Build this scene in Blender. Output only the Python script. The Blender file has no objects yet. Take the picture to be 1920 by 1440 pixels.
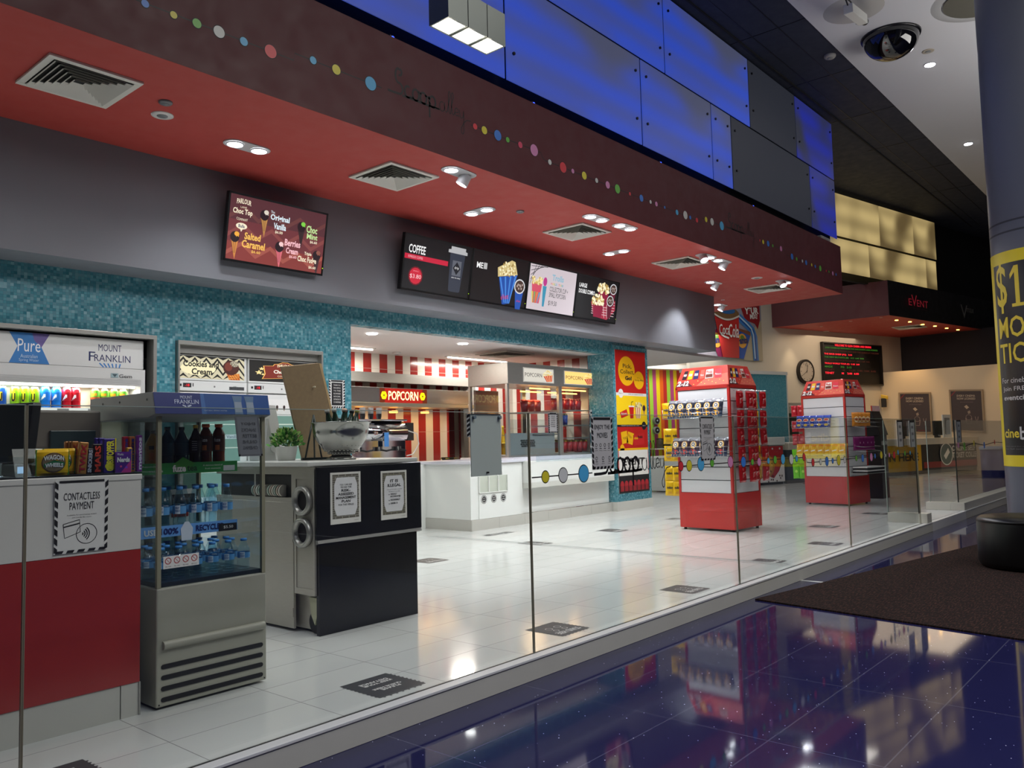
import bpy, bmesh, math, random
from mathutils import Vector, Matrix
random.seed(7)
SC = bpy.context.scene
COL = SC.collection
R = math.radians

# ---------------------------------------------------------------- camera, world, exposure
CH = 1.25
FPX = 1540.0
cd = bpy.data.cameras.new('camera'); cam = bpy.data.objects.new('camera', cd); COL.objects.link(cam)
cd.sensor_fit = 'HORIZONTAL'; cd.sensor_width = 36.0; cd.lens = FPX/1920*36.0; cd.clip_end = 200; cd.clip_start = .05
_p, _y, _r = R(4.0), R(49.37), R(-1.39)
FW = Vector((math.sin(_y)*math.cos(_p), math.cos(_y)*math.cos(_p), math.sin(_p)))
_r0 = Vector((math.cos(_y), -math.sin(_y), 0)); _u0 = _r0.cross(FW)
RT = math.cos(_r)*_r0 + math.sin(_r)*_u0; UP = -math.sin(_r)*_r0 + math.cos(_r)*_u0
cam.matrix_world = Matrix(((RT.x, UP.x, -FW.x, 0), (RT.y, UP.y, -FW.y, 0), (RT.z, UP.z, -FW.z, CH), (0, 0, 0, 1)))
SC.camera = cam
vs = SC.view_settings
SC.display_settings.display_device = 'sRGB'
vs.view_transform = 'Standard'; vs.look = 'None'; vs.gamma = 1; vs.use_curve_mapping = False
vs.exposure = 0.0
w = bpy.data.worlds.new('world'); SC.world = w; w.use_nodes = True
bg = w.node_tree.nodes['Background']; bg.inputs[0].default_value = (.84, .83, .8, 1); bg.inputs[1].default_value = .5
SC.cycles.max_bounces = 7; SC.cycles.diffuse_bounces = 3; SC.cycles.glossy_bounces = 3
SC.cycles.transparent_max_bounces = 24; SC.cycles.transmission_bounces = 3
SC.cycles.caustics_reflective = False; SC.cycles.caustics_refractive = False
SC.cycles.sample_clamp_indirect = 4; SC.cycles.sample_clamp_direct = 0
SC.cycles.use_denoising = True

CO = Vector((0, 0, CH))
def ray(x, y): return (x-960)/FPX*RT - (y-720)/FPX*UP + FW
def at(x, y, ax, v):
    """where the line of sight through a measured point of the photo meets the real plane ax = v"""
    d = ray(x, y); i = 'xyz'.index(ax); return CO + d*((v-CO[i])/d[i])
def hd(a): return Vector((math.sin(R(a)), math.cos(R(a)), 0))
def onw(x, y, p0, h):
    n = Vector((-hd(h).y, hd(h).x, 0)); d = ray(x, y); return CO + d*(n.dot(p0-CO)/n.dot(d))

# ---------------------------------------------------------------- materials
def lin(h):
    h = h.lstrip('#'); c = [int(h[i:i+2], 16)/255 for i in (0, 2, 4)]
    return tuple(x/12.92 if x <= .04045 else ((x+.055)/1.055)**2.4 for x in c) + (1,)
_mc = {}
def mt(h, r=.5, me=0.0, e=0.0, coat=0.0, noise=0.0, name=None):
    k = (h, r, me, e, coat, noise)
    if k in _mc: return _mc[k]
    m = bpy.data.materials.new(name or ('glow_' if e else 'finish_')+h.lstrip('#')); m.use_nodes = True
    nt = m.node_tree; b = nt.nodes['Principled BSDF']; c = lin(h)
    b.inputs['Base Color'].default_value = c if not e else tuple(x*.15 for x in c[:3])+(1,)
    b.inputs['Roughness'].default_value = r; b.inputs['Metallic'].default_value = me
    if coat: b.inputs['Coat Weight'].default_value = coat; b.inputs['Coat Roughness'].default_value = .05
    if e: b.inputs['Emission Color'].default_value = c; b.inputs['Emission Strength'].default_value = e
    if noise:
        tc = nt.nodes.new('ShaderNodeTexCoord'); n = nt.nodes.new('ShaderNodeTexNoise'); n.inputs['Scale'].default_value = 6; n.inputs['Detail'].default_value = 6
        nt.links.new(tc.outputs['Object'], n.inputs['Vector'])
        mr = nt.nodes.new('ShaderNodeMapRange'); mr.inputs['To Min'].default_value = 1-noise; mr.inputs['To Max'].default_value = 1+noise
        nt.links.new(n.outputs['Fac'], mr.inputs['Value'])
        mx = nt.nodes.new('ShaderNodeVectorMath'); mx.operation = 'SCALE'; mx.inputs[0].default_value = c[:3]
        nt.links.new(mr.outputs[0], mx.inputs['Scale']); nt.links.new(mx.outputs[0], b.inputs['Base Color'])
        mr2 = nt.nodes.new('ShaderNodeMapRange'); mr2.inputs['To Min'].default_value = max(.02, r*.75); mr2.inputs['To Max'].default_value = r*1.3
        nt.links.new(n.outputs['Fac'], mr2.inputs['Value']); nt.links.new(mr2.outputs[0], b.inputs['Roughness'])
    _mc[k] = m; return m
def E(h, s=1.0): return mt(h, .6, 0, s)

class NT:
    """small helper to write node trees"""
    def __init__(s, name):
        s.m = bpy.data.materials.new(name); s.m.use_nodes = True; s.t = s.m.node_tree; s.b = s.t.nodes['Principled BSDF']
    def n(s, typ, **kw):
        x = s.t.nodes.new(typ)
        for k, v in kw.items():
            if k.startswith('_'): setattr(x, k[1:], v)
            else: x.inputs[k.replace('__', ' ')].default_value = v
        return x
    def l(s, a, b): s.t.links.new(a, b)
    def math(s, op, a, b=None, c=None):
        x = s.t.nodes.new('ShaderNodeMath'); x.operation = op
        for i, v in enumerate((a, b, c)):
            if v is None: continue
            if isinstance(v, (int, float)): x.inputs[i].default_value = v
            else: s.l(v, x.inputs[i])
        return x.outputs[0]
    def xyz(s, mp='Object'):
        tc = s.t.nodes.new('ShaderNodeTexCoord'); sp = s.t.nodes.new('ShaderNodeSeparateXYZ'); s.l(tc.outputs[mp], sp.inputs[0]); return tc.outputs[mp], sp.outputs
    def vec(s, a, b, c=0.0):
        x = s.t.nodes.new('ShaderNodeCombineXYZ')
        for i, v in enumerate((a, b, c)):
            if isinstance(v, (int, float)): x.inputs[i].default_value = v
            else: s.l(v, x.inputs[i])
        return x.outputs[0]
    def mix(s, f, a, b):
        x = s.t.nodes.new('ShaderNodeMix'); x.data_type = 'RGBA'
        for i, v in ((0, f), (6, a), (7, b)):
            if isinstance(v, (int, float, tuple)): x.inputs[i].default_value = v
            else: s.l(v, x.inputs[i])
        return x.outputs[2]

def mosaic(name, axis, size=.027):
    T = NT(name); v, o = T.xyz(); u = T.vec(o[axis], o[2])
    br = T.n('ShaderNodeTexBrick', Color1=lin('2f6f7c'), Color2=lin('5f9fa8'), Mortar=lin('47737f'), Scale=1.0, Mortar__Size=.0018, Bias=-.1, Brick__Width=size, Row__Height=size)
    br.offset = 0.0; T.l(u, br.inputs['Vector'])
    cell = T.n('ShaderNodeVectorMath', _operation='SNAP'); T.l(u, cell.inputs[0]); cell.inputs[1].default_value = (size, size, 1)
    wn = T.n('ShaderNodeTexWhiteNoise'); T.l(cell.outputs[0], wn.inputs['Vector'])
    r = T.math('POWER', wn.outputs['Value'], 7.0)
    c = T.mix(T.math('MULTIPLY', r, .7), br.outputs['Color'], lin('9cc0c8'))
    ns = T.n('ShaderNodeTexNoise', Scale=3.0); T.l(v, ns.inputs['Vector'])
    c = T.mix(T.math('MULTIPLY', ns.outputs['Fac'], .35), c, lin('3a7c95'))
    T.l(c, T.b.inputs['Base Color']); T.b.inputs['Roughness'].default_value = .35
    rr = T.math('MULTIPLY_ADD', wn.outputs['Value'], .3, .15); T.l(rr, T.b.inputs['Roughness'])
    return T.m
M_TEAL = mosaic('teal_glass_mosaic', 0)
M_TEALX = mosaic('teal_glass_mosaic_side', 1)

def tiles(name, w_, h_, ox, oy, base, base2, mortar, ms, rough, spec=.5):
    T = NT(name); v, o = T.xyz()
    u = T.vec(T.math('ADD', o[0], -ox), T.math('ADD', o[1], -oy))
    br = T.n('ShaderNodeTexBrick', Color1=base, Color2=base2, Mortar=mortar, Scale=1.0, Mortar__Size=ms, Brick__Width=w_, Row__Height=h_, Mortar__Smooth=.1)
    br.offset = 0.0; T.l(u, br.inputs['Vector']); return T, v, br
def shop_floor_mat():
    T, v, br = tiles('white_polished_tile', .667, .333, .43, .17, lin('dbdcd8'), lin('d3d5d2'), lin('8d8e8c'), .0022, .1)
    ns = T.n('ShaderNodeTexNoise', Scale=1.4, Detail=5.0); T.l(v, ns.inputs['Vector'])
    c = T.mix(T.math('MULTIPLY', ns.outputs['Fac'], .18), br.outputs['Color'], lin('bfc0bc'))
    T.l(c, T.b.inputs['Base Color'])
    rr = T.math('MULTIPLY_ADD', ns.outputs['Fac'], .12, .06); T.l(rr, T.b.inputs['Roughness'])
    T.b.inputs['Specular IOR Level'].default_value = .55
    return T.m
def lobby_floor_mat():
    T, v, br = tiles('blue_sparkle_terrazzo', 1.0, .5, .62, .135, lin('1e1e42'), lin('202146'), lin('45465e'), .0035, .05)
    ns = T.n('ShaderNodeTexNoise', Scale=260.0, Detail=2.0); T.l(v, ns.inputs['Vector'])
    c = T.mix(T.math('MULTIPLY', T.math('GREATER_THAN', ns.outputs['Fac'], .62), .25), br.outputs['Color'], lin('3c3c78'))
    vo = T.n('ShaderNodeTexVoronoi', Scale=34.0); T.l(v, vo.inputs['Vector'])
    sp = T.math('LESS_THAN', vo.outputs['Distance'], .085)
    pick = T.n('ShaderNodeSeparateColor'); T.l(vo.outputs['Color'], pick.inputs[0])
    sp = T.math('MULTIPLY', sp, T.math('GREATER_THAN', pick.outputs[0], .72))
    c = T.mix(sp, c, lin('e8ecff'))
    T.l(c, T.b.inputs['Base Color']); T.b.inputs['Roughness'].default_value = .05
    T.b.inputs['Specular IOR Level'].default_value = .5
    return T.m
def carpet_mat():
    T = NT('brown_flecked_carpet'); v, o = T.xyz()
    mp = T.n('ShaderNodeMapping'); mp.inputs['Scale'].default_value = (18, 90, 1); T.l(v, mp.inputs['Vector'])
    a = T.n('ShaderNodeTexNoise', Scale=1.0, Detail=4.0); T.l(mp.outputs[0], a.inputs['Vector'])
    b2 = T.n('ShaderNodeTexNoise', Scale=350.0); T.l(v, b2.inputs['Vector'])
    f = T.n('ShaderNodeMapRange'); f.inputs['From Min'].default_value = .48; f.inputs['From Max'].default_value = .72; T.l(a.outputs['Fac'], f.inputs['Value'])
    c = T.mix(f.outputs[0], lin('2a2220'), lin('5e4038')); c = T.mix(T.math('MULTIPLY', b2.outputs['Fac'], .7), c, lin('120e0e'))
    T.l(c, T.b.inputs['Base Color']); T.b.inputs['Roughness'].default_value = 1; T.b.inputs['Specular IOR Level'].default_value = .1
    bp = T.n('ShaderNodeBump', Strength=.8, Distance=.01); T.l(b2.outputs['Fac'], bp.inputs['Height']); T.l(bp.outputs[0], T.b.inputs['Normal'])
    return T.m
def stripe_mat(name, axis, wd, cols, off=0.0, tile_h=.3, rough=.15):
    T = NT(name); v, o = T.xyz()
    n = len(cols); u = T.math('DIVIDE', T.math('ADD', o[axis], off), wd); k = T.math('FLOORED_MODULO', T.math('FLOOR', u), float(n))
    c = lin(cols[0])
    for i in range(1, n): c = T.mix(T.math('COMPARE', k, float(i), .5), c, lin(cols[i]))
    if tile_h:
        fz = T.math('FLOORED_MODULO', o[2], tile_h); c = T.mix(T.math('LESS_THAN', fz, .005), c, lin('c9b9ad'))
    T.l(c, T.b.inputs['Base Color']); T.b.inputs['Roughness'].default_value = rough
    return T.m
def steel_mat(name='brushed_steel', h='b4b3ad', r=.32, axis=(2, 2, 60), mm=.65):
    T = NT(name); v, o = T.xyz(); mp = T.n('ShaderNodeMapping'); mp.inputs['Scale'].default_value = axis; T.l(v, mp.inputs['Vector'])
    a = T.n('ShaderNodeTexNoise', Scale=8.0, Detail=4.0); T.l(mp.outputs[0], a.inputs['Vector'])
    T.l(T.mix(a.outputs['Fac'], lin(h), tuple(x*.72 for x in lin(h)[:3])+(1,)), T.b.inputs['Base Color'])
    T.b.inputs['Metallic'].default_value = mm; T.l(T.math('MULTIPLY_ADD', a.outputs['Fac'], .2, r-.1), T.b.inputs['Roughness'])
    return T.m
M_STEEL = steel_mat()
M_STEELD = steel_mat('worn_steel', 'c2bdb2', .36, mm=.4)
def wood_mat():
    T = NT('brown_hardboard'); v, o = T.xyz(); a = T.n('ShaderNodeTexNoise', Scale=40.0, Detail=5.0); T.l(v, a.inputs['Vector'])
    T.l(T.mix(a.outputs['Fac'], lin('7d6a52'), lin('94805f')), T.b.inputs['Base Color']); T.b.inputs['Roughness'].default_value = .6; return T.m
M_WOOD = wood_mat()

def glass_mat(name, tint=(.93, .95, .94), fres=1.45, rough=0.0, refl=1.0):
    m = bpy.data.materials.new(name); m.use_nodes = True; nt = m.node_tree; nt.nodes.clear()
    out = nt.nodes.new('ShaderNodeOutputMaterial'); mx = nt.nodes.new('ShaderNodeMixShader'); tr = nt.nodes.new('ShaderNodeBsdfTransparent'); gl = nt.nodes.new('ShaderNodeBsdfGlossy'); fr = nt.nodes.new('ShaderNodeFresnel')
    tr.inputs[0].default_value = tint+(1,); gl.inputs['Roughness'].default_value = rough; gl.inputs[0].default_value = (refl, refl, refl, 1)
    fr.inputs[0].default_value = fres
    # keep the entry angle's reflectance on the way out as well (no total reflection inside a thin sheet)
    geo = nt.nodes.new('ShaderNodeNewGeometry'); ior = nt.nodes.new('ShaderNodeMix'); ior.data_type = 'FLOAT'
    ior.inputs[2].default_value = fres; ior.inputs[3].default_value = 1/fres
    nt.links.new(geo.outputs['Backfacing'], ior.inputs[0]); nt.links.new(ior.outputs[0], fr.inputs[0])
    nt.links.new(fr.outputs[0], mx.inputs[0]); nt.links.new(tr.outputs[0], mx.inputs[1]); nt.links.new(gl.outputs[0], mx.inputs[2]); nt.links.new(mx.outputs[0], out.inputs[0])
    return m
M_GLASS = glass_mat('balustrade_glass', (.925, .94, .93))
M_GLASSE = mt('77725f', .3)
M_CLEAR = glass_mat('clear_plastic', (.9, .94, .96), 1.35)
M_PET = glass_mat('water_bottle_plastic', (.8, .9, .94), 1.4)
M_COOLG = glass_mat('cooler_glass', (.9, .95, .97), 1.4)

def backlit(name, c1, c2, s, axis=0, sx=.9, sz=1.3, lo=.42, hi=.6, base='3a3c44', seed=0.0, bands=0.0, xfade=None):
    """frosted sheet lit by tubes standing behind it"""
    T = NT(name); v, o = T.xyz()
    mp = T.n('ShaderNodeMapping'); mp.inputs['Scale'].default_value = (sx, sx, sz); mp.inputs['Location'].default_value = (seed, 0, seed); T.l(v, mp.inputs['Vector'])
    a = T.n('ShaderNodeTexNoise', Scale=1.0, Detail=.5); T.l(mp.outputs[0], a.inputs['Vector'])
    f = T.n('ShaderNodeMapRange'); f.interpolation_type = 'SMOOTHSTEP'; f.inputs['From Min'].default_value = lo; f.inputs['From Max'].default_value = hi; T.l(a.outputs['Fac'], f.inputs['Value'])
    g = f.outputs[0]
    if bands:
        wv = T.math('SINE', T.math('MULTIPLY', o[2], 2*math.pi/bands)); g = T.math('MULTIPLY', g, T.math('MULTIPLY_ADD', wv, .22, .78))
    if xfade:
        for x0, x1 in xfade:
            q = T.n('ShaderNodeMapRange'); q.interpolation_type = 'SMOOTHSTEP'; q.inputs['From Min'].default_value = x0; q.inputs['From Max'].default_value = x1; q.inputs['To Min'].default_value = 1; q.inputs['To Max'].default_value = 0
            T.l(o[0], q.inputs['Value']); g = T.math('MULTIPLY', g, q.outputs[0])
    c = T.mix(g, lin(c1), lin(c2)); T.l(c, T.b.inputs['Emission Color']); T.b.inputs['Emission Strength'].default_value = s
    T.b.inputs['Base Color'].default_value = lin(base); T.b.inputs['Roughness'].default_value = .4
    return T.m

# ---------------------------------------------------------------- objects
def wm(o):
    m = Matrix.Translation(o.location) @ o.rotation_euler.to_matrix().to_4x4()
    return wm(o.parent) @ m if o.parent else m
def tag(o, label, cat, group=None):
    o['label'] = label; o['category'] = cat
    if group: o['group'] = group
    return o
def thing(name, label, cat, loc=(0, 0, 0), rz=0.0, group=None):
    o = bpy.data.objects.new(name, None); COL.objects.link(o); o.location = loc; o.rotation_euler = (0, 0, rz); o.empty_display_size = .1
    return tag(o, label, cat, group)
def copy_tree(o, parent=None):
    c = o.copy(); COL.objects.link(c); c.parent = parent
    for ch in [x for x in ALLCH.get(o.name, [])]: ALLCH.setdefault(c.name, []).append(copy_tree(ch, c))
    return c
ALLCH = {}

_tc = {}
def text_geo(s, bold=0.0):
    k = (s, bold)
    if k in _tc: return _tc[k]
    cu = bpy.data.curves.new('lettering', 'FONT'); cu.body = s; cu.size = 1; cu.resolution_u = 2; cu.offset = bold; cu.fill_mode = 'FRONT'
    ob = bpy.data.objects.new('lettering', cu); me = ob.to_mesh()
    V = [(v.co.x, v.co.y) for v in me.vertices]; F = [tuple(p.vertices) for p in me.polygons]
    ob.to_mesh_clear(); bpy.data.objects.remove(ob); bpy.data.curves.remove(cu)
    if not V: V = [(0, 0), (1, 1)]
    x0 = min(v[0] for v in V); x1 = max(v[0] for v in V); y0 = min(v[1] for v in V); y1 = max(v[1] for v in V)
    r = ([((v[0]-x0)/max(x1-x0, 1e-6), (v[1]-y0)/max(y1-y0, 1e-6)) for v in V], F, (x1-x0)/max(y1-y0, 1e-6)); _tc[k] = r; return r

def sliced(V, F, n):
    """letters cut into upright strips so that they can follow a curved surface"""
    bm = bmesh.new(); vv = [bm.verts.new((x, y, 0)) for x, y in V]
    for f in F:
        try: bm.faces.new([vv[i] for i in f])
        except ValueError: pass
    for k in range(1, n): bmesh.ops.bisect_plane(bm, geom=bm.verts[:]+bm.edges[:]+bm.faces[:], plane_co=(k/n, 0, 0), plane_no=(1, 0, 0))
    bm.verts.index_update(); r = [(v.co.x, v.co.y) for v in bm.verts], [tuple(v.index for v in f.verts) for f in bm.faces]; bm.free(); return r

class G:
    def __init__(s, T=None):
        s.v = []; s.f = []; s.fm = []; s.mats = []; s.T = T; s.smooth = []; s.lay = .0008; s.warp = None; s.cuts = 0
        s.O = Vector(); s.U = Vector((1, 0, 0)); s.V = Vector((0, 0, 1)); s.N = Vector((0, -1, 0)); s.su = s.sv = 1.0
    def mi(s, m):
        if m not in s.mats: s.mats.append(m)
        return s.mats.index(m)
    def add(s, V, F, m, smooth=False):
        b = len(s.v); T = s.T
        s.v += [T @ Vector(p) if T is not None else Vector(p) for p in V]; k = s.mi(m)
        for f in F: s.f.append(tuple(i+b for i in f)); s.fm.append(k); s.smooth.append(smooth)
    def box(s, x0, x1, y0, y1, z0, z1, m):
        V = [(x, y, z) for x in (x0, x1) for y in (y0, y1) for z in (z0, z1)]
        s.add(V, [(0, 1, 3, 2), (4, 6, 7, 5), (0, 4, 5, 1), (2, 3, 7, 6), (0, 2, 6, 4), (1, 5, 7, 3)], m); return s
    def obox(s, o, a, b, c, m):
        """box from corner o along vectors a, b, c"""
        o, a, b, c = map(Vector, (o, a, b, c))
        V = [o+i*a+j*b+k*c for i in (0, 1) for j in (0, 1) for k in (0, 1)]
        F = [(0, 1, 3, 2), (4, 6, 7, 5), (0, 4, 5, 1), (2, 3, 7, 6), (0, 2, 6, 4), (1, 5, 7, 3)]
        if a.cross(b).dot(c) < 0: F = [tuple(reversed(f)) for f in F]
        s.add(V, F, m); return s
    def prism(s, pts, d, m, ms=None):
        """closed outline of 3-D points pushed along d"""
        pts = [Vector(p) for p in pts]; d = Vector(d); n = len(pts)
        s.add(pts+[p+d for p in pts], [tuple(range(n)), tuple(range(2*n-1, n-1, -1))], m)
        s.add(pts+[p+d for p in pts], [(i, i+n, (i+1) % n+n, (i+1) % n) for i in range(n)], ms or m); return s
    def cyl(s, p0, p1, r0, m, r1=None, n=16, caps=True, smooth=True):
        p0, p1 = Vector(p0), Vector(p1); r1 = r0 if r1 is None else r1; a = (p1-p0).normalized()
        b = a.orthogonal().normalized(); c = a.cross(b)
        ring = lambda p, r: [p+r*(math.cos(2*math.pi*i/n)*b+math.sin(2*math.pi*i/n)*c) for i in range(n)]
        s.add(ring(p0, r0)+ring(p1, r1), [(i, (i+1) % n, (i+1) % n+n, i+n) for i in range(n)], m, smooth)
        if caps: s.add(ring(p0, r0)+ring(p1, r1), [tuple(range(n-1, -1, -1)), tuple(range(n, 2*n))], m)
        return s
    def lathe(s, prof, c, m, n=20, smooth=True, capt=True, capb=True):
        c = Vector(c); V = []
        for r, z in prof: V += [(c.x+r*math.cos(2*math.pi*i/n), c.y+r*math.sin(2*math.pi*i/n), c.z+z) for i in range(n)]
        F = [(k*n+i, k*n+(i+1) % n, (k+1)*n+(i+1) % n, (k+1)*n+i) for k in range(len(prof)-1) for i in range(n)]
        if capb and prof[0][0] > 0: F.append(tuple(range(n-1, -1, -1)))
        if capt and prof[-1][0] > 0: F.append(tuple(range((len(prof)-1)*n, len(prof)*n)))
        s.add(V, F, m, smooth); return s
    def tube(s, P, r, m, n=8, smooth=True):
        P = [Vector(p) for p in P]; V = []; up = None
        for i, p in enumerate(P):
            d = (P[min(i+1, len(P)-1)]-P[max(i-1, 0)]).normalized()
            if up is None: up = d.orthogonal().normalized()
            up = (up-d*up.dot(d)); up = up.normalized() if up.length > 1e-6 else d.orthogonal().normalized(); q = d.cross(up)
            V += [p+r*(math.cos(2*math.pi*j/n)*up+math.sin(2*math.pi*j/n)*q) for j in range(n)]
        F = [(k*n+j, k*n+(j+1) % n, (k+1)*n+(j+1) % n, (k+1)*n+j) for k in range(len(P)-1) for j in range(n)]
        F += [tuple(range(n-1, -1, -1)), tuple(range((len(P)-1)*n, len(P)*n))]
        s.add(V, F, m, smooth); return s
    def sphere(s, c, r, m, n=12, k=8, sz=1.0):
        return s.lathe([(max(r*math.sin(math.pi*i/k), 1e-4), -r*sz*math.cos(math.pi*i/k)) for i in range(k+1)], c, m, n)
    # flat artwork on a plane: u to the right, v up
    def plane(s, O, U, V=(0, 0, 1), w=None, h=None, lay=.0008):
        s.O = Vector(O); s.U = Vector(U).normalized(); s.V = Vector(V).normalized(); s.N = s.U.cross(s.V).normalized()
        s.su = w or 1.0; s.sv = h or 1.0; s.lay = lay; return s
    def at2(s, u, v, l=1):
        if s.warp: return s.warp(u, v, l)
        return s.O+s.U*(u*s.su)+s.V*(v*s.sv)+s.N*(s.lay*l)
    def poly(s, pts, m, l=1):
        s.add([s.at2(u, v, l) for u, v in pts], [tuple(range(len(pts)))], m); return s
    def rect(s, u0, v0, u1, v1, m, l=1): return s.poly([(u0, v0), (u1, v0), (u1, v1), (u0, v1)], m, l)
    def disc(s, u, v, r, m, l=1, n=20, asp=None, rv=None):
        asp = asp or (s.su/s.sv); rv = rv or r*asp
        return s.poly([(u+r*math.cos(2*math.pi*i/n), v+rv*math.sin(2*math.pi*i/n)) for i in range(n)], m, l)
    def ring(s, u, v, r, wd, m, l=1, n=24, a0=0.0, a1=360.0):
        k = s.su/s.sv; P = [R(a0+(a1-a0)*i/n) for i in range(n+1)]
        V = [s.at2(u+q*math.cos(a), v+q*k*math.sin(a), l) for a in P for q in (r-wd, r)]
        s.add(V, [(2*i, 2*i+1, 2*i+3, 2*i+2) for i in range(n)], m); return s
    def text(s, t, u0, v0, u1, v1, m, l=2, bold=0.0, sh=0.0, arc=0.0, rot=0.0):
        V, F, a = text_geo(t, bold); out = []
        if s.cuts: V, F = sliced(V, F, max(2, int(abs(u1-u0)/s.cuts)))
        for x, y in V:
            px = x*(u1-u0)+sh*y*(v1-v0)*s.sv/s.su; py = y*(v1-v0)+arc*(1-(2*x-1)**2)
            if rot:
                c, d = math.cos(R(rot)), math.sin(R(rot)); X, Y = px*s.su, py*s.sv; px, py = (X*c-Y*d)/s.su, (X*d+Y*c)/s.sv
            out.append(s.at2(u0+px, v0+py, l))
        s.add(out, F, m); return s
    def line(s, pts, wd, m, l=2):
        """stroke of constant width along 2-D points given in plane units"""
        P = [Vector((u*s.su, v*s.sv)) for u, v in pts]; L = []
        for i, p in enumerate(P):
            d = (P[min(i+1, len(P)-1)]-P[max(i-1, 0)]); d = d.normalized() if d.length > 1e-9 else Vector((1, 0)); q = Vector((-d.y, d.x))*wd/2
            L += [p-q, p+q]
        V = [s.at2(x.x/s.su, x.y/s.sv, l) for x in L]
        s.add(V, [(2*i, 2*i+2, 2*i+3, 2*i+1) for i in range(len(P)-1)], m); return s
    def build(s, name, parent=None, bevel=0.0, label=None):
        me = bpy.data.meshes.new(name); inv = wm(parent).inverted() if parent else Matrix()
        me.from_pydata([inv @ v for v in s.v], [], s.f); me.update()
        for m in s.mats: me.materials.append(m)
        me.polygons.foreach_set('material_index', s.fm); me.polygons.foreach_set('use_smooth', s.smooth)
        o = bpy.data.objects.new(name, me); COL.objects.link(o)
        if parent: o.parent = parent; ALLCH.setdefault(parent.name, []).append(o)
        if bevel:
            b = o.modifiers.new('bevel', 'BEVEL'); b.width = bevel; b.segments = 2; b.limit_method = 'ANGLE'; b.angle_limit = R(50)
        if label: o['label'] = label
        return o
def struct(g, name, bevel=0.0):
    o = g.build(name, None, bevel); o['kind'] = 'structure'; return o
def light(typ, name, parent, loc, power, color=(1, 1, 1), **kw):
    ld = bpy.data.lights.new(name, typ); ld.energy = power; ld.color = color
    rot = kw.pop('rot', None)
    for k, v in kw.items(): setattr(ld, k, v)
    o = bpy.data.objects.new(name, ld); COL.objects.link(o); o.parent = parent
    o.location = wm(parent).inverted() @ Vector(loc) if parent else loc
    if rot: o.rotation_euler = rot
    return o
ORD = ['first', 'second', 'third', 'fourth', 'fifth', 'sixth', 'seventh', 'eighth', 'ninth', 'tenth', 'eleventh', 'twelfth', 'thirteenth', 'fourteenth', 'fifteenth', 'sixteenth', 'seventeenth', 'eighteenth', 'nineteenth', 'twentieth']

WHT = mt('e6e7e3', .35); WHTG = mt('e9ebe8', .12, noise=.02); BLK = mt('0b0b0d', .4); BLKG = mt('101114', .12); INK = mt('17171b', .5); PAPER = mt('e4e3df', .6)
RED = mt('9c302c', .2, noise=.04); GREY = mt('8b8b80', .4, noise=.04)
exec_parts = []

# ================================================================ SETTING
# --- floors and kerbs
ZL = -.125
g = G(); g.box(-6, 36, 3.15, 30, -.2, 0, shop_floor_mat()); struct(g, 'floor')
g = G(); g.box(-8, 40, -10, 3.2, ZL-.1, ZL, lobby_floor_mat()); struct(g, 'floor_2')
M_KERB = mt('b9b8ae', .4, noise=.05); M_KERBT = mt('c9cac9', .3)
def kerb(n, x0, x1, y0, y1, ret=None):
    g = G(); g.box(x0, x1, y0, y1, ZL, -.012, M_KERB); g.box(x0-.004, x1+.004, y0-.006, y1, -.012, .002, M_KERBT)
    g.box(x0, x1-.02, y1-.004, y1+.012, -.002, .003, BLK)
    if ret: g.box(ret[0], ret[1], ret[2], ret[3], 0, .13, M_KERB)
    return struct(g, n, .004)
kerb('trim_1', -6, 12.42, 3.085, 3.145, (12.2, 12.42, 3.09, 3.6))
g = G(); g.box(12.42, 14.4, 3.085, 3.3, ZL, -.004, M_KERBT); struct(g, 'trim_2')
kerb('trim_3', 14.4, 19.9, 3.085, 3.145)
g = G(); g.box(14.4, 19.9, 3.1, 3.3, 0, .12, M_KERB); g.box(14.4, 14.62, 3.3, 3.66, 0, .12, M_KERB); struct(g, 'trim_4', .004)
g = G(); g.box(7.70, 7.745, -6, 3.085, ZL, ZL+.002, M_KERBT); struct(g, 'trim_5')
g = G(); g.box(7.72, 7.735, 3.16, 8.1, 0, .0012, mt('8e918f', .3)); g.box(7.80, 7.86, 3.16, 8.1, 0, .0012, mt('9b9f9e', .3)); struct(g, 'trim_6')

# --- red soffit, red fascia, grey bulkhead
YF, YB, ZC, ZT, YW = 5.6, 7.55, 4.06, 2.95, 8.0
M_SOF = mt('ac3f38', .6, noise=.03); M_FAS = mt('561f26', .55, noise=.03); M_BULK = mt('75777e', .6, noise=.03)
g = G(); g.prism([(-6, YF, ZC), (16.85, YF, ZC), (17.05, 9.4, ZC), (-6, 9.4, ZC)], (0, 0, .05), M_SOF); struct(g, 'ceiling')
g = G(); g.box(-6, 16.85, YF-.001, YF+.06, ZC+.001, 5.03, M_FAS); g.prism([(16.79, YF+.06, ZC+.05), (16.85, YF+.06, ZC+.05), (17.03, 9.4, ZC+.05), (16.97, 9.4, ZC+.05)], (0, 0, .93), M_FAS); struct(g, 'wall_front')
g = G(); g.box(-6, 16.85, YF+.06, 9.4, 5.0, 5.03, mt('101016', .8)); struct(g, 'trim_7')
g = G(); g.box(-6, 15.1, YB, YW+1.4, ZT, ZC, M_BULK); struct(g, 'wall_bulkhead')
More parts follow.
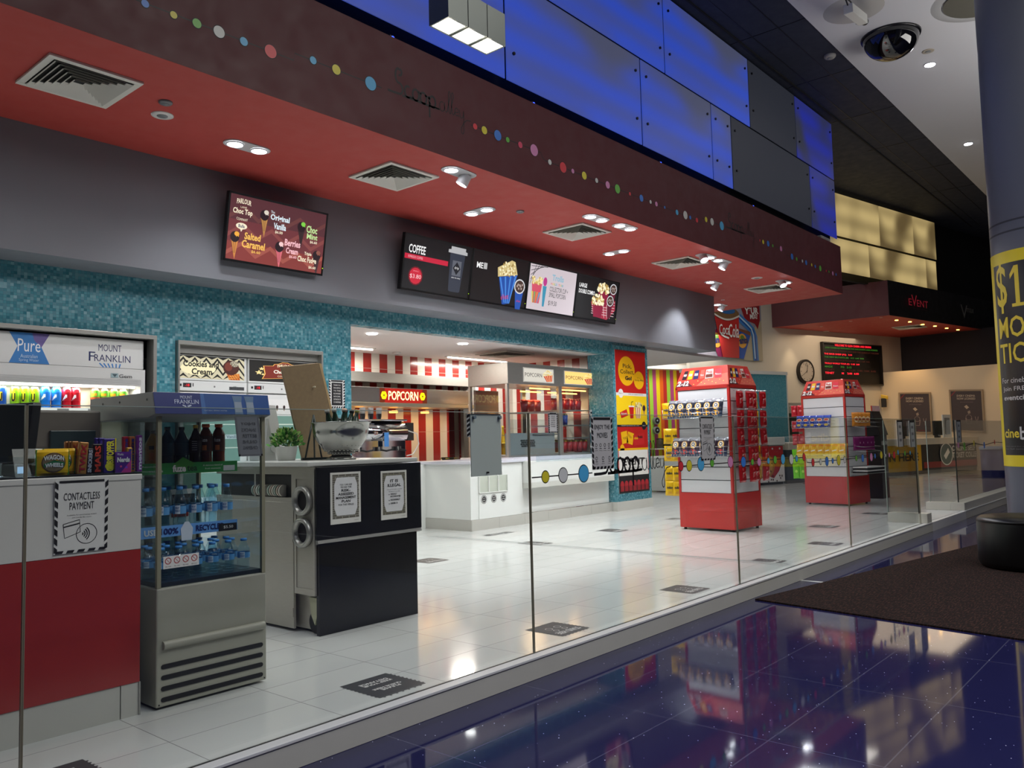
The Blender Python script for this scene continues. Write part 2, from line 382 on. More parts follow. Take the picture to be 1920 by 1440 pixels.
# --- teal mosaic wall with its openings
T_ = .16
def tw(g, x0, x1, z0, z1): g.box(x0, x1, YW, YW+T_, z0, z1, M_TEAL)
g = G(); tw(g, -6, 13.15, 2.735, ZT); tw(g, -6, -1.2, 0, 2.735); tw(g, -1.2, 3.865, 2.385, 2.735); tw(g, 3.865, 4.08, 0, 2.735); tw(g, 4.08, 5.87, 2.36, 2.735); tw(g, 5.87, 6.31, 0, 2.735)
struct(g, 'wall_teal')
g = G(); g.box(12.0, 13.15, 7.97, 8.5, 0.16, 2.9, M_TEAL); g.box(13.15, 13.152, 7.97, 8.5, .16, 2.9, M_TEALX); g.box(11.998, 12.0, 7.97, 8.5, .16, 2.9, M_TEALX); struct(g, 'column_1')
g = G(); g.box(11.99, 13.165, 7.955, 8.51, 0, .16, mt('c4c2bb', .3, noise=.03)); struct(g, 'baseboard_column')
# --- kitchen behind the opening
M_STR = stripe_mat('red_and_white_wall_tile', 0, .171, ('a0302a', 'e6ded2'), .02, .5)
M_STRY = stripe_mat('red_and_white_side_tile', 1, .171, ('a0302a', 'e6ded2'), .03, .5)
g = G(); g.box(2.0, 12.35, 8.16, 12, 2.75, 2.8, mt('e3dfdc', .6)); struct(g, 'ceiling_2')
KB = 10.5
g = G(); g.box(6.0, 8.1, KB, KB+.12, 0, 2.75, M_STR); g.box(8.1, 11.05, KB, KB+.12, 2.44, 2.75, M_STR); g.box(11.05, 12.3, KB, KB+.12, 0, 2.75, M_STR); struct(g, 'wall_kitchen')
g = G(); g.box(12.25, 12.37, 8.16, KB+1.6, 0, 2.75, M_STRY); struct(g, 'wall_kitchen_side')
g = G(); g.box(6.2, 6.32, 8.16, KB, 0, 2.75, mt('d8d0c8', .5)); struct(g, 'wall_kitchen_left')
g = G(); g.box(7.9, 12.37, KB+1.5, KB+1.6, 0, 2.75, M_STR); g.box(7.8, 7.9, KB+.12, KB+1.6, 0, 2.75, M_STRY); struct(g, 'wall_kitchen_rear')
g = G(); g.box(8.0, 11.12, KB-.02, KB+.14, 2.28, 2.44, M_STEEL); g.box(11.0, 11.16, KB-.03, KB+.15, 0, 2.28, M_STEEL); struct(g, 'trim_8', .004)
for n, a in (('floor_3', (-1.3, 3.95, 8.16, 9.2)),):
    g = G(); g.box(*a, 0, .01, mt('b8b8b2', .5)); struct(g, n)
g = G(); g.box(-1.3, 5.99, 9.1, 9.2, 0, 2.75, mt('5a6670', .6)); struct(g, 'wall_fridge_recess')

# --- right of the pillar: low ceiling, far walls
M_FARW = mt('cfc6b8', .65, noise=.02); M_FARD = mt('8f8c88', .7)
C0 = CO+ray(1653, 760)*28.0
H1 = 107.0; U1 = hd(H1); H2 = 3.6; U2 = -hd(H2)
def slab(name, p, q, z0, z1, m, th=.12, m2=None):
    """upright wall from p to q (floor points), thickness away from the viewer"""
    p = Vector((p[0], p[1], z0)); q = Vector((q[0], q[1], z0)); d = (q-p).normalized(); n = Vector((-d.y, d.x, 0))
    g = G(); g.obox(p, q-p, n*th, (0, 0, z1-z0), m); return struct(g, name)
FA = onw(1296, 760, C0, H1); FB = C0+U1*1.6
slab('wall_far', FA, FB, 0, 9, M_FARW)
slab('wall_ticket', C0+U2*-.0, C0+U2*9, 0, 3.29, mt('cdbda6', .6, noise=.02), -.0+.9)
E1 = onw(1688, 637, C0, H1)
slab('wall_dark', E1, E1+U2*10, 3.25, 4.6, mt('1b1622', .7))
g = G(); g.box(13.15, 16.4, 8.0, 11.5, 2.9, 2.95, mt('a9a5a2', .6)); struct(g, 'ceiling_3')
# candy wall with coloured stripes and its white lintel
PS = CO+ray(1240, 760)*25; S0 = onw(1150, 760, PS, H1); S1 = onw(1306, 760, PS, H1)
M_CANDY = None
def candy():
    T = NT('rainbow_striped_wall'); v, o = T.xyz()
    # distance along the wall
    u = T.math('ADD', T.math('MULTIPLY', o[0], U1.x), T.math('MULTIPLY', o[1], U1.y))
    return T, o, u
T, o, u = candy(); u0 = PS.dot(U1)
cols = ['c42f2a', 'a9d846', 'bb4a86', 'f2d81a', 'ea6a1e', 'c42f2a', 'a9d846', 'bb4a86', 'f2d81a']
cc = lin('c42f2a'); k = T.math('FLOORED_MODULO', T.math('FLOOR', T.math('DIVIDE', T.math('ADD', u, -(u0-.62-9*.14)), .142)), 9.0)
for i, c in enumerate(cols): cc = T.mix(T.math('COMPARE', k, float(i), .5), cc, lin(c))
T.l(cc, T.b.inputs['Base Color']); T.b.inputs['Roughness'].default_value = .3
slab('wall_candy', S0, S1, .32, 3.32, T.m)
slab('wall_far_left', S0, S1, 3.46, 6.5, M_FARW)
g = G(); a = Vector((S0.x, S0.y, 0)); b = Vector((S1.x, S1.y, 0)); nn = Vector((-U1.y, U1.x, 0))
g.obox(a-nn*.03, b-a, nn*.15, (0, 0, .32), mt('e0dfda', .4)); g.obox(a-nn*.3+Vector((0, 0, 3.32)), b-a, nn*.4, (0, 0, .14), mt('e8e6e2', .5)); struct(g, 'trim_9')
# teal partition with the white cap
PT = CO+ray(1476, 760)*23; Tr = onw(1476, 760, PT, H1); Tl = onw(1290, 760, PT, H1)
def mosaic_u(name):
    T = NT(name); v, o = T.xyz(); u = T.vec(T.math('ADD', T.math('MULTIPLY', o[0], U1.x), T.math('MULTIPLY', o[1], U1.y)), o[2])
    cell = T.n('ShaderNodeVectorMath', _operation='SNAP'); T.l(u, cell.inputs[0]); cell.inputs[1].default_value = (.03, .03, 1)
    wn = T.n('ShaderNodeTexWhiteNoise'); T.l(cell.outputs[0], wn.inputs['Vector'])
    ns = T.n('ShaderNodeTexNoise', Scale=9.0); T.l(v, ns.inputs['Vector'])
    c = T.mix(T.math('MULTIPLY', wn.outputs['Value'], .6), lin('3f8ba0'), lin('8fc6cf')); c = T.mix(ns.outputs['Fac'], c, lin('4f9fb2'))
    T.l(c, T.b.inputs['Base Color']); T.b.inputs['Roughness'].default_value = .35; return T.m
slab('wall_partition', Tl, Tr, 0, 2.92, mosaic_u('teal_partition_mosaic'))
g = G(); a = Vector((Tl.x, Tl.y, 2.92)); b = Vector((Tr.x, Tr.y, 2.92)); g.obox(a-nn*.03, b-a+U1*.04, nn*.3, (0, 0, .09), mt('e4e4e0', .4)); g.obox((Tr.x, Tr.y, 0), U1*.05, nn*.25, (0, 0, 2.92), mt('d8dad6', .4)); struct(g, 'trim_10')

# --- event bulkhead over the ticket counter
ZE = 4.56
A_ = at(1448, 614, 'z', ZE); B_ = at(1667.5, 591, 'z', ZE); D_ = at(1857, 620, 'z', ZE); E_ = at(1688, 637, 'z', ZE)
g = G(); g.prism([A_, B_, D_+(D_-B_)*.6, E_+(D_-B_)*.6, E_], (0, 0, .05), M_SOF); struct(g, 'ceiling_4')
g = G(); g.obox(B_+Vector((-.01, 0, .001)), A_-B_, Vector((.08, .02, 0)), (0, 0, 1.0), M_FAS); struct(g, 'wall_event_side')
M_BLACKW = mt('15151a', .6, noise=.03)
UD = (D_-B_).normalized(); ND = Vector((-UD.y, UD.x, 0))
g = G(); g.obox(B_+Vector((0, 0, .001))-ND*.01, (D_-B_)*1.6, ND*.1, (0, 0, 1.01), M_BLACKW); struct(g, 'wall_event_front')
# black wall behind the lit yellow panels
H3 = 101.5; U3 = hd(H3); N3 = Vector((-U3.y, U3.x, 0))
Y0 = onw(1450, 500, B_, H3)+N3*.5; Y1 = onw(1900, 500, B_, H3)+N3*.5
slab('wall_black', Y0, Y1, 5.52, 7.9, mt('08080b', .8))
# --- high ceilings
g = G(); g.box(-6, 42, 4.6, 12, 7.9, 7.95, mt('1a2134', .7, noise=.08)); struct(g, 'ceiling_5')
g = G()
for x in (8, 10.4, 12.8, 15.2, 17.6, 20, 22.4, 24.8): g.box(x, x+.012, 4.6, 5.9, 7.894, 7.9, BLK)
for y in (5.05, 5.5): g.box(-6, 30, y, y+.012, 7.894, 7.9, BLK)
g.box(9, 30, 5.72, 5.75, 7.88, 7.9, mt('0c0c10', .9)); struct(g, 'trim_11')
g = G(); g.box(-8, 46, -10, 4.6, 7.88, 7.95, mt('c4c4c8', .8)); struct(g, 'ceiling_6')
g = G(); g.box(-6, 17.6, 6.05, 6.2, 5.03, 7.9, mt('0a0a0d', .9)); struct(g, 'wall_upper')
g = G(); g.box(40, 40.2, -10, 12, ZL, 7.9, mt('2c2c38', .8)); struct(g, 'wall_right')  # unseen end wall added to darken reflections in the glass
# lobby walls out of view that close the room
g = G(); g.box(-8, 42, -10.2, -10, ZL, 7.9, mt('4c4c60', .8)); struct(g, 'wall_lobby')
g = G(); g.box(-8.2, -8, -10, 12, ZL, 7.9, mt('5a4c58', .8)); struct(g, 'wall_left')

# ================================================================ ARTWORK HELPERS
PAL = dict(b='3a7ad4', y='ddd038', g='66b840', w='d6d9d6', c='52aee0', r='d83440', m='d88abc', p='dc4466')
def strokes(g, segs, u0, v0, s, wd, m, l=2):
    for q in segs: g.line([(u0+x*s, v0+y*s) for x, y in q], wd, m, l)
def arcp(cx, cy, rx, ry, a0, a1, n=14): return [(cx+rx*math.cos(R(a0+(a1-a0)*i/n)), cy+ry*math.sin(R(a0+(a1-a0)*i/n))) for i in range(n+1)]
def scoop(bold):
    """hand-written Scoop alley as pen strokes; first word heavy, second light; width about 5.2 units"""
    A = [[(-.3, 0), (.1, .0)]+arcp(.42, .28, .2, .26, -80, 100, 8)+arcp(.36, .88, .17, .34, 250, 60, 10)[:]+arcp(.45, 1.08, .12, .16, 60, -120, 8),
         arcp(.95, .28, .2, .27, 60, 320, 12)+[(1.2, .06)],
         arcp(1.45, .28, .2, .27, 100, 460, 16), [(1.2, .06), (1.32, .1)], arcp(1.95, .28, .2, .27, 100, 460, 16), [(1.6, .5), (1.8, .45)],
         [(2.32, .5), (2.34, .2), (2.35, -.55)], arcp(2.55, .28, .2, .27, 170, -170, 16), [(2.05, .45), (2.32, .4)], [(.6, .0), (2.5, .02), (3.0, .05)]]
    B = [[(2.7, .05), (3.05, .05)], arcp(3.2, .25, .17, .24, 60, 400, 16), [(3.37, .5), (3.38, .12), (3.48, .03), (3.58, .15)],
         [(3.55, .1), (3.68, .6)]+arcp(3.72, .95, .07, .22, 0, 180, 8)+[(3.64, .5), (3.68, .1), (3.78, .03)],
         [(3.78, .03), (3.9, .6)]+arcp(3.94, .95, .07, .22, 0, 180, 8)+[(3.86, .5), (3.9, .1), (4.0, .03)],
         [(4.0, .05), (4.1, .22)]+arcp(4.22, .27, .13, .2, 0, 320, 12)+[(4.4, .06)], [(4.42, .45), (4.45, .12), (4.55, .04), (4.68, .15), (4.72, .45)],
         [(4.72, .45), (4.74, 0), (4.72, -.4)]+arcp(4.62, -.55, .1, .2, 0, -200, 8)+[(4.72, -.15), (4.95, .05), (5.25, .08)]]
    return A, B
def bead_line(name, label, y, runs, dots, sc, wd, rmat=None, two_sided=False):
    """a black line strung with coloured dots, on the plane y"""
    t = thing(name, label, 'wall decoration' if not two_sided else 'glass decal', (runs[0][0][0], y, runs[0][0][1]))
    g = G().plane((0, y, 0), (1, 0, 0), lay=.0012)
    for r in runs: g.line(r, wd, INK, 1)
    g.build('line', t)
    for x, z, c, r in dots:
        g = G().plane((0, y, 0), (1, 0, 0), lay=.0012)
        g.disc(x, z, r+.006, INK, 2, asp=1, n=24); g.disc(x, z, r, mt(PAL[c], .35), 3, asp=1, n=24)
        g.build('dot', t)
    for x, z, s in sc:
        A, B = scoop(0); g = G().plane((0, y, 0), (1, 0, 0), lay=.0012); strokes(g, A, x, z, s, .105*s, INK, 2); g.build('lettering', t)
        g = G().plane((0, y, 0), (1, 0, 0), lay=.0012); strokes(g, B, x, z, s, .045*s, INK, 2); g.build('lettering', t)
    return t
FD = [(2.62, 4.418, 'b', .028), (2.83, 4.417, 'y', .027), (3.01, 4.422, 'g', .035), (3.19, 4.424, 'w', .046), (3.4, 4.424, 'c', .034), (3.64, 4.429, 'r', .054), (4.05, 4.497, 'c', .033), (4.29, 4.497, 'y', .044), (4.67, 4.496, 'c', .062),
      (6.04, 4.485, 'r', .032), (6.18, 4.484, 'y', .042), (6.39, 4.487, 'b', .056), (6.55, 4.482, 'g', .029), (6.76, 4.481, 'p', .036), (7.0, 4.484, 'm', .066), (7.28, 4.417, 'w', .031), (7.53, 4.415, 'r', .062), (7.72, 4.417, 'm', .028), (7.95, 4.417, 'y', .048), (8.21, 4.417, 'w', .03), (8.45, 4.415, 'm', .046), (8.67, 4.413, 'g', .058), (8.96, 4.412, 'r', .024), (9.24, 4.414, 'b', .046), (9.47, 4.412, 'w', .026), (9.62, 4.414, 'm', .033), (9.84, 4.412, 'b', .02), (10.18, 4.41, 'c', .038),
      (10.42, 4.418, 'w', .06), (10.56, 4.41, 'b', .028), (10.76, 4.41, 'r', .036), (11.05, 4.475, 'y', .04), (11.24, 4.477, 'w', .056), (11.56, 4.474, 'c', .068), (12.94, 4.484, 'r', .022), (13.07, 4.48, 'y', .037), (13.27, 4.487, 'b', .05), (13.46, 4.481, 'g', .028), (13.81, 4.488, 'm', .046), (14.29, 4.422, 'b', .056), (14.5, 4.412, 'g', .034), (14.77, 4.414, 'w', .03), (14.95, 4.412, 'b', .046), (15.22, 4.412, 'y', .03), (15.4, 4.408, 'b', .034), (15.66, 4.409, 'g', .056), (15.97, 4.405, 'r', .024), (16.12, 4.411, 'g', .026), (16.33, 4.405, 'm', .042), (16.51, 4.41, 'b', .028)]
bead_line('bead_line_mural', 'black line strung with coloured dots and Scoop alley lettering along the red fascia', YF,
          [[(2.2, 4.418), (3.86, 4.432), (3.87, 4.495), (4.8, 4.497)], [(5.98, 4.484), (7.12, 4.487), (7.15, 4.44), (7.2, 4.415), (10.9, 4.41), (10.93, 4.475), (11.7, 4.475)], [(12.85, 4.482), (14.0, 4.487), (14.04, 4.415), (16.6, 4.408)]],
          FD, [(4.93, 4.505, .2), (11.76, 4.485, .2)], .01)

# ================================================================ GLASS BALUSTRADE
YG = 3.15
gx = [-1.68, 1.07, 3.82, 6.57, 9.345, 12.13]
gl = ['glass balustrade pane left of the first seam, in front of the card terminal', 'glass balustrade pane in front of the bottle cooler and black cart', 'glass balustrade pane carrying the Enjoy the movies sheet',
      'glass balustrade pane in front of the nearer red snack kiosk', 'glass balustrade pane at the far end, in front of the farther kiosk']
for i in range(5):
    t = thing('glass_panel', gl[i], 'glass panel', ((gx[i]+gx[i+1])/2, YG, 0), group='glass balustrade panes')
    x0, x1 = gx[i]+.0005, gx[i+1]-.0005; z1 = 1.42
    g = G(); g.box(x0+.002, x1-.002, YG, YG+.012, .003, z1-.002, M_GLASS); g.build('glass', t)
    g = G(); g.box(x0, x0+.004, YG-.0005, YG+.0125, .003, z1, M_GLASSE); g.box(x1-.004, x1, YG-.0005, YG+.0125, .003, z1, M_GLASSE); g.box(x0, x1, YG-.0005, YG+.0125, z1-.003, z1, mt('97a59c', .1)); g.build('edge', t)
for k, (p0, p1, zb, lb) in enumerate((((12.15, 3.17), (12.28, 3.62), .13, 'short return pane of glass at the entrance end of the long balustrade'), ((14.5, 3.2), (19.8, 3.2), .12, 'glass pane on the white kerb beyond the entrance gap'),
                                    ((14.5, 3.2), (14.5, 3.62), .12, 'short return pane of glass beside the entrance gap before the blue bin'))):
    p0, p1 = Vector((*p0, zb)), Vector((*p1, zb)); d = p1-p0; n = Vector((-d.y, d.x, 0)).normalized()
    t = thing('glass_panel', lb, 'glass panel', (p0+p1)/2, group='glass balustrade panes')
    g = G(); g.obox(p0, d, n*.012, (0, 0, 1.42-zb), M_GLASS); g.build('glass', t)
    e = d.normalized()*.012; g = G(); g.obox(p0-n*.001, e, n*.014, (0, 0, 1.42-zb), mt('1d2421', .2)); g.obox(p1-e-n*.001, e, n*.014, (0, 0, 1.42-zb), mt('8d9a92', .2)); g.build('edge', t)
GDD = [(3.96, 1.029, 'y', .034), (4.14, 1.031, 'w', .044), (4.36, 1.031, 'c', .053), (5.63, 1.03, 'r', .034), (5.76, 1.029, 'y', .04), (5.95, 1.035, 'c', .052), (6.14, 1.037, 'g', .03), (6.47, 1.034, 'm', .046), (6.72, 1.025, 'b', .044), (6.9, 1.019, 'g', .026), (7.04, 1.014, 'm', .036), (7.24, 1.017, 'c', .026), (7.39, 1.022, 'g', .035), (7.57, 1.021, 'c', .045), (7.77, 1.014, 'w', .046), (7.9, 1.015, 'c', .028), (8.09, 1.025, 'r', .034), (8.32, .964, 'r', .036), (8.53, .963, 'w', .028), (8.71, .962, 'b', .044), (8.88, .962, 'b', .026), (9.06, .961, 'y', .052), (9.25, .961, 'w', .032), (9.63, .967, 'g', .03), (9.85, .96, 'b', .042), (10.16, .963, 'm', .046), (10.3, .971, 'b', .028), (10.54, .977, 'y', .044), (10.71, .966, 'w', .02), (10.86, .968, 'm', .028), (11.06, .963, 'r', .044), (11.23, .992, 'c', .03), (11.53, .97, 'g', .032), (11.77, .971, 'c', .026)]
bead_line('bead_line_decal', 'black line strung with coloured dots and Scoop alley lettering stuck on the glass balustrade', YG-.001,
          [[(3.83, 1.03), (4.46, 1.031)], [(5.5, 1.03), (8.14, 1.022), (8.17, .97), (8.25, .964), (11.9, .97)]], GDD, [(4.53, 1.02, .18)], .008, two_sided=True)
def glass_dots(label, P, y):
    t = thing('dot_decal', label, 'glass decal', (P[0][0], y, P[0][1]))
    g = G().plane((0, y, 0), (1, 0, 0), lay=.001); g.line([(p[0], p[1]) for p in P], .01, INK, 1); g.build('line', t)
    for x, z, c, r in P:
        g = G().plane((0, y, 0), (1, 0, 0), lay=.001); g.disc(x, z, r, mt(PAL[c], .35), 2, asp=1); g.build('dot', t)
glass_dots('coloured dots on the glass beyond the entrance gap', [(14.7, 1.02, 'm', .05), (15.1, .99, 'g', .07), (15.8, 1.03, 'y', .05), (16.6, .98, 'b', .06), (17.5, 1.02, 'r', .045), (18.4, 1.0, 'c', .07)], 3.2)

# sheets stuck to the glass
def candy_border(g, u0=.0, v0=.0, u1=1.0, v1=1.0, b=.06, n=9, l=2, k=None):
    """broken black frame of slanted bars"""
    bv = b*g.su/g.sv
    g.rect(u0+b*1.3, v1-bv, u1-b*1.3, v1-.01, INK, l)
    for i in range(n):
        a = v0+(v1-v0)*(i+.06)/n; c = v0+(v1-v0)*(i+.86)/n; s = .5/n
        g.poly([(u0, c), (u0, a+s*.3), (u0+b, a-s*.3 if i else v0+.01), (u0+b, c-s*.6)], INK, l); g.poly([(u1, c), (u1, a+s*.3), (u1-b, a-s*.3 if i else v0+.01), (u1-b, c-s*.6)], INK, l)
    m = max(3, int(n*.7))
    for i in range(m):
        a = u0+(u1-u0)*(i+.1)/m; c = u0+(u1-u0)*(i+.75)/m; g.poly([(a, v0+.006), (c, v0+.006), (c+.03, v0+bv), (a+.03, v0+bv)], INK, l)
def sheet(name, label, O, U, w_, h_, art, V=(0, 0, 1), th=.002, paper=None, cat='sign', lay=.0008, group=None):
    t = thing(name, label, cat, O, group=group); U = Vector(U).normalized(); V = Vector(V).normalized(); N = U.cross(V).normalized(); O = Vector(O)
    g = G(); g.obox(O, U*w_, V*h_, -N*th, paper or PAPER); g.build('sheet', t)
    g = G().plane(O, U, V, w_, h_, lay); art(g)
    if g.v: g.build('print', t)
    return t
def art_contactless(g):
    candy_border(g, n=8); g.text('CONTACTLESS', .16, .72, .84, .82, INK); g.text('PAYMENT', .27, .59, .73, .69, INK)
    g.text('Available for purchasing tickets', .22, .505, .78, .525, INK); g.text('and Candy Bar items', .32, .47, .68, .49, INK)
    k = .012*g.su
    g.line([(.16, .4), (.46, .45), (.48, .28), (.19, .21), (.16, .4)], k, INK); g.line([(.165, .36), (.47, .4)], k*1.8, INK)
    g.ring(.6, .25, .2, .012, INK)
    for r in (.04, .08, .12, .16): g.ring(.5, .25, r, .02, INK, a0=-50, a1=50, n=10)
def art_enjoy(g):
    candy_border(g, n=9, b=.08); g.text('ENJOY THE', .14, .74, .86, .85, INK); g.text('MOVIES', .26, .6, .74, .7, INK)
    for j in (0, 1):
        for i in range(4 if j == 0 else 3):
            x = .2+i*(.2 if j == 0 else .3); y = .42-j*.25; g.ring(x, y+.04, .05, .014, INK, n=10); g.line([(x-.05, y-.02), (x+.05, y-.02)], .003, INK); g.text('keep space', x-.07, y-.07, x+.07, y-.05, INK)
sheet('movie_sign', 'grey Enjoy the movies sheet with a striped black frame on the glass', (4.455, YG-.007, 1.05), (1, 0, 0), .25, .35, art_enjoy, paper=mt('b9b8b8', .5))
sheet('payment_sign', 'Contactless payment sheet on the glass in front of the nearer kiosk', (5.95, YG-.007, 1.06), (1, 0, 0), .245, .355, art_contactless, paper=mt('b6b5b5', .5))
t = thing('sign_holder', 'blank grey back of a sign holder hung on the glass before the popcorn cabinets', 'sign holder', (3.45, YG+.015, 1.06))
g = G(); g.box(3.325, 3.578, YG+.014, YG+.02, 1.06, 1.41, mt('dfe6e0', .4)); g.build('sheet', t)
g = G()
for x in (3.345, 3.56): g.cyl((x, YG-.004, 1.39), (x, YG+.014, 1.39), .01, mt('6d7c86', .3), n=12)
g.cyl((3.45, YG-.001, 1.078), (3.45, YG+.014, 1.078), .005, BLK, n=10); g.build('fixing', t)
g = G().plane((3.318, YG+.022, 1.28), (1, 0, 0), w=.014, h=.13)
for i in range(5): g.poly([(-1.2, i/5), (.6, i/5+.1), (.6, i/5+.22), (-1.2, i/5+.12)], INK, 2)
g.obox((3.300, YG+.021, 1.28), (.028, 0, 0), (0, .001, 0), (0, 0, .13), mt('d8d8d6', .5)); g.build('border', t)
def art_back(g):
    for i, s in enumerate(('ENJOY', 'SNACKS', 'BETTER', 'ONLINE', 'CINEMAS')): g.text(s, .82, .78-i*.15, .22, .86-i*.15, mt('55565a', .6))
    g.rect(.0, 0, .07, 1, mt('77787c', .6)); g.rect(.93, 0, 1, 1, mt('77787c', .6)); g.rect(0, .0, 1, .05, mt('77787c', .6))
sheet('sign_holder', 'grey reversed back of a lettered sheet on the glass beside the bottle cooler', at(448, 856, 'y', YG+.02), (1, 0, .0), .115, .17, art_back, paper=mt('8a8c90', .5), V=(-.12, 0, 1))
def art_notice(g): candy_border(g, n=9, b=.1); [g.text(s, .26, .8-i*.1, .74, .86-i*.1, INK) for i, s in enumerate(('PLEASE LIMIT', 'YOURSELF TO', 'SIX ITEMS', 'WHEN YOU', 'RETURN TO', 'THE CASHIER'))]
sheet('notice', 'small notice with a striped frame on the glass in front of the popcorn cabinet', (4.0, YG-.007, 1.297), (1, 0, 0), .092, .125, art_notice)
def art_strip(g): g.rect(.0, 0, .12, 1, INK); g.rect(.88, 0, 1, 1, INK); g.rect(.1, .93, .9, 1, INK); [g.rect(.3, .2+.25*i, .7, .3+.25*i, mt('6b6c70', .6)) for i in range(3)]
sheet('notice', 'curled notice strip on the far glass pane, left of its twin', (11.24, YG-.007, 1.06), (1, 0, 0), .25, .345, lambda g: (art_strip(g)), paper=mt('a8a8aa', .6), V=(-.02, 0, 1))
sheet('notice', 'flat black edged notice at the end of the far glass pane', (11.8, YG-.007, 1.045), (1, 0, 0), .25, .355, art_strip, paper=mt('a0a6a8', .6))
sheet('notice', 'narrow black edged notice on the glass beyond the entrance gap', (14.62, 3.195, 1.06), (1, 0, 0), .3, .36, art_strip, paper=mt('a0a6a8', .6))

# ================================================================ SOFFIT FITTINGS
M_VENT = mt('d9d6cc', .45); M_LAMP = E('f4f6ff', 14.0); M_PLATE = mt('c4c4c6', .3)
def vent(label, x, y, s=.335, rz=0.0, z=ZC, grp='square ceiling air vents'):
    t = thing('ceiling_vent', label, 'air vent', (x, y, z), rz, group=grp); M = wm(t)
    g = G(M); b = .05
    for a in ((-s, s, -s, -s+b), (-s, s, s-b, s), (-s, -s+b, -s+b, s-b), (s-b, s, -s+b, s-b)): g.box(a[0], a[1], a[2], a[3], -.02, 0, M_VENT)
    g.build('frame', t, .003)
    g = G(M); g.box(-s+b, s-b, -s+b, s-b, -.003, -.0015, mt('1b1b1b', .8)); g.build('duct', t)
    for k in range(6):
        r = s-b-.004-k*.043; r2 = max(.012, r-.03); g = G(M); z0, z1 = -.006, -.026
        V = [(-r, -r, z0), (r, -r, z0), (r, r, z0), (-r, r, z0), (-r2, -r2, z1), (r2, -r2, z1), (r2, r2, z1), (-r2, r2, z1)]
        V = [(x_, y_, -.03) for x_, y_, z_ in V[:4]]+[(x_, y_, -.004) for x_, y_, z_ in V[4:]]
        F = [(0, 1, 5, 4), (1, 2, 6, 5), (2, 3, 7, 6), (3, 0, 4, 7)]
        g.add(V, F, M_VENT); g.add([(a, b_, c+.004) for a, b_, c in V], [tuple(reversed(f)) for f in F], M_VENT); g.build('louvre', t)
    return t
for (x, y), l in zip(((2.5, 6.4), (5.64, 6.4), (8.9, 6.41), (11.7, 6.41), (15.05, 6.4)), ('square white air vent in the red soffit left of the speaker disc', 'square white air vent in the red soffit above the ice cream menu screen', 'square white air vent in the red soffit above the cup and popcorn screens', 'square white air vent in the red soffit beside a tilted spotlight', 'square white air vent in the red soffit closest to the cola mural')): vent(l, x, y)
LP = []
def twin(label, p, q, tilt=None, z=ZC, pw=60):
    """oval plate with two lamps at p and q"""
    p, q = Vector((*p, 0)), Vector((*q, 0)); c = (p+q)/2; d = (q-p).normalized()
    t = thing('twin_downlight', label, 'downlight', (c.x, c.y, z), math.atan2(d.y, d.x), group='twin downlights in the red soffit'); M = wm(t)
    h = .125; r = .105
    pts = [(h+r*math.cos(R(a)), r*math.sin(R(a)), -.008) for a in range(-90, 91, 15)]+[(-h+r*math.cos(R(a)), r*math.sin(R(a)), -.008) for a in range(90, 271, 15)]
    g = G(M); g.prism(list(reversed(pts)), (0, 0, .009), M_PLATE); g.build('plate', t)
    for i, sx in enumerate((-1, 1)):
        g = G(M); bx = sx*h
        if tilt == i:
            a, b_ = Vector((bx, 0, .0)), Vector((bx-.03, .05 if i else -.05, -.1)); g.cyl(a, b_, .06, mt('dcdde0', .35), .066, n=18); g.build('eyeball', t)
            g = G(M); dr = (b_-a).normalized(); g.cyl(b_, b_+dr*.003, .056, M_LAMP, n=18); g.build('lamp', t)
            light('SPOT', 'lamp_light', t, M @ (b_+dr*.02), pw*1.6, (.95, .97, 1), spot_size=R(80), spot_blend=.7, shadow_soft_size=.05, rot=dr.to_track_quat('-Z', 'Y').to_euler())
        else:
            g.cyl((bx, 0, -.009), (bx, 0, -.02), .08, mt('b9babd', .3), .073, n=20, caps=False); g.cyl((bx, 0, -.0085), (bx, 0, -.016), .068, M_LAMP, n=18); g.build('lamp', t)
            light('SPOT', 'lamp_light', t, M @ Vector((bx, 0, -.03)), pw, (.95, .97, 1), spot_size=R(120), spot_blend=.9, shadow_soft_size=.06, rot=(0, 0, 0))
twin('twin downlight in the red soffit beyond the speaker disc, nearest the ice cream screen', (3.99, 6.72), (4.24, 6.72))
twin('twin downlight with one tilted eyeball, near the middle of the soffit edge', (5.91, 5.82), (6.15, 5.84), 1)
twin('twin downlight turned across the soffit above the coffee screen', (7.24, 6.79), (7.24, 6.55))
twin('twin downlight near the fascia, first of the pair left of a vent', (8.4, 5.84), (8.65, 5.84), pw=150)
twin('twin downlight near the fascia, second of the pair left of a vent', (9.04, 5.82), (9.29, 5.82), pw=150)
twin('twin downlight turned across the soffit above the collector cup screen', (10.33, 6.85), (10.33, 6.6), pw=150)
twin('twin downlight with a bright eyeball tilted towards the glass', (11.47, 5.9), (11.72, 5.9), 0)
twin('twin downlight with the eyeball hanging on its far side', (12.0, 5.9), (12.25, 5.9), 1)
twin('twin downlight over the far end of the grey bulkhead', (13.6, 6.86), (13.85, 6.86), 1)
twin('twin downlight with a bright eyeball, last along the fascia edge', (14.5, 5.9), (14.75, 5.9), 0)
twin('twin downlight in front of the cola mural', (16.05, 7.95), (16.3, 7.95), 1)
twin('twin downlight in the soffit over the red till counter', (.9, 6.7), (1.15, 6.7))
def ceil_disc(name, label, cat, x, y, z, r, m, h=.02, m2=None):
    t = thing(name, label, cat, (x, y, z)); g = G(); g.lathe([(r*.8, -h), (r, -h*.5), (r, 0)], (x, y, z), m, capt=False, n=20); g.build('cover', t)
    g = G(); g.lathe([(r*.45, -h-.004), (r*.5, -h)], (x, y, z), m2 or mt('777a7c', .4), n=16); g.build('grille', t)
